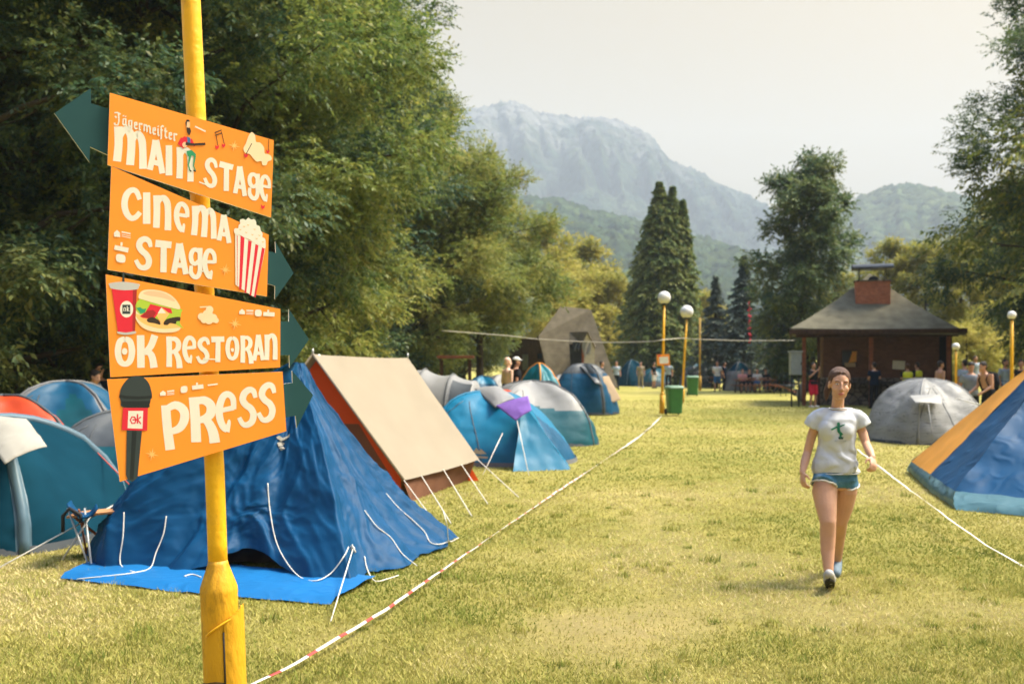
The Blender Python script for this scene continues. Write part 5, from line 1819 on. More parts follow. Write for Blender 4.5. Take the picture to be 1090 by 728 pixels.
BRICK = brick_mat('red_brick_shaded', (.165, .078, .050), (.12, .055, .038), (.14, .11, .09), 3.6)  # wall brick darker than the chimney's, eave shade put into its colour
BRICK_CH = brick_mat('chimney_brick', (.50, .17, .09), (.36, .115, .065), (.30, .22, .17), 4.2)
def stone_mat(name, c1, c2):
    m = bpy.data.materials.new(name); m.use_nodes = True
    t = m.node_tree; b = t.nodes['Principled BSDF']
    tc = t.nodes.new('ShaderNodeTexCoord')
    v = t.nodes.new('ShaderNodeTexVoronoi'); v.feature = 'DISTANCE_TO_EDGE'; v.inputs['Scale'].default_value = 4.2
    v2 = t.nodes.new('ShaderNodeTexVoronoi'); v2.inputs['Scale'].default_value = 4.2
    lk(t, tc.outputs['Object'], v.inputs['Vector']); lk(t, tc.outputs['Object'], v2.inputs['Vector'])
    r = t.nodes.new('ShaderNodeValToRGB'); e = r.color_ramp.elements
    e[0].position = .03; e[0].color = (.05, .045, .04, 1); e[1].position = .09; e[1].color = (1, 1, 1, 1)
    lk(t, v.outputs['Distance'], r.inputs['Fac'])
    mx = t.nodes.new('ShaderNodeMix'); mx.data_type = 'RGBA'; mx.inputs[6].default_value = (*c1, 1); mx.inputs[7].default_value = (*c2, 1)
    sx = t.nodes.new('ShaderNodeSeparateColor'); lk(t, v2.outputs['Color'], sx.inputs['Color'])
    lk(t, sx.outputs[0], mx.inputs['Factor'])
    m2 = t.nodes.new('ShaderNodeMix'); m2.data_type = 'RGBA'; m2.blend_type = 'MULTIPLY'; m2.inputs['Factor'].default_value = 1
    lk(t, mx.outputs[2], m2.inputs[6]); lk(t, r.outputs['Color'], m2.inputs[7])
    lk(t, m2.outputs[2], b.inputs['Base Color']); b.inputs['Roughness'].default_value = .9
    bp = t.nodes.new('ShaderNodeBump'); bp.inputs['Distance'].default_value = .05
    lk(t, v.outputs['Distance'], bp.inputs['Height']); lk(t, bp.outputs['Normal'], b.inputs['Normal'])
    return m
STONE = stone_mat('field_stone', (.10, .08, .062), (.21, .17, .13))
def shingle_mat(name, col, scale):
    m = mat(name, col, .95, .25, 2.5, 0, spec=.1, detail=8)
    t = m.node_tree; b = t.nodes['Principled BSDF']
    tc = [n for n in t.nodes if n.type == 'TEX_COORD'][0]
    sx = t.nodes.new('ShaderNodeSeparateXYZ'); lk(t, tc.outputs['Object'], sx.inputs['Vector'])
    w = t.nodes.new('ShaderNodeMath'); w.operation = 'MULTIPLY'; w.inputs[1].default_value = scale
    lk(t, sx.outputs['Z'], w.inputs[0])
    f = t.nodes.new('ShaderNodeMath'); f.operation = 'FRACT'; lk(t, w.outputs[0], f.inputs[0])
    bp = t.nodes.new('ShaderNodeBump'); bp.inputs['Strength'].default_value = .8; bp.inputs['Distance'].default_value = .04
    lk(t, f.outputs[0], bp.inputs['Height']); lk(t, bp.outputs['Normal'], b.inputs['Normal'])
    return m
ROOF = shingle_mat('felt_shingles', (.16, .145, .10), 4.5)
THATCH = shingle_mat('tan_shingles', (.125, .105, .072), 3.2)
WOOD_D = mat('dark_wood', (.060, .032, .020), .8, .3, 4, .4, 30, .15, stretch=(3, 3, .6))
WOOD_R = mat('red_brown_wood', (.20, .070, .035), .75, .25, 4, .4, 30, .2, stretch=(.6, 3, 3))
WOOD_B = mat('brown_boards', (.085, .055, .036), .85, .3, 5, .4, 26, .1, stretch=(4, 4, .4))
GREYBOX = mat('grey_enamel', (.24, .27, .28), .45, .08, 6)
PAPER = mat('white_paper', (.62, .60, .56), .8, .05, 8)
GLASSD = mat('dark_window', (.012, .016, .02), .15, .1, 4, spec=.5)
MET_D = mat('sheet_metal_dark', (.035, .040, .045), .45, .15, 6, metal=.5)
BENCHC = mat('plank_shelf', (.045, .035, .028), .8, .3, 5)

YW = 39.6
hb = Vector(((at(845, 0, 38.2).x + at(1021, 0, 38.2).x) / 2, 41.6, 0))
HUT = empty('brick_hut', hb, 'brick barbecue hut with a dark pyramid roof and short red brick chimney', 'hut')
def hp(mb, name, m, parent=None, lab=None):
    o = mb.build(name, m, HUT, org=hb)
    if parent is not None: o.parent = parent
    if lab: o['label'] = lab
    return o
HUT.location = (hb.x + 3.4 * math.sin(R(16)), 41.5, 0)
HUT.rotation_euler = (0, 0, -R(16))
ZE = CAMZ - (349 - HOR) / FPX * 38.2     # eave height
xl, xr = at(845, 0, 38.2).x, at(1021, 0, 38.2).x
yb = 45.0
apex = at(927, 291, 41.5)
rm = MB()
ctr = Vector(((xl + xr) / 2, (38.2 + yb) / 2, apex.z))
cor = [Vector((xl, 38.2, ZE + .02)), Vector((xr, 38.2, ZE - .16)), Vector((xr, yb, ZE)), Vector((xl, yb, ZE))]
for i in range(4):
    a_, b_ = cor[i], cor[(i + 1) % 4]
    def rf(u, v, a_=a_, b_=b_):
        p = a_.lerp(b_, u).lerp(ctr, v)
        p.z -= .14 * math.sin(v * PI) + .015 * nz(p.x * 2, p.y * 2)
        return p
    rm.grid(rf, 16, 10, 0, False)
    rm.face([len(rm.v), len(rm.v) + 1, len(rm.v) + 2, len(rm.v) + 3]); rm.v.extend([tuple(a_), tuple(b_), tuple(b_ - dn * .14), tuple(a_ - dn * .14)])
rm.face([len(rm.v) + i for i in range(4)]); rm.v.extend([tuple(c - dn * .14) for c in cor])
roof_o = hp(rm, 'roof', ROOF)
fz = MB()
fz.box(((xl + xr) / 2, 38.16, ZE - .13), (xr - xl + .06, .05, .17))
fz.box((xl - .03, (38.2 + yb) / 2, ZE - .12), (.05, yb - 38.2, .16)); fz.box((xr + .03, (38.2 + yb) / 2, ZE - .14), (.05, yb - 38.2, .16))
hp(fz, 'fascia', WOOD_D)
# chimney
ch = MB()
cx0, cx1 = hb.x - .66, hb.x + .66
zc0, zc1 = at(0, 330, 39.9).z, at(0, 299.5, 39.9).z
ch.box(((cx0 + cx1) / 2, 40.35, (zc0 + zc1) / 2), (cx1 - cx0, .9, zc1 - zc0), 0)
co = hp(ch, 'chimney', BRICK_CH, roof_o)
ch = MB(); ch.box(((cx0 + cx1) / 2, 40.35, zc1 + .03), (cx1 - cx0 + .10, 1.0, .06), 0, None, .015)
hp(ch, 'chimney_slab', STONE, roof_o)
zt = at(0, 284, 39.9).z
for sx_ in (.12, .88):
    for yy in (40.0, 40.7):
        q = MB(); q.tube([(cx0 + (cx1 - cx0) * sx_, yy, zc1), (cx0 + (cx1 - cx0) * sx_, yy, zt)], .016, 6); hp(q, 'cowl_leg', MET_D, roof_o)
ch = MB()
ch.grid(lambda u, v: Vector((cx0 - .12 + (cx1 - cx0 + .24) * v, 40.35 + .55 * -math.cos(u * PI), zt - .05 + .20 * math.sin(u * PI))), 12, 4, 0, True)
ch.box(((cx0 + cx1) / 2, 40.35, zt - .05), (cx1 - cx0 + .24, 1.1, .03))
hp(ch, 'chimney_cowl', MET_D, roof_o)
q = MB(); q.ell(((cx0 + cx1) / 2 + .05, 40.3, zc1 + .10), (.20, .2, .14)); hp(q, 'flue', MET_D, roof_o)
# walls
wx0, wx1 = at(868, 0, YW).x, at(984, 0, YW).x
zs_ = at(0, 402, YW).z
wm = MB()
wm.box(((wx0 + wx1) / 2, YW + .12, (zs_ + ZE) / 2), (wx1 - wx0, .24, ZE - zs_))
wm.box((wx0 + .12, (YW + .24 + 44.2) / 2, ZE / 2), (.24, 44.2 - YW - .24, ZE)); wm.box(((wx0 + wx1) / 2, 44.3, ZE / 2), (wx1 - wx0, .2, ZE))
hp(wm, 'brick_wall', BRICK)
wm = MB()
wm.box(((wx0 + wx1) / 2 - .15, YW + .02, zs_ / 2 - .02), (wx1 - wx0 + .3, .50, zs_ + .04), 0, None, .03)
hp(wm, 'stone_plinth', STONE)
wm = MB(); wm.box(((wx0 + wx1) / 2 + .1, YW - .42, zs_ - .18), (wx1 - wx0 - .6, .36, .07), 0, None, .01)
hp(wm, 'shelf', BENCHC)
for fx in (.15, .5, .85):
    q = MB(); q.box((wx0 + (wx1 - wx0) * fx, YW - .30, zs_ - .34), (.07, .16, .26)); hp(q, 'shelf_bracket', BENCHC)
for px in (856, 924.5, 1001, 870):
    q = MB(); yy = 38.6 if px != 870 else 38.75
    q.box((at(px, 0, yy).x, yy, ZE / 2 - .1), (.15 if px != 870 else .12, .15, ZE - .1), 0, None, .012)
    hp(q, 'post', WOOD_R if px != 870 else WOOD_D)
q = MB(); q.box(((xl + xr) / 2, 38.6, ZE - .26), (xr - xl - .4, .16, .16), 0, None, .01); hp(q, 'beam', WOOD_D)
# solid dark panel standing in for the shade of the right opening, and back wall inside
q = MB(); q.box((wx1 + .36, 41.2, ZE / 2), (.62, .2, ZE)); hp(q, 'doorway', SHADE_IN)
# window with an orange sheet and a board
def wall_rect(nm, m, x0, y0, x1, y1, d=.03, t=.02, parent=None, tilt=0):
    a_, b_ = at(x0, y0, YW - d), at(x1, y1, YW - d)
    q = MB(); q.box(((a_.x + b_.x) / 2, YW - d, (a_.z + b_.z) / 2), (b_.x - a_.x, t, a_.z - b_.z), 0, Matrix.Rotation(tilt, 3, 'Y') if tilt else None)
    return hp(q, nm, m, parent)
win = wall_rect('window', GLASSD, 888, 373.5, 902, 389, .02)
for (x0, y0, x1, y1) in [(887, 372.2, 903, 373.6), (887, 389, 903, 390.4), (887, 373.6, 888.1, 389), (901.9, 373.6, 903, 389)]:
    wall_rect('window_frame', WOOD_D, x0, y0, x1, y1, .04, .05, win)
q = MB(); q.poly([at(899, 374, YW - .14), at(903.6, 374, YW - .14), at(903.2, 385, YW - .16), at(895.4, 386, YW - .16)]); oo = hp(q, 'orange_sheet', T_YORANGE)
q = MB(); q.poly([at(891, 386.4, YW - .13), at(902, 386, YW - .13), at(902.4, 390.4, YW - .13), at(891.6, 390.6, YW - .13)]); hp(q, 'notice_board', T_BEIGE)
pp = wall_rect('paper_notice', PAPER, 938.4, 384, 950.6, 393, .02, .004, None, R(4))

# grey cabinet at the hut corner
gb = MB(); c_ = at(846.5, 387, 38.3)
ge = empty('electric_cabinet', Vector((c_.x, 38.3, 0)), 'grey metal cabinet on a post at the left corner of the brick hut', 'cabinet')
gb.box((c_.x, 38.3, at(0, 387, 38.3).z), (.42, .3, .88), 0, None, .02); gb.build('cabinet_body', GREYBOX, ge, org=ge.location)
gb = MB(); gb.box((c_.x, 38.3, at(0, 374.3, 38.3).z), (.50, .38, .05), 0, None, .01); gb.build('cabinet_lid', GREYBOX, ge, org=ge.location)
gb = MB(); gb.box((c_.x + .18, 38.14, at(0, 387, 38.3).z), (.03, .02, .10)); gb.build('cabinet_handle', MET_D, ge, org=ge.location)
for dx in (-.14, .14):
    gb = MB(); gb.tube([(c_.x + dx, 38.3, 0), (c_.x + dx, 38.3, 1.25)], .03, 8); gb.build('cabinet_leg', MET_D, ge, org=ge.location)

# ================================================================== A-FRAME COTTAGE
YC = 50.0
cb_ = Vector((at(605, 0, YC).x, YC + 2, 0))
COT = empty('a_frame_cottage', cb_, 'steep tan roofed cottage with a brown gable and a small roofed porch door', 'cottage')
def cp(mb, nm, m, parent=None):
    o = mb.build(nm, m, COT, org=cb_)
    if parent is not None: o.parent = parent
    return o
RT0, RT1 = at(597, 326, YC + 2.6), at(629, 329.5, YC + 2.6)
LE = at(573, 358, YC + 1.0)
B0, B1 = at(587, 412, YC), at(658, 412, YC)
r_ = MB()
r_.prism([RT0, RT1, B1, B0, LE], Vector((.02, .16, -.05)), 0)
back = Vector((0, 5.2, 0))
r_.prism([RT0 + back * .15, RT1 + back * .15, B1 + back, B0 + back, LE + back * .7], Vector((.02, .16, -.05)), 0)
# right gable end
r_.poly([RT1, B1, B1 + back, RT1 + back * .15], 1)
cr = cp(r_, 'roof', [THATCH, WOOD_B])
g_ = MB()
GA = at(545, 362, YC + 3.0); GB = at(536, 412, YC + 3.0)
g_.prism([at(586, 412, YC + .6), GB, GA, at(573.5, 359, YC + 1.3)], Vector((.1, .12, 0)))
cp(g_, 'gable_wall', WOOD_B)
def cot_rect(nm, m, x0, y0, x1, y1, Y0, Y1, parent=None):
    q = MB(); q.prism([at(x0, y0, Y0), at(x1, y0, Y1), at(x1, y1, Y1), at(x0, y1, Y0)], Vector((.02, .06, 0))); return cp(q, nm, m, parent)
cot_rect('door', mat('grey_green_door', (.12, .13, .10), .7), 556, 377, 562, 394, YC + 2.05, YC + 1.85)
wn = cot_rect('window', GLASSD, 572, 376, 577, 382, YC + 1.25, YC + 1.1)
cot_rect('window_frame', WOOD_D, 571.4, 375.2, 577.6, 376.2, YC + 1.22, YC + 1.05, wn)
# porch dormer
d_ = MB()
Yd = YC - .25
pk = at(625.5, 353, Yd)
d_.prism([at(606, 353.6, YC + .9), pk, at(619.5, 366, Yd), at(605.5, 366.5, YC + .2)], Vector((0, .06, -.04)))
d_.prism([pk, pk + Vector((0, 1.2, 0)), at(634, 368, Yd + 1.0), at(634, 370, Yd)], Vector((-.02, .02, -.05)))
cp(d_, 'porch_roof', THATCH)
d_ = MB(); d_.prism([at(620, 367, Yd + .1), pk + Vector((0, .1, -.06)), at(633, 369, Yd + .1), at(633, 405, Yd + .1), at(620, 405, Yd + .1)], Vector((0, .08, 0))); cp(d_, 'porch_wall', PAPER if False else mat('cream_render', (.45, .40, .32), .9))
d_ = MB(); d_.prism([at(606, 367, YC + .1), at(620, 367, Yd + .12), at(620, 405, Yd + .12), at(608, 405, YC + .0)], Vector((0, .06, 0))); cp(d_, 'porch_side', SHADE_IN)  # dark sheet painted as the shade inside the porch
cot_rect('porch_post', WOOD_R, 619.3, 366, 621.4, 408, Yd, Yd)
# laundry on the line
def garment(name, label, m, px, py, Y, w_, h_, g=None):
    b_ = MB(); c_ = at(px, py, Y)
    b_.grid(lambda u, v: c_ + Vector(((u - .5) * w_ * (1 - .25 * v + .15 * math.sin(v * 4)), .05 * math.sin(u * 9 + v * 4), -v * h_ * (1 + .12 * math.sin(u * 7)))), 14, 14, 0, True)
    o = b_.build(name, m, None, org=c_)
    md = o.modifiers.new('thick', 'SOLIDIFY'); md.thickness = .01
    return tag(o, label, 'laundry', g)
YL = 34.5
garment('shirt', 'white shirt hanging from the cord in front of the cottage porch', T_WHITE, 624.5, 363.4, YL, .30, .48)
garment('trousers', 'dark garment hanging from the cord left of the white shirt', T_DGREY, 613.5, 363.4, YL, .24, .30)

# ================================================================== LAMP POSTS, BINS, TAPES
OPAL = mat('opal_globe', (.74, .72, .68), .25, .03, 3, spec=.5)
GREENP = mat('green_plastic', (.035, .16, .045), .45, .08, 5, spec=.35)
GREENL = mat('green_plastic_lid', (.16, .26, .17), .45, .08, 5)
RUBBER = mat('black_rubber', (.015, .015, .016), .7, .1, 10)
def lamp(px_top, py_g, px_bot, py_b, label, Y=None, rg=None):
    b0 = gp(px_bot, py_b) if Y is None else Vector((at(px_bot, 0, Y).x, Y, ground_z(at(px_bot, 0, Y).x, Y)))
    Y = b0.y
    top = at(px_top, py_g, Y)
    t = empty('street_lamp', b0, label, 'street lamp', 'yellow lamp posts with round white globes')
    ax = (top - b0)
    r_g = rg or 7.0 / FPX * Y
    q = MB(); q.tube([b0 + ax * .0, b0 + ax * .16], .085, 12); q.tube([b0 + ax * .16, b0 + ax * .185], [.085, .05], 12); q.build('lamp_base', YELLOW_WORN, t, org=b0)
    q = MB(); q.tube([b0 + ax * .18, b0 + ax * .6, top - dn * r_g], [.048, .044, .040], 12); q.build('pole', YELLOW_PAINT, t, org=b0)
    q = MB(); q.tube([top - dn * (r_g * 1.16), top - dn * (r_g * .86)], [.05, r_g * .55], 14); q.build('globe_collar', MET_D, t, org=b0)
    q = MB(); q.ell(top, r_g, nu=24, nv=16); q.build('globe', OPAL, t, org=b0)
    return t
lamp(707, 317, 704.5, 440, 'nearest lamp post on the lawn carrying a small orange notice')
lamp(731, 332, 726, 429, 'lamp post just behind the nearest one beside the second green bin')
yp = Vector((at(745, 0, 60).x, 60, 0))
q = MB(); q.tube([yp, yp + Vector((0, 0, 4.4))], .05, 10); q.tube([yp, yp + Vector((0, 0, .9))], .09, 10)
tag(q.build('post', mat('faded_yellow_paint', (.42, .24, .03), .6, .2, 5), None, org=yp), 'slim faded yellow post right of the big cedar', 'post')
lamp(1077, 335.5, 1077, 0, 'lamp post on the grassy bank near the right edge', Y=26.5, rg=.115)
lamp(1017.5, 369, 1017.5, 0, 'small distant lamp post on the bank behind the hut', Y=46, rg=.17)
# notice on the first lamp
ns = Vector((at(706, 383, 32.9).x, 32.9, at(0, 383, 32.9).z))
nt_ = empty('notice_sign', ns, 'small white notice with an orange border on the nearest lamp post', 'sign')
q = MB(); q.box(ns, (.42, .02, .36), 0, Matrix.Rotation(R(-3), 3, 'Y'), .004); q.build('sign_panel', ORANGE, nt_, org=ns)
q = MB(); q.box(ns + Vector((.02, -.016, -.01)), (.30, .006, .22), 0, Matrix.Rotation(R(-3), 3, 'Y')); q.build('sign_paper', CREAM, nt_, org=ns)
q = MB(); q.box(ns + Vector((-.14, -.016, .13)), (.07, .006, .05)); q.build('red_mark', RED, nt_, org=ns)

def wheelie(px, pyb, label, hpx, wpx, rz):
    b0 = gp(px, pyb); s = b0.y / FPX
    H, W = hpx * s, wpx * s
    t = empty('wheelie_bin', b0, label, 'bin', 'green wheeled bins by the lamp posts', rz)
    q = MB()
    q.loft([((0, 0, .05), (W * .40, 0, 0), (0, W * .42, 0)), ((0, 0, .10), (W * .41, 0, 0), (0, W * .43, 0)), ((0, 0, H * .86), (W * .49, 0, 0), (0, W * .52, 0)), ((0, 0, H * .90), (W * .52, 0, 0), (0, W * .55, 0))], 32, 0, True, 6)
    link('bin_body', q.mesh('bin_body', fixn=True), [GREENP], t)
    q = MB()
    q.loft([((0, 0, H * .905), (W * .54, 0, 0), (0, W * .57, 0)), ((0, 0, H * .94), (W * .54, 0, 0), (0, W * .57, 0)), ((0, .02, H), (W * .44, 0, 0), (0, W * .46, 0))], 32, 0, True, 6)
    link('lid', q.mesh('lid', fixn=True), [GREENL], t)
    q = MB(); q.tube([(-W * .45, W * .56, H * .86), (-W * .45, W * .66, H * .90), (W * .45, W * .66, H * .90), (W * .45, W * .56, H * .86)], .018, 8); link('handle', q.mesh('handle'), [GREENP], t)
    for sx_ in (-1, 1):
        q = MB(); q.tube([(sx_ * W * .36, W * .46, .10), (sx_ * W * .46, W * .46, .10)], .10, 18); link('wheel', q.mesh('wheel'), [RUBBER], t)
wheelie(717.8, 441.5, 'nearer green wheeled bin standing at the foot of the nearest lamp post', 31, 17, R(8))
wheelie(737.2, 421.5, 'farther green wheeled bin standing beside the second lamp post', 21.5, 12.5, R(-6))

# cord strung across the field
cd = MB()
cpts = [(470, 352, 33), (540, 357.4, 34), (575, 361.2, 34.3), (640, 364.4, 34.4), (690, 363.6, 33.4), (707, 361.6, 32.95)]
cpts2 = [(707, 361.6, 32.95), (727, 360, 38), (740, 361, 38), (790, 362.6, 38.3), (846, 362.4, 38.4)]
P_ = [at(*c) for c in spline3] if False else [at(*c) for c in cpts + cpts2[1:]]
def smooth3(P, k=6):
    out = []
    n = len(P)
    for i in range(n - 1):
        p0, p1, p2, p3 = P[max(i - 1, 0)], P[i], P[i + 1], P[min(i + 2, n - 1)]
        for q in range(k):
            t = q / k
            out.append(.5 * ((2 * p1) + (p2 - p0) * t + (2 * p0 - 5 * p1 + 4 * p2 - p3) * t * t + (3 * p1 - p0 - 3 * p2 + p3) * t ** 3))
    return out + [P[-1]]
cd.tube(smooth3(P_), .015, 6)
tag(cd.build('festoon_cord', mat('pale_cord', (.42, .38, .31), .8), None), 'pale cord strung across the field from the trees past the lamps to the hut', 'cord')

# barrier tape along the lawn and at the right
def stripe_mat(name, a, b, scale, axis='Y', thr=.5, wobble=.0):
    m = bpy.data.materials.new(name); m.use_nodes = True
    t = m.node_tree; bs = t.nodes['Principled BSDF']
    at_ = t.nodes.new('ShaderNodeAttribute'); at_.attribute_name = 'run'
    mu = t.nodes.new('ShaderNodeMath'); mu.operation = 'MULTIPLY'; mu.inputs[1].default_value = scale
    lk(t, at_.outputs['Fac'], mu.inputs[0])
    fr = t.nodes.new('ShaderNodeMath'); fr.operation = 'FRACT'; lk(t, mu.outputs[0], fr.inputs[0])
    lt = t.nodes.new('ShaderNodeMath'); lt.operation = 'LESS_THAN'; lt.inputs[1].default_value = thr; lk(t, fr.outputs[0], lt.inputs[0])
    mx = t.nodes.new('ShaderNodeMix'); mx.data_type = 'RGBA'; mx.inputs[6].default_value = (*a, 1); mx.inputs[7].default_value = (*b, 1)
    lk(t, lt.outputs[0], mx.inputs['Factor']); lk(t, mx.outputs[2], bs.inputs['Base Color'])
    bs.inputs['Roughness'].default_value = .4
    return m
TAPE_M = stripe_mat('red_white_tape', (.62, .58, .52), (.46, .055, .045), 2.6, thr=.26)
WHITE_TAPE = stripe_mat('white_tape', (.72, .68, .60), (.66, .58, .50), 2.5, thr=.3)
def tape(name, label, pts, width, m, z=None, step=.08):
    P = [Vector(p) for p in pts]
    out, run = [], []
    acc = 0
    for a_, b_ in zip(P[:-1], P[1:]):
        n_ = max(2, int((b_ - a_).length / step))
        for i in range(n_):
            out.append(a_.lerp(b_, i / n_)); run.append(acc + (b_ - a_).length * i / n_)
        acc += (b_ - a_).length
    out.append(P[-1]); run.append(acc)
    mb = MB(); rv = []
    for i, p in enumerate(out):
        d = (out[min(i + 1, len(out) - 1)] - out[max(i - 1, 0)]).normalized()
        tw = .5 * math.sin(run[i] * .9) + .5 * nz(run[i] * .8, 2.2)
        s_ = d.cross(Vector((0, 0, 1))).normalized()
        s_ = Quaternion(d, tw * 1.1) @ s_
        mb.v.append(tuple(p + s_ * width / 2 + dn * .012 * nz(run[i] * 2.3, 1))); mb.v.append(tuple(p - s_ * width / 2 + dn * .012 * nz(run[i] * 2.3, 1)))
        rv += [run[i]] * 2
    for i in range(len(out) - 1):
        mb.face((2 * i, 2 * i + 1, 2 * i + 3, 2 * i + 2), 0, True)
    me = mb.mesh(name)
    a2 = me.attributes.new('run', 'FLOAT', 'POINT'); a2.data.foreach_set('value', rv)
    o = link(name, me, m)
    md = o.modifiers.new('thick', 'SOLIDIFY'); md.thickness = .002
    return tag(o, label, 'tape')
tape('barrier_tape', 'red and white barrier tape running over the lawn from the signpost to the lamps',
     [gp(236, 746, .05), gp(300, 713, .06), gp(352, 684, .06), gp(410, 649, .06), gp(470, 607, .06), gp(530, 566, .06), gp(590, 525, .06), gp(640, 492, .06), gp(662, 477, .06)], .019, TAPE_M)
tape('barrier_tape', 'far white stretch of barrier tape between the lawn row and the nearest lamp post',
     [gp(662, 477.5, .04), gp(680, 465, .05), gp(694, 453, .04), gp(704, 443, .06)], .034, WHITE_TAPE)
tape('barrier_tape', 'white barrier tape strung low in front of the blue and yellow tent',
     [at(912, 478, 15.5), at(935, 496, 13.4), at(960, 515, 11.9), at(990, 537, 10.5), at(1018, 558, 9.5), at(1050, 580, 8.9), at(1098, 608, 8.2)], .024, WHITE_TAPE)

# ================================================================== PICNIC TABLES, BARROW
def picnic(px, pyb, label, rz, L_=1.9, sc_=1.0, g='picnic tables beside the hut'):
    b0 = gp(px, pyb)
    t = empty('picnic_table', b0, label, 'picnic table', g, rz)
    def pt(nm, boxes, m):
        q = MB()
        for c, d in boxes: q.box(c, d, 0, None, .006)
        link(nm, q.mesh(nm, fixn=True), [m], t)
    pt('table_top', [((0, y, .74), (L_, .13, .04)) for y in (-.29, -.145, 0, .145, .29)], WOOD_R)
    for s_ in (-1, 1):
        pt('bench_seat', [((0, s_ * .70 + y, .44), (L_, .12, .04)) for y in (-.065, .065)], WOOD_R)
    for s_ in (-1, 1):
        q = MB()
        x_ = s_ * (L_ / 2 - .22)
        for d_ in (-1, 1):
            q.tube([(x_, d_ * .62, 0), (x_, d_ * .22, .72)], .035, 6)
        q.box((x_, 0, .70), (.05, .70, .07)); q.box((x_, 0, .40), (.05, 1.62, .07))
        link('trestle', q.mesh('trestle', fixn=True), [WOOD_D], t)
picnic(803, 418.5, 'nearest red brown picnic table between the grey pointed tent and the hut', R(2), 2.3)
picnic(770, 413.5, 'picnic table behind the man in the white shirt', R(-10), 1.9)
picnic(828, 415.0, 'picnic table close to the barrow in front of the dark red edged tent', R(12), 1.8)
wb = gp(838, 421.5)
WBT = empty('wheelbarrow', wb, 'dark wheelbarrow tipped by the hut corner post', 'wheelbarrow', None, R(20))
q = MB(); q.loft([((0, 0, .30), (.20, 0, 0), (0, .16, 0)), ((0, 0, .58), (.40, 0, 0), (0, .30, 0))], 20, 0, True, 4); link('tray', q.mesh('tray', fixn=True), [MET_D], WBT)
q = MB(); q.tube([(.50, -.05, .18), (.50, .05, .18)], .18, 18); link('wheel', q.mesh('wheel'), [RUBBER], WBT)
for s_ in (-1, 1):
    q = MB(); q.tube([(.50, s_ * .07, .18), (-.2, s_ * .22, .40), (-.95, s_ * .26, .62)], .02, 8); link('handle', q.mesh('handle'), [WOOD_R], WBT)
    q = MB(); q.tube([(-.2, s_ * .22, .40), (-.25, s_ * .22, 0)], .018, 6); link('leg', q.mesh('leg'), [MET_D], WBT)
# pale waste sack beside it
q = MB(); sb0 = gp(853, 428)
for i in range(1): q.loft([((sb0.x, sb0.y, .02), (.16, 0, 0), (0, .16, 0)), ((sb0.x, sb0.y, .35), (.22, 0, 0), (0, .2, 0)), ((sb0.x + .03, sb0.y, .72), (.12, 0, 0), (0, .10, 0)), ((sb0.x + .05, sb0.y, .9), (.03, 0, 0), (0, .03, 0))], 16)
tag(q.build('sack', T_WHITE, None, org=sb0), 'pale plastic sack leaning at the left corner of the hut', 'sack')
# red ribbons in the spruce
for (px, py0, py1, Y, lb) in [(797.5, 320, 366, 61, 'long string of red ribbons hanging in the dark spruce'), (829, 333, 337, 57, 'small red ribbon tied in the airy tree by the hut')]:
    q = MB()
    c0, c1 = at(px, py0, Y), at(px + .8, py1, Y)
    n_ = 7 if py1 - py0 > 20 else 1
    q.tube([c0, c1], .012, 5)
    for i in range(n_):
        p = c0.lerp(c1, (i + .5) / n_)
        q.ell(p, (.07, .05, .15 if n_ > 1 else .10), 0, Matrix.Rotation(i * 1.1, 3, 'Y'), 8, 6)
    tag(q.build('red_ribbon', mat('red_ribbon', (.62, .03, .06), .6), None, org=c0), lb, 'ribbon')
# pale van and huts glimpsed through the trees beyond the tables
for i, (px, Y, W_, H_, lb) in enumerate([(690, 100, 5.4, 3.4, 'white caravan glimpsed behind the people under the cedar'), (757, 96, 4.4, 3.6, 'white caravan glimpsed behind the man in the white shirt'), (838, 90, 4.0, 3.0, 'cream caravan glimpsed behind the picnic tables')]):
    c_ = Vector((at(px, 0, Y).x, Y, 0))
    t = empty('caravan', c_, lb, 'caravan')
    q = MB(); q.box((0, 0, .45 + H_ / 2), (W_, 2.2, H_ - .3), 0, None, .25); link('body', q.mesh('body', fixn=True), [T_WHITE if i < 2 else mat('cream_render', (.45, .40, .32))], t)
    for k in (-.28, .22):
        q = MB(); q.box((k * W_, -1.11, 1.9), (W_ * .22, .05, .7), 0, None, .01); link('window', q.mesh('window', fixn=True), [GLASSD], t)
    for k in (-.2, .2):
        q = MB(); q.tube([(k * W_, -1.0, .33), (k * W_, -.7, .33)], .33, 16); link('wheel', q.mesh('wheel'), [RUBBER], t)
# camp stool beside the slate blue dome
st0 = gp(95, 597); st0 = Vector((at(93, 0, 8.35).x, 8.35, 0))
ST = empty('camping_chair', st0, 'folding camping stool with a blue seat beside the slate blue dome', 'camp stool')
def stp(px, py, dy=0): return at(px, py, 8.35 + dy)
q = MB()
def seat(u, v):
    a_ = stp(72, 541, -.1).lerp(stp(103, 546, -.12), u); b_ = stp(76, 537, .22).lerp(stp(102, 541, .2), u)
    p = a_.lerp(b_, v); p.z -= .05 * math.sin(u * PI) - .04 * (abs(u - .5) * 2) ** 4; return p
q.grid(seat, 12, 8, 0, True); o_ = q.build('seat', T_ROYAL, ST, org=st0); o_.modifiers.new('t', 'SOLIDIFY').thickness = .012
for a_, b_ in (((66, 596, -.1), (99, 545, .1)), ((93, 598, -.15), (72, 541, .12)), ((92, 589, .2), (84, 542, -.05)), ((97, 600, -.2), (90, 541, .1))):
    q = MB(); q.tube([stp(*a_), stp(*b_)], .009, 8); q.build('leg', POLE if a_[0] != 92 else WOOD_R, ST, org=st0)
q = MB(); q.tube([stp(67, 566, -.1), stp(67, 549, -.1), stp(74, 541, -.1), stp(86, 548, -.1), stp(86, 556, -.1)], .016, 8); q.build('armrest', RUBBER, ST, org=st0)
q = MB(); c_ = stp(104, 545, .35)
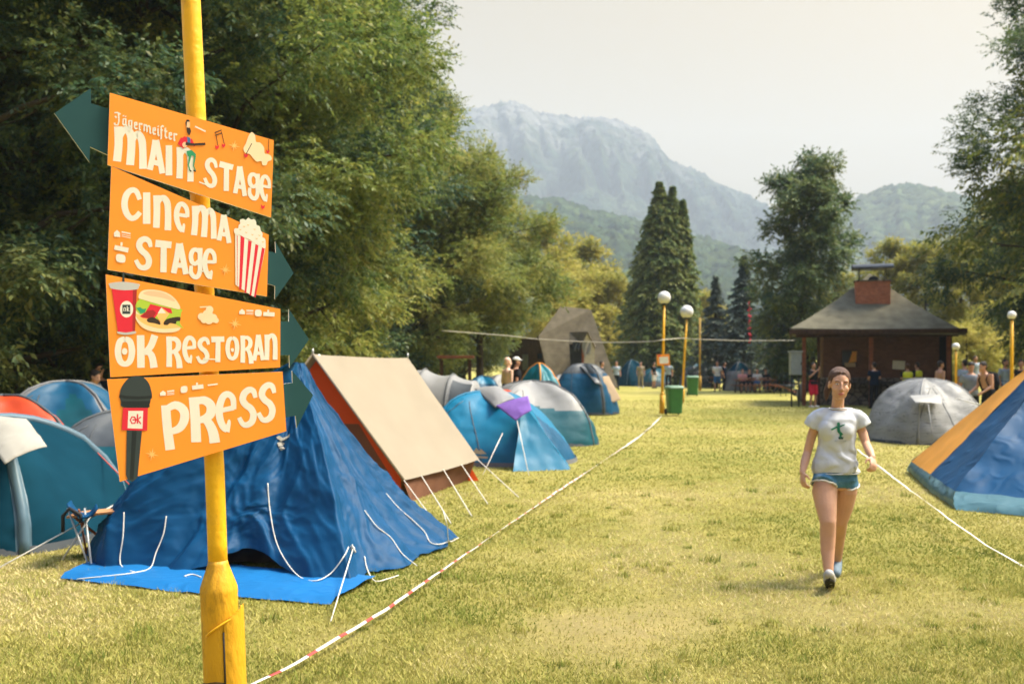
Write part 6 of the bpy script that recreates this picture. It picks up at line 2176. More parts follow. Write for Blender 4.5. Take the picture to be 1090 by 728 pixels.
wt = empty('camp_table', Vector((c_.x, c_.y, 0)), 'small wooden folding table top just behind the camping stool', 'table')
q.box(c_, (.42, .30, .02), 0, Matrix.Rotation(R(-6), 3, 'Y'), .004); q.build('table_top', mat('warm_wood', (.42, .20, .085), .6, .2, 4, stretch=(1, 6, 6)), wt, org=wt.location)
for dx in (-.18, .18):
    q = MB(); q.tube([c_ + Vector((dx, -.1, -.01)), Vector((c_.x - dx, c_.y + .1, 0))], .012, 6); q.build('leg', WOOD_R, wt, org=wt.location)
# wooden rails under the left trees
for i, (px0, px1, py, Y) in enumerate([(470, 500, 380, 36)]):
    a_, b_ = at(px0, py, Y), at(px1, py, Y)
    c_ = (a_ + b_) / 2; c_.z = 0
    t = empty('wooden_shelter', c_, 'low wooden shelter frame in the shade behind the grey tunnel tent', 'shelter')
    q = MB(); q.box((a_ + b_) / 2, ((b_ - a_).length + .3, .5, .10), 0, None, .01); q.build('roof_board', WOOD_R, t, org=c_)
    for p in (a_, b_):
        q = MB(); q.box((p.x, p.y, p.z / 2 - .05), (.12, .12, p.z - .1)); q.build('post', WOOD_D, t, org=c_)
# ================================================================== PEOPLE
def skin(name, c):
    m = mat(name, c, .5, .07, 9, .12, 60, .3)
    b = m.node_tree.nodes['Principled BSDF']
    b.inputs['Subsurface Weight'].default_value = .12
    b.inputs['Subsurface Radius'].default_value = (.02, .008, .004)
    return m
SK_A = skin('skin_fair', (.54, .295, .19))
SK_B = skin('skin_tanned', (.46, .24, .15))
SK_C = skin('skin_light', (.66, .42, .31))
HAIR_D = mat('hair_dark', (.022, .015, .012), .55, .3, 20, .8, 70, .3, stretch=(3, 3, .5))
HAIR_B = mat('hair_brown', (.105, .050, .030), .5, .35, 22, .9, 60, .35, stretch=(3, 3, .5))
EYEW = mat('eye_white', (.62, .58, .54), .25, .03, 5, spec=.5)
EYED = mat('eye_iris', (.030, .020, .014), .2, .1, 5, spec=.5)
LIPS = mat('lips', (.42, .13, .11), .45, .05, 8, spec=.3)
SHIRT = cloth('tshirt_pale_grey', (.54, .55, .58), .05, .9, .35, 13, .05, .05)
DENIM = mat('denim_light_blue', (.075, .19, .30), .85, .35, 9, .3, 90, .1, dirt=(.42, .50, .55), dirt_amt=.7, dirt_scale=9)
FRAY = mat('frayed_cotton', (.62, .60, .56), .95, .1, 40, .8, 120)
SOLE = mat('black_sole', (.018, .018, .02), .7, .2, 20, .6, 90)
CANVAS_W = mat('shoe_white', (.40, .385, .36), .7, .1, 10)
CANVAS_B = mat('shoe_blue', (.12, .165, .20), .8, .12, 14, .3, 90)
def fabric(name, c): return mat('fabric_' + name, c, .9, .15, 6, .35, 25, .05)
F_NAVY = fabric('navy', (.012, .022, .042)); F_BLACK = fabric('black', (.016, .017, .02)); F_GREY = fabric('grey', (.20, .22, .24)); F_BLUEG = fabric('blue_grey', (.30, .36, .42))
F_WHITE = fabric('white', (.62, .60, .57)); F_RED = fabric('red', (.55, .025, .055)); F_HIVIS = mat('fabric_hi_vis', (.72, .72, .035), .7, .1, 8); F_KHAKI = fabric('khaki', (.30, .25, .17))
F_BLUE = fabric('blue', (.03, .10, .22)); F_TEALS = fabric('teal', (.02, .10, .11)); F_PINK = fabric('pink', (.55, .25, .25))
HAIR_G = mat('hair_fair', (.28, .17, .08), .55, .3, 20, .5, 60)

def frame(fwd, up=(0, 0, 1)):
    f = Vector(fwd).normalized()
    u = Vector(up); u = (u - f * u.dot(f)).normalized()
    r = f.cross(u).normalized()
    return Matrix(((r.x, -f.x, u.x), (r.y, -f.y, u.y), (r.z, -f.z, u.z)))   # local x right-of-viewer, -y front, z up

def hand(mb, w, d, side, nrm, s=1.0, curl=.5):
    """palm, four unequal bent fingers and a thumb leaving the side of the palm; d along the hand, side towards the thumb, nrm out of the palm"""
    w, d, side, nrm = Vector(w), Vector(d).normalized(), Vector(side), Vector(nrm)
    side = (side - d * side.dot(d)).normalized()
    nrm = d.cross(side) if d.cross(side).dot(nrm) > 0 else -d.cross(side)
    pc = w + d * .045 * s
    rot = Matrix((( side.x, nrm.x, d.x), (side.y, nrm.y, d.y), (side.z, nrm.z, d.z)))
    mb.ell(pc, (.036 * s, .015 * s, .052 * s), 0, rot, 12, 8)
    for k, (off, L) in enumerate([(.027, .066), (.010, .076), (-.009, .070), (-.026, .054)]):
        b = w + d * .078 * s + side * off * s
        a1 = curl * .7; a2 = curl * 1.5
        p1 = b + (d * math.cos(a1) + nrm * math.sin(a1)) * L * .5 * s
        p2 = p1 + (d * math.cos(a1 + a2) + nrm * math.sin(a1 + a2)) * L * .45 * s
        mb.chain([b - d * .02 * s, b, p1, p2], [.0095 * s, .0095 * s, .0085 * s, .007 * s], 8)
    b = w + d * .022 * s + side * .028 * s
    p1 = b + (d * .6 + side * .65 + nrm * .3).normalized() * .034 * s
    p2 = p1 + (d * .85 + side * .15 + nrm * .45).normalized() * .030 * s
    mb.chain([b - side * .012 * s, b, p1, p2], [.012 * s, .012 * s, .0105 * s, .008 * s], 8)

def head_shapes(mb, hc, Mh, s, female=False):
    def e(c, r, rot=None): mb.ell(hc + Mh @ (Vector(c) * s), [q * s for q in r], 0, Mh if rot is None else Mh @ rot, 18, 12)
    e((0, .016, .030), (.073, .092, .086))
    e((0, -.024, -.040), (.056 if female else .061, .066, .076))
    e((0, -.060, -.101), (.024 if female else .028, .022, .019))
    for k in (-1, 1):
        e((k * .034, -.048, -.030), (.028, .028, .032))
        e((k * (.033 if female else .038), -.016, -.068), (.021, .040, .030))
        e((k * .074, .008, -.008), (.010, .018, .030))
        e((k * .030, -.066, .030), (.024, .011, .008))     # brow
        e((k * .009, -.099, -.031), (.009, .009, .008))    # nostril wing
    mb.chain([hc + Mh @ (Vector(p) * s) for p in ((0, -.080, .018), (0, -.091, -.008), (0, -.101, -.027))], [.008 * s, .009 * s, .0105 * s], 8)
    e((0, -.086, -.060), (.020, .010, .007)); e((0, -.084, -.070), (.018, .011, .008))

def face_parts(t, org, hc, Mh, s, hair_m, brow=True):
    def P(c): return hc + Mh @ (Vector(c) * s)
    for k in (-1, 1):
        q = MB(); q.ell(P((k * .031, -.079, .010)), (.0118 * s, .0080 * s, .0052 * s), 0, Mh, 12, 8); q.build('eye', EYEW, t, org=org)
        ey = C.objects[t.children[-1].name] if False else bpy.context.scene.objects[-1] if False else None
        q = MB(); q.ell(P((k * .031, -.0858, .010)), (.0056 * s, .0028 * s, .0052 * s), 0, Mh, 10, 6); q.build('iris', EYED, t, org=org)
        q = MB(); q.tube([P((k * .017, -.085, .0165)), P((k * .031, -.0885, .0195)), P((k * .046, -.077, .0145))], .0014 * s, 6); q.build('eyelash', hair_m, t, org=org)
        if brow:
            q = MB(); q.tube([P((k * .014, -.089, .030)), P((k * .032, -.0875, .036)), P((k * .050, -.074, .030))], [.0030 * s, .0036 * s, .0016 * s], 6); q.build('eyebrow', hair_m, t, org=org)
    q = MB()
    q.chain([P((-.022, -.087, -.0615)), P((-.009, -.0955, -.058)), P((0, -.0955, -.0595)), P((.009, -.0955, -.058)), P((.022, -.087, -.0615))], [.002 * s, .0046 * s, .0042 * s, .0046 * s, .002 * s], 8)
    q.chain([P((-.019, -.086, -.064)), P((0, -.0945, -.069)), P((.019, -.086, -.064))], [.002 * s, .0062 * s, .002 * s], 8)
    q.build('lips', LIPS, t, org=org)

def person(label, base, rz, H=1.76, J=None, skin_m=SK_B, shirt=F_GREY, legs=F_NAVY, shorts=True, hair_m=HAIR_D, shoe=F_BLACK, female=False, sleeve=.55, group=None,
           hat=None, beard=False, bare=False, head_turn=0.0, long_hair=False, build=1.0, vest=None, pack=False, head_down=0.0, voxel=.015):
    """a standing (or J-posed) figure: one continuous body, clothes and hair as its parts; faces -y before rz"""
    s = H / 1.76
    D = dict(pelvis=(0, 0, .96), chest=(0, .0, 1.28), neck=(0, .01, 1.46), head=(0, -.015, 1.625),
             sr=(-.185, 0, 1.415), sl=(.185, 0, 1.415), er=(-.245, .03, 1.13), el=(.245, .03, 1.13), wr=(-.25, -.05, .88), wl=(.25, -.05, .88),
             hr=(-.09, 0, .92), hl=(.09, 0, .92), kr=(-.11, -.02, .50), kl=(.11, -.02, .50), ar=(-.12, .02, .085), al=(.12, .02, .085), tr=None, tl=None)
    if J: D.update(J)
    V = {k: Vector(v) * s for k, v in D.items() if v is not None}
    for k, a in (('tr', 'ar'), ('tl', 'al')):
        if k not in V: V[k] = V[a] + Vector(((-.03 if k == 'tr' else .03), -.16, -.055)) * s
    t = empty('person', base, label, 'person', group, rz)
    Mh = Matrix.Rotation(head_turn, 3, 'Z') @ Matrix.Rotation(head_down, 3, 'X')
    B = MB()
    bw = build
    pel, chs, nk = V['pelvis'], V['chest'], V['neck']
    fw = .92 if female else 1.0
    rings = [(pel + Vector((0, 0, -.10)) * s, .11, .09), (pel + Vector((0, 0, -.02)) * s, .165 * (1.06 if female else 1), .115), (pel.lerp(chs, .32), .145 * fw, .105), (pel.lerp(chs, .62), .150 * fw, .110),
             (chs, .170 * fw, .118), (chs.lerp(nk, .45), .175 * fw, .108), (chs.lerp(nk, .78), .125 * fw, .085), (nk, .06, .06)]
    def torso(mb, grow, lo=0, hi=8):
        mb.loft([(c, Vector((a * bw * s + grow, 0, 0)), Vector((0, b * bw * s + grow, 0))) for c, a, b in rings[lo:hi]], 24, 0, True, 2.3)
    torso(B, 0)
    B.chain([nk - Vector((0, 0, .04 * s)), V['head'] - Vector((0, 0, .06 * s))], [.058 * s, .052 * s], 14)
    head_shapes(B, V['head'], Mh, s * 1.02, female)
    ra = .046 * bw * s * (0.9 if female else 1)
    for a, b, c, sg in (('sr', 'er', 'wr', 1), ('sl', 'el', 'wl', -1)):
        B.chain([V[a].lerp(chs, .2), V[a], V[a].lerp(V[b], .5), V[b], V[b].lerp(V[c], .35), V[c]], [ra * 1.2, ra * 1.25, ra * 1.02, ra * .82, ra * .86, ra * .56], 12)
        d = (V[c] - V[b]).normalized()
        hand(B, V[c], d, Vector((0, -1, 0)) if abs(d.y) < .8 else Vector((0, 0, 1)), Vector((sg, 0, 0)), s * 1.05, .45)
    rl = .082 * bw * s
    for a, b, c, e_ in (('hr', 'kr', 'ar', 'tr'), ('hl', 'kl', 'al', 'tl')):
        B.chain([V[a], V[a].lerp(V[b], .45), V[b], V[b].lerp(V[c], .3), V[b].lerp(V[c], .7), V[c]], [rl * 1.08, rl * .95, rl * .66, rl * .70, rl * .52, rl * .44], 14)
        B.chain([V[c] + Vector((0, .03, -.045)) * s, V[e_].lerp(V[c], .4), V[e_]], [.034 * s, .036 * s, .026 * s], 10)
    link('body', remesh(B, 'body', voxel * s, 3), [skin_m], t)
    def clothing(name, fill, m, vx=.018, sm=3):
        q = MB(); fill(q)
        return link(name, remesh(q, name, vx * s, sm), [m], t)
    if not bare:
        def f(q):
            torso(q, .016 * s, 1, 7)
            q.loft([(pel + Vector((0, 0, -.07)) * s, Vector((.175 * bw * s + .014, 0, 0)), Vector((0, .125 * bw * s + .014, 0))), (pel + Vector((0, 0, .06)) * s, Vector((.165 * bw * s + .014, 0, 0)), Vector((0, .12 * bw * s + .014, 0)))], 24, 0, True, 2.3)
            for a, b in (('sr', 'er'), ('sl', 'el')):
                e_ = V[a].lerp(V[b], sleeve) if sleeve <= 1 else V[b]
                q.chain([V[a].lerp(chs, .25), V[a], e_], [ra * 1.4, ra * 1.5, ra * 1.45], 14)
        clothing('shirt', f, shirt)
    if vest is not None:
        def f(q): torso(q, .034 * s, 2, 7)
        vo_ = clothing('safety_vest', f, vest)
        q = MB()
        for zz in (.25, .62):
            c = pel.lerp(chs, zz)
            q.tube([c + Vector((math.cos(a) * (.155 * bw * s + .045), math.sin(a) * (.11 * bw * s + .046), 0)) for a in np.linspace(0, 2 * PI, 25)], .018, 6, flat=(1.4, .4))
        link('reflective_band', q.mesh('reflective_band'), [F_GREY], t)
    def f(q):
        torso(q, .020 * s, 0, 3)
        for a, b, c in (('hr', 'kr', 'ar'), ('hl', 'kl', 'al')):
            if shorts:
                e_ = V[a].lerp(V[b], .86)
                q.chain([V[a] + Vector((0, 0, .04)) * s, V[a].lerp(V[b], .4), e_], [rl * 1.2, rl * 1.22, rl * 1.15], 14)
            else:
                q.chain([V[a] + Vector((0, 0, .04)) * s, V[b], V[c] + Vector((0, 0, .01))], [rl * 1.2, rl * .92, rl * .80], 14)
    clothing('shorts' if shorts else 'trousers', f, legs)
    for a, b in (('ar', 'tr'), ('al', 'tl')):
        q = MB()
        q.chain([V[a] + Vector((0, .035, -.042)) * s, V[b].lerp(V[a], .4) + Vector((0, 0, .0)), V[b]], [.043 * s, .045 * s, .036 * s], 12)
        link('shoe', remesh(q, 'shoe', .014 * s, 2), [shoe], t)
    hc = V['head']
    q = MB()
    q.ell(hc + Mh @ (Vector((0, .024, .040)) * s), (.081 * s, .096 * s, .086 * s), 0, Mh)
    if long_hair:
        q.ell(hc + Mh @ (Vector((0, .060, -.06)) * s), (.078 * s, .055 * s, .15 * s), 0, Mh)
    else:
        q.ell(hc + Mh @ (Vector((0, .046, -.015)) * s), (.074 * s, .064 * s, .070 * s), 0, Mh)
    link('hair', remesh(q, 'hair', .012, 2), [hair_m], t)
    if hat is not None:
        q = MB()
        q.ell(hc + Mh @ (Vector((0, .012, .060)) * s), (.088 * s, .104 * s, .074 * s), 0, Mh)
        q.ell(hc + Mh @ (Vector((0, -.10, .045)) * s), (.065 * s, .065 * s, .010 * s), 0, Mh)
        link('cap', remesh(q, 'cap', .01, 2), [hat], t)
    if beard:
        q = MB(); q.ell(hc + Mh @ (Vector((0, -.050, -.085)) * s), (.050 * s, .040 * s, .040 * s), 0, Mh)
        link('beard', remesh(q, 'beard', .01, 2), [hair_m], t)
    for k in (-1, 1):
        q = MB(); q.ell(hc + Mh @ (Vector((k * .031, -.080, .012)) * s), (.011 * s, .007 * s, .006 * s), 0, Mh, 8, 6); link('eye', q.mesh('eye'), [EYED], t)
    if pack:
        q = MB(); c = chs + Vector((0, .19, -.04)) * s
        q.loft([(c + Vector((0, 0, -.24)) * s, (.13 * s, 0, 0), (0, .07 * s, 0)), (c, (.16 * s, 0, 0), (0, .09 * s, 0)), (c + Vector((0, 0, .20)) * s, (.12 * s, 0, 0), (0, .06 * s, 0))], 20, 0, True, 3)
        link('backpack', q.mesh('backpack', fixn=True), [F_BLACK], t)
        for k in (-1, 1):
            q = MB(); q.tube([c + Vector((k * .09, 0, .19)) * s, nk + Vector((k * .11, .02, .02)) * s, chs + Vector((k * .12, -.135, .0)) * s, chs + Vector((k * .15, -.03, -.22)) * s], .022 * s, 8, flat=(1, .5))
            link('backpack_strap', q.mesh('backpack_strap'), [F_BLACK], t)
    return t

def stand(px, pyf=None, Y=None):
    if Y is None: return gp(px, pyf)
    x = at(px, 0, Y).x
    return Vector((x, Y, ground_z(x, Y)))
def aim(px_base, deg=0):  # facing the camera plus an angle
    return R(deg)
FRONT, BACK, LEFT, RIGHT = 0.0, PI, -PI / 2, PI / 2
G_R = 'campers standing beside the hut'
HANDS_UP = dict(er=(-.25, -.06, 1.17), wr=(-.08, -.24, 1.42), el=(.25, -.06, 1.18), wl=(.06, -.26, 1.50))
ARM_FRONT = dict(er=(-.24, .02, 1.14), wr=(-.10, -.22, 1.10), el=(.24, .02, 1.14), wl=(.10, -.24, 1.12))
person('man in red shorts and black shirt raising both hands to his face', stand(865.5, 434.0), R(30), 1.72, HANDS_UP, SK_B, F_BLACK, F_RED, True, HAIR_D, F_WHITE)
person('person in dark navy clothes seen from behind at the hut shelf', stand(930.5, Y=37.0), BACK + R(15), 1.74, ARM_FRONT, SK_A, F_NAVY, F_BLACK, False, HAIR_D, F_BLACK)
person('person in a bright yellow safety vest facing the hut wall', stand(966, Y=36.9), BACK + R(-8), 1.70, ARM_FRONT, SK_B, F_BLACK, F_BLACK, False, HAIR_B, F_BLACK, vest=F_HIVIS)
person('dark haired person in a yellow vest just behind the first vested one', stand(976.5, Y=37.6), BACK + R(30), 1.74, ARM_FRONT, SK_B, F_BLACK, F_BLACK, False, HAIR_D, F_BLACK, vest=F_HIVIS)
person('shirtless dark haired man standing at the right corner of the hut', stand(1001, Y=31), R(95), 1.78, None, SK_B, F_GREY, F_NAVY, True, HAIR_D, F_BLACK, bare=True)
person('man in a grey shirt looking down behind the grey lined tent', stand(1033.5, Y=24.5), R(-10), 1.72, dict(er=(-.25, .02, 1.13), wr=(-.27, -.12, .92), el=(.26, -.02, 1.14), wl=(.34, -.14, .92)), SK_B, F_GREY, F_BLACK, True, HAIR_D, F_BLACK, head_down=R(28))
person('man in a pale blue shirt seen from behind the man in grey', stand(1027, Y=31.5), BACK + R(20), 1.82, None, SK_B, F_BLUEG, F_NAVY, True, HAIR_D, F_BLACK)
person('shirtless short haired man with a black backpack bending forward', stand(1052.5, Y=24.0), R(-75), 1.76, dict(chest=(0, -.05, 1.27), neck=(0, -.10, 1.44), head=(0, -.17, 1.59), sr=(-.185, -.09, 1.40), sl=(.185, -.09, 1.40), er=(-.23, -.12, 1.12), wr=(-.20, -.34, .98), el=(.23, -.12, 1.12), wl=(.20, -.34, .98)),
       SK_B, F_GREY, F_BLACK, True, HAIR_D, F_BLACK, bare=True, pack=True, head_down=R(15))
person('man in a white and blue shirt standing on the grassy bank', stand(1038, Y=45), R(15), 1.78, None, SK_B, F_BLUEG, F_NAVY, True, HAIR_D, F_BLACK)
person('bearded man in a light grey shirt turned towards the bank lamp', stand(1070, Y=33), R(25), 1.86, None, SK_B, F_BLUEG, F_NAVY, True, HAIR_D, F_BLACK, beard=True)
person('person in a dark vest top partly cut by the right edge of the photo', stand(1087, Y=30), R(-15), 1.80, None, SK_B, F_BLACK, F_NAVY, True, HAIR_D, F_BLACK, sleeve=.1)
person('man in a white shirt and blue shorts walking on the lawn by the bins', stand(763.5, 417), R(-20), 1.80, dict(kr=(-.11, -.14, .50), ar=(-.12, -.10, .085), kl=(.11, .0, .50), al=(.12, .20, .11), wr=(-.14, -.22, 1.08)), SK_B, F_WHITE, F_BLUE, True, HAIR_B, F_BLACK)
person('shirtless bald man with his back to us beside a man in a white cap', stand(540.5, Y=27.5), R(120), 1.86, None, SK_C, F_GREY, F_NAVY, True, SK_C, F_BLACK, bare=True)
person('man in a dark shirt and white cap next to the shirtless bald man', stand(549.5, Y=28.2), R(100), 1.88, None, SK_B, F_BLACK, F_NAVY, True, HAIR_D, F_BLACK, hat=F_WHITE)
person('man in a black shirt standing at the right foot of the tan cottage', stand(640.5, Y=46.5), R(80), 1.80, None, SK_B, F_BLACK, F_NAVY, False, HAIR_D, F_BLACK)
person('person in a light blue shirt beyond the right foot of the tan cottage', stand(656, Y=62), R(10), 1.78, None, SK_B, F_BLUEG, F_NAVY, False, HAIR_D, F_BLACK)
person('person in beige clothes standing left of the nearest lamp post', stand(682, Y=67), R(0), 1.78, None, SK_B, F_KHAKI, F_KHAKI, False, HAIR_D, F_WHITE)
person('person in a dark top and pale shorts between the beige figure and the lamp', stand(696, Y=66), R(50), 1.76, None, SK_B, F_BLACK, F_WHITE, True, HAIR_D, F_BLACK)
person('person in a light top and dark trousers half behind the notice', stand(711.5, Y=64), R(-20), 1.82, None, SK_B, F_BLUEG, F_BLACK, False, HAIR_D, F_BLACK)
person('dark clothed person standing behind the man in the white shirt', stand(771, Y=60), R(60), 1.74, None, SK_B, F_NAVY, F_BLACK, False, HAIR_D, F_BLACK)
# people sitting at the tables
SIT = dict(pelvis=(0, 0, .55), chest=(0, -.04, .87), neck=(0, -.05, 1.05), head=(0, -.07, 1.215), sr=(-.185, -.05, 1.0), sl=(.185, -.05, 1.0), er=(-.24, -.12, .76), el=(.24, -.12, .76), wr=(-.12, -.36, .80), wl=(.12, -.36, .80),
           hr=(-.09, 0, .52), hl=(.09, 0, .52), kr=(-.12, -.42, .50), kl=(.12, -.42, .50), ar=(-.12, -.40, .085), al=(.12, -.40, .085))
for (px, Y, rz_, sh, lg_, hr_, lb) in [
    (790, 56.4, 0, F_PINK, F_BLACK, HAIR_D, 'person in a pink top sitting behind the red brown table at its left end'),
    (797, 56.6, .2, F_BLACK, F_BLACK, HAIR_D, 'person in black sitting behind the middle of the red brown table'),
    (806, 56.5, -.2, F_WHITE, F_BLUE, HAIR_B, 'person in white sitting behind the red brown table near its right end'),
    (814.5, 56.8, .1, F_NAVY, F_BLACK, HAIR_D, 'person in navy sitting at the right end of the red brown table'),
    (823.5, 60, .3, F_WHITE, F_BLACK, HAIR_G, 'fair haired person in white sitting behind the dark red edged tent')]:
    person(lb, stand(px, Y=Y), rz_, 1.76, SIT, SK_B, sh, lg_, True, hr_, F_BLACK)
for (px, Y, rz_, sh, hr_, lb) in [(836, 66, .4, F_KHAKI, HAIR_D, 'standing person in khaki left of the grey cabinet'), (818, 68, 2.6, F_BLUEG, HAIR_D, 'standing person in pale blue far behind the picnic tables'),
                                  (803, 70, 1.0, F_WHITE, HAIR_G, 'standing person in white far behind the picnic tables')]:
    person(lb, stand(px, Y=Y), rz_, 1.74, None, SK_B, sh, F_NAVY, True, hr_, F_BLACK)
person('man in a grey shirt stooping over the blue dome tent in the shade', stand(84, Y=17.2), R(70), 1.72, dict(chest=(0, -.12, 1.22), neck=(0, -.26, 1.37), head=(0, -.37, 1.49), sr=(-.185, -.24, 1.33), sl=(.185, -.24, 1.33), er=(-.22, -.36, 1.08), wr=(-.15, -.55, 1.00), el=(.22, -.36, 1.08), wl=(.15, -.58, 1.02)),
       SK_A, F_GREY, F_NAVY, True, HAIR_D, F_BLACK, head_down=R(20))
person('person in a dark shirt standing in the shade left of the restoran board', stand(106, Y=18.4), R(30), 1.70, ARM_FRONT, SK_A, F_NAVY, F_BLACK, True, HAIR_D, F_BLACK)

# ---- the woman walking towards us ------------------------------------------
wb0 = Vector((at(888, 0, 7.65).x, 7.65, 0))
WOM = empty('person', wb0, 'young woman in a pale grey print T-shirt and denim shorts walking towards us', 'person')
A = lambda px, py, Y=7.68: at(px, py, Y)
hc = A(893.6, 409.4, 7.63)
Mh = Matrix.Rotation(R(-8), 3, 'Z') @ Matrix.Rotation(R(3), 3, 'Y') @ Matrix.Rotation(R(4), 3, 'X')
HS = 1.02
neck, chest, waist, pelv = A(890.5, 437), A(891, 456), A(890, 481), A(889, 506, 7.70)
W = MB()
k_ = 7.68 / FPX
trs = [(A(889, 520, 7.70), .100, .085), (A(889, 510, 7.70), .158, .105), (A(889, 500, 7.70), .160, .108), (A(890, 488, 7.69), .128, .092), (A(890, 478, 7.69), .116, .084), (A(890.5, 466, 7.68), .126, .090),
       (A(891, 455, 7.68), .140, .098), (A(891, 446, 7.68), .138, .088), (A(891, 439.5, 7.69), .098, .062), (A(891.5, 434.5, 7.69), .058, .052)]
def wtorso(mb, grow, lo, hi, gy_=None):
    mb.loft([(c, Vector((a + grow, 0, 0)), Vector((0, b + (gy_ if gy_ is not None else grow), 0))) for c, a, b in trs[lo:hi]], 28, 0, True, 2.2)
wtorso(W, 0, 0, 10)
bust = [A(882.5, 457.5, 7.60), A(899.5, 457.5, 7.595)]
for b in bust: W.ell(b + Vector((0, .014, 0)), (.056, .042, .054))
W.chain([A(891, 438, 7.69), A(892.5, 422, 7.655)], [.049, .044], 16)
head_shapes(W, hc, Mh, HS, True)
arms = [([A(875, 444, 7.68), A(870, 448, 7.68), A(864.4, 463, 7.71), A(859.6, 481, 7.72), A(856.6, 492, 7.67), A(854.2, 502.5, 7.62)], 1),
        ([A(907, 444, 7.68), A(912.6, 448, 7.67), A(918.4, 461, 7.66), A(922, 472.5, 7.62), A(925.6, 480, 7.52), A(928.6, 486.5, 7.44)], -1)]
for pts, sg in arms:
    W.chain(pts, [.037, .040, .036, .032, .033, .0225], 14)
hand(W, arms[0][0][-1], A(855, 516, 7.58) - arms[0][0][-1], Vector((.2, -1, 0)), Vector((1, .2, 0)), .98, .55)
hand(W, arms[1][0][-1], A(930.6, 500, 7.36) - arms[1][0][-1], Vector((-.8, -.5, .1)), Vector((-.3, .8, -.3)), .98, .75)
legs = [[A(880, 507, 7.69), A(877.6, 524, 7.64), A(879.5, 540, 7.58), A(881.4, 556, 7.53), A(881.2, 570, 7.54), A(881, 586, 7.53), A(882, 607, 7.49)],
        [A(898, 507, 7.70), A(899.4, 522, 7.72), A(897, 540, 7.76), A(893.8, 555, 7.79), A(892.4, 566, 7.88), A(891.4, 578, 7.96), A(891.2, 594.5, 8.05)]]
lr = [.090, .094, .078, .060, .0585, .052, .036]
for L_ in legs: W.chain(L_, lr, 18)
fF = [Vector((at(882.6, 0, 7.50).x, 7.50, .055)), Vector((at(883, 0, 7.40).x, 7.38, .10)), Vector((at(882.6, 0, 7.29).x, 7.29, .155))]
fB = [Vector((at(891.3, 0, 8.08).x, 8.08, .075)), Vector((at(890.6, 0, 7.98).x, 7.98, .05)), Vector((at(890, 0, 7.88).x, 7.88, .035))]
for f_ in (fF, fB): W.chain(f_, [.033, .034, .026], 12)
body_me = remesh(W, 'body', .0065, 5, wb0)
link('body', body_me, [SK_A], WOM)
face_parts(WOM, wb0, hc, Mh, HS, HAIR_B)
# hair drawn back into a tail
Hh = MB()
def HP(c): return hc + Mh @ (Vector(c) * HS)
Hh.ell(HP((0, .030, .050)), (.081 * HS, .095 * HS, .084 * HS), 0, Mh, 24, 16)
Hh.ell(HP((0, .058, .008)), (.066 * HS, .056 * HS, .062 * HS), 0, Mh, 20, 12)
for k in (-1, 1):
    for j in range(5):
        a = .012 + j * .013
        Hh.chain([HP((k * a * .9, -.060 + j * .012, .100 - j * .006)), HP((k * (.054 + j * .004), -.018 + j * .014, .084 - j * .012)), HP((k * .073, .026, .024 - j * .006)), HP((k * .05, .085, -.005))], [.005, .008, .009, .010], 8)
    Hh.chain([HP((k * .066, -.034, .045)), HP((k * .071, -.020, .012)), HP((k * .073, -.010, -.014))], [.004, .004, .002], 8)
Hh.ell(HP((-.005, .095, .090)), (.034, .034, .032))
Hh.chain([HP((-.01, .108, .070)), HP((-.045, .120, .0)), HP((-.070, .105, -.07)), HP((-.075, .085, -.125))], [.026, .034, .028, .010], 12)
link('hair', remesh(Hh, 'hair', .0055, 3, wb0), [HAIR_B], WOM)
# T-shirt
Q = MB()
sh = [(A(889.5, 502, 7.70), .176, .131), (A(889.5, 492, 7.69), .168, .125), (A(890, 480, 7.69), .143, .108), (A(890.5, 468, 7.68), .139, .108), (A(891, 456, 7.68), .152, .112), (A(891, 446, 7.68), .158, .104), (A(891, 439.5, 7.69), .132, .082), (A(891.5, 436.2, 7.69), .088, .064)]
Q.loft([(c, Vector((a, 0, 0)), Vector((0, b, 0))) for c, a, b in sh], 32, 0, True, 2.2)
for b in bust: Q.ell(b + Vector((0, .018, -.006)), (.080, .056, .084))
Q.tube([A(886, 438.6, 7.69), A(878, 440.6, 7.685), A(871.4, 443.4, 7.68), A(867, 448, 7.69), A(863.6, 454.6, 7.70)], [.040, .052, .060, .061, .063], 18)
Q.tube([A(897, 438.6, 7.69), A(904.6, 440.6, 7.685), A(911.4, 443.4, 7.67), A(916, 448, 7.665), A(919.4, 454, 7.66)], [.040, .052, .060, .061, .063], 18)
shirt_me = remesh(Q, 'shirt', .0085, 4, wb0)
# folds: pulled across the waist, hanging from the bust
for v in shirt_me.vertices:
    p = v.co
    low = max(0, min(1, (1.22 - p.z) / .25))
    f = .010 * low * math.sin(p.x * 40 + 6 * nz(p.x * 5, p.z * 7)) + .011 * low * nz(p.x * 9 + p.z * 5, p.y * 6, p.z * 17) + .006 * nz(p.x * 12 + p.z * 8, p.y * 10, p.z * 6 - p.x * 10) + .003 * nz(p.x * 22, p.y * 22, p.z * 22)
    v.co = p + v.normal * max(f, -.004)
shirt_me.update()
link('shirt', shirt_me, [SHIRT], WOM)
def ring(c, a, b, r, name, m, n=40, jit=0.0, zj=0.0, pw=2.2):
    q = MB(); e = 2 / pw
    P = []
    for i in range(n):
        th = 2 * PI * i / n
        ct, st = math.cos(th), math.sin(th)
        P.append(Vector(c) + Vector((a * math.copysign(abs(ct) ** e, ct), b * math.copysign(abs(st) ** e, st), zj * nz(i * 1.7, 2.2) )))
    P.append(P[0])
    q.tube(P, [r * (1 + jit * nz(i * 2.3, 7.7)) for i in range(n + 1)], 7, caps=False)
    return q.build(name, m, WOM, org=wb0)
ring(A(889.5, 502.8, 7.70), .175, .130, .0042, 'shirt_hem', SHIRT)
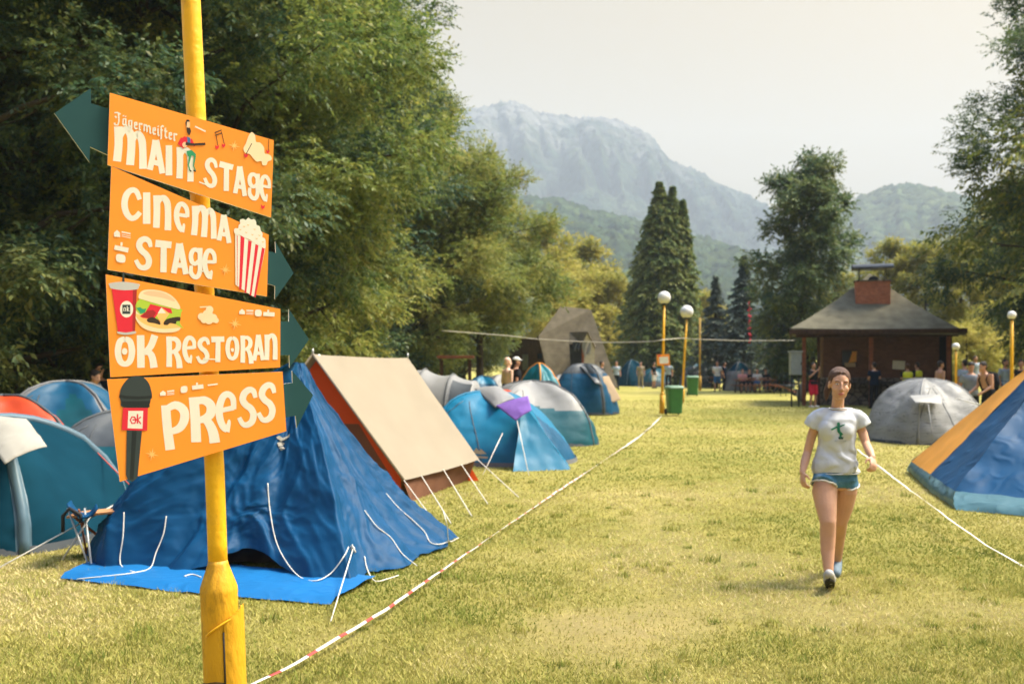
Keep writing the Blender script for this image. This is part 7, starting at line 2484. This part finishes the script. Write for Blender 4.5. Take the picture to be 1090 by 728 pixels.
ring(A(891.8, 434.8, 7.685), .070, .062, .0060, 'collar', SHIRT)
# printed motif on the shirt: small green juggling figure
SHB = BVHTree.FromPolygons([v.co + wb0 for v in shirt_me.vertices], [tuple(p.vertices) for p in shirt_me.polygons])
G_PR = mat('print_green', (.020, .17, .10), .8, .1, 8); G_DK = mat('print_dark', (.03, .06, .05), .8, .1, 8); G_LT = mat('print_pale', (.32, .37, .42), .8, .05, 8)
def decal(pts, m, name='shirt_print', lift=.003):
    q = MB(); P = []
    n = len(pts)
    dense = []
    for i in range(n):
        a_, b_ = Vector(pts[i]), Vector(pts[(i + 1) % n])
        for k in range(3): dense.append(a_.lerp(b_, k / 3))
    for p in dense:
        d = (at(p.x, p.y, 1.0) - EYE).normalized()
        h = SHB.ray_cast(EYE, d)
        P.append((h[0] if h[0] is not None else A(p.x, p.y, 7.55)) - d * lift)
    q.poly(P)
    return q, P
pr = MB(); prm = []
for pts, mi in [([(891.2, 449.6), (893.6, 449.4), (894.4, 452), (893, 454), (890.8, 453)], 0), ([(890.6, 453.6), (893.6, 453.8), (894.6, 459), (897.6, 462), (895.6, 464), (897.2, 465.6), (893.4, 465.4), (893.8, 462), (891.4, 459.6)], 0),
                ([(884.4, 456.6), (890.8, 453.4), (891.4, 455), (885.4, 458.2)], 0), ([(893.2, 453.4), (899.4, 451), (899.6, 451.8), (893.8, 455)], 0), ([(892, 465.2), (898, 465), (897.4, 467.4), (893, 467.4)], 1),
                ([(888.6, 468.6), (900.6, 469), (900.6, 470), (888.6, 469.6)], 2)]:
    q_, P_ = decal(pts, None)
    o = len(pr.v); pr.v.extend(q_.v)
    for f_ in q_.f: pr.face([i + o for i in f_], mi)
pr.build('shirt_print', [G_PR, G_DK, G_LT], WOM, org=wb0)
# denim shorts with frayed hems
Q = MB()
Q.loft([(A(889, 518, 7.70), Vector((.120, 0, 0)), Vector((0, .100, 0))), (A(889, 510, 7.70), Vector((.170, 0, 0)), Vector((0, .118, 0))), (A(889, 500, 7.70), Vector((.160, 0, 0)), Vector((0, .110, 0))), (A(889.5, 490, 7.69), Vector((.140, 0, 0)), Vector((0, .104, 0)))], 30, 0, True, 2.2)
hem = []
for L_, y_, x_ in ((legs[0], 514.6, 877.2), (legs[1], 516.0, 900.6)):
    e_ = A(x_, y_, L_[1].y)
    dd_ = (L_[1] - L_[0]).normalized()
    Q.tube([L_[0] - dd_ * .03, L_[0], e_ + dd_ * .012], [.080, .095, .097], 22)
    hem.append((e_ + dd_ * .010, dd_))
Q.capsule(A(889.3, 512, 7.68), A(889.3, 516, 7.69), .05, .05)
shorts_me = remesh(Q, 'shorts', .0085, 3, wb0)
link('shorts', shorts_me, [DENIM], WOM)
for e_, dd_ in hem:
    q = MB(); P = []
    xa = Vector((1, 0, 0)); xa = (xa - dd_ * xa.dot(dd_)).normalized(); ya = dd_.cross(xa)
    for i in range(49):
        th = 2 * PI * i / 48
        P.append(e_ + xa * math.cos(th) * .0955 + ya * math.sin(th) * .0955 + dd_ * .007 * nz(i * 1.9 % 91, 4.4))
    q.tube(P, [.0068 * (1 + .8 * nz(i * 2.7, 1.1)) for i in range(49)], 7, caps=False)
    q.build('frayed_hem', FRAY, WOM, org=wb0)
# shoes: the front one tipped up so that its black sole shows
for f_, up_m, tip in ((fF, CANVAS_W, 1), (fB, CANVAS_B, 0)):
    q = MB(); q.chain([f_[0] + Vector((0, .01, .0)), f_[1], f_[2]], [.041, .042, .036], 14); q.capsule(f_[0] + Vector((0, .012, .045)), f_[0], .040, .040)
    link('shoe', remesh(q, 'shoe', .008, 3, wb0), [up_m], WOM)
    dirv = (f_[2] - f_[0]).normalized(); dnv = Vector((0, dirv.z, -dirv.y)); dnv = dnv if dnv.z < 0 else -dnv
    q = MB()
    c0, c2 = f_[0] - dirv * .035, f_[2] + dirv * .020
    def solep(u, off): return c0.lerp(c2, u) + dnv * off
    rings = []
    for i in range(11):
        u = i / 10; hw = .040 * (math.sin(min(1, .12 + u * .95) * PI) ** .42) * (1.06 if u > .5 else .95)
        rings.append((solep(u, .040), hw, .012))
    q.loft([(c, Vector((h_, 0, 0)), dnv * d_) for c, h_, d_ in rings], 16, 0, True, 4)
    link('sole', q.mesh('sole', wb0, True), [SOLE if tip else CANVAS_W], WOM)
    if tip:
        q = MB(); q.loft([(c - dnv * .012, Vector((h_ * 1.04, 0, 0)), dnv * .006) for c, h_, d_ in rings], 16, 0, True, 4); link('sole_rim', q.mesh('sole_rim', wb0, True), [CANVAS_W], WOM)
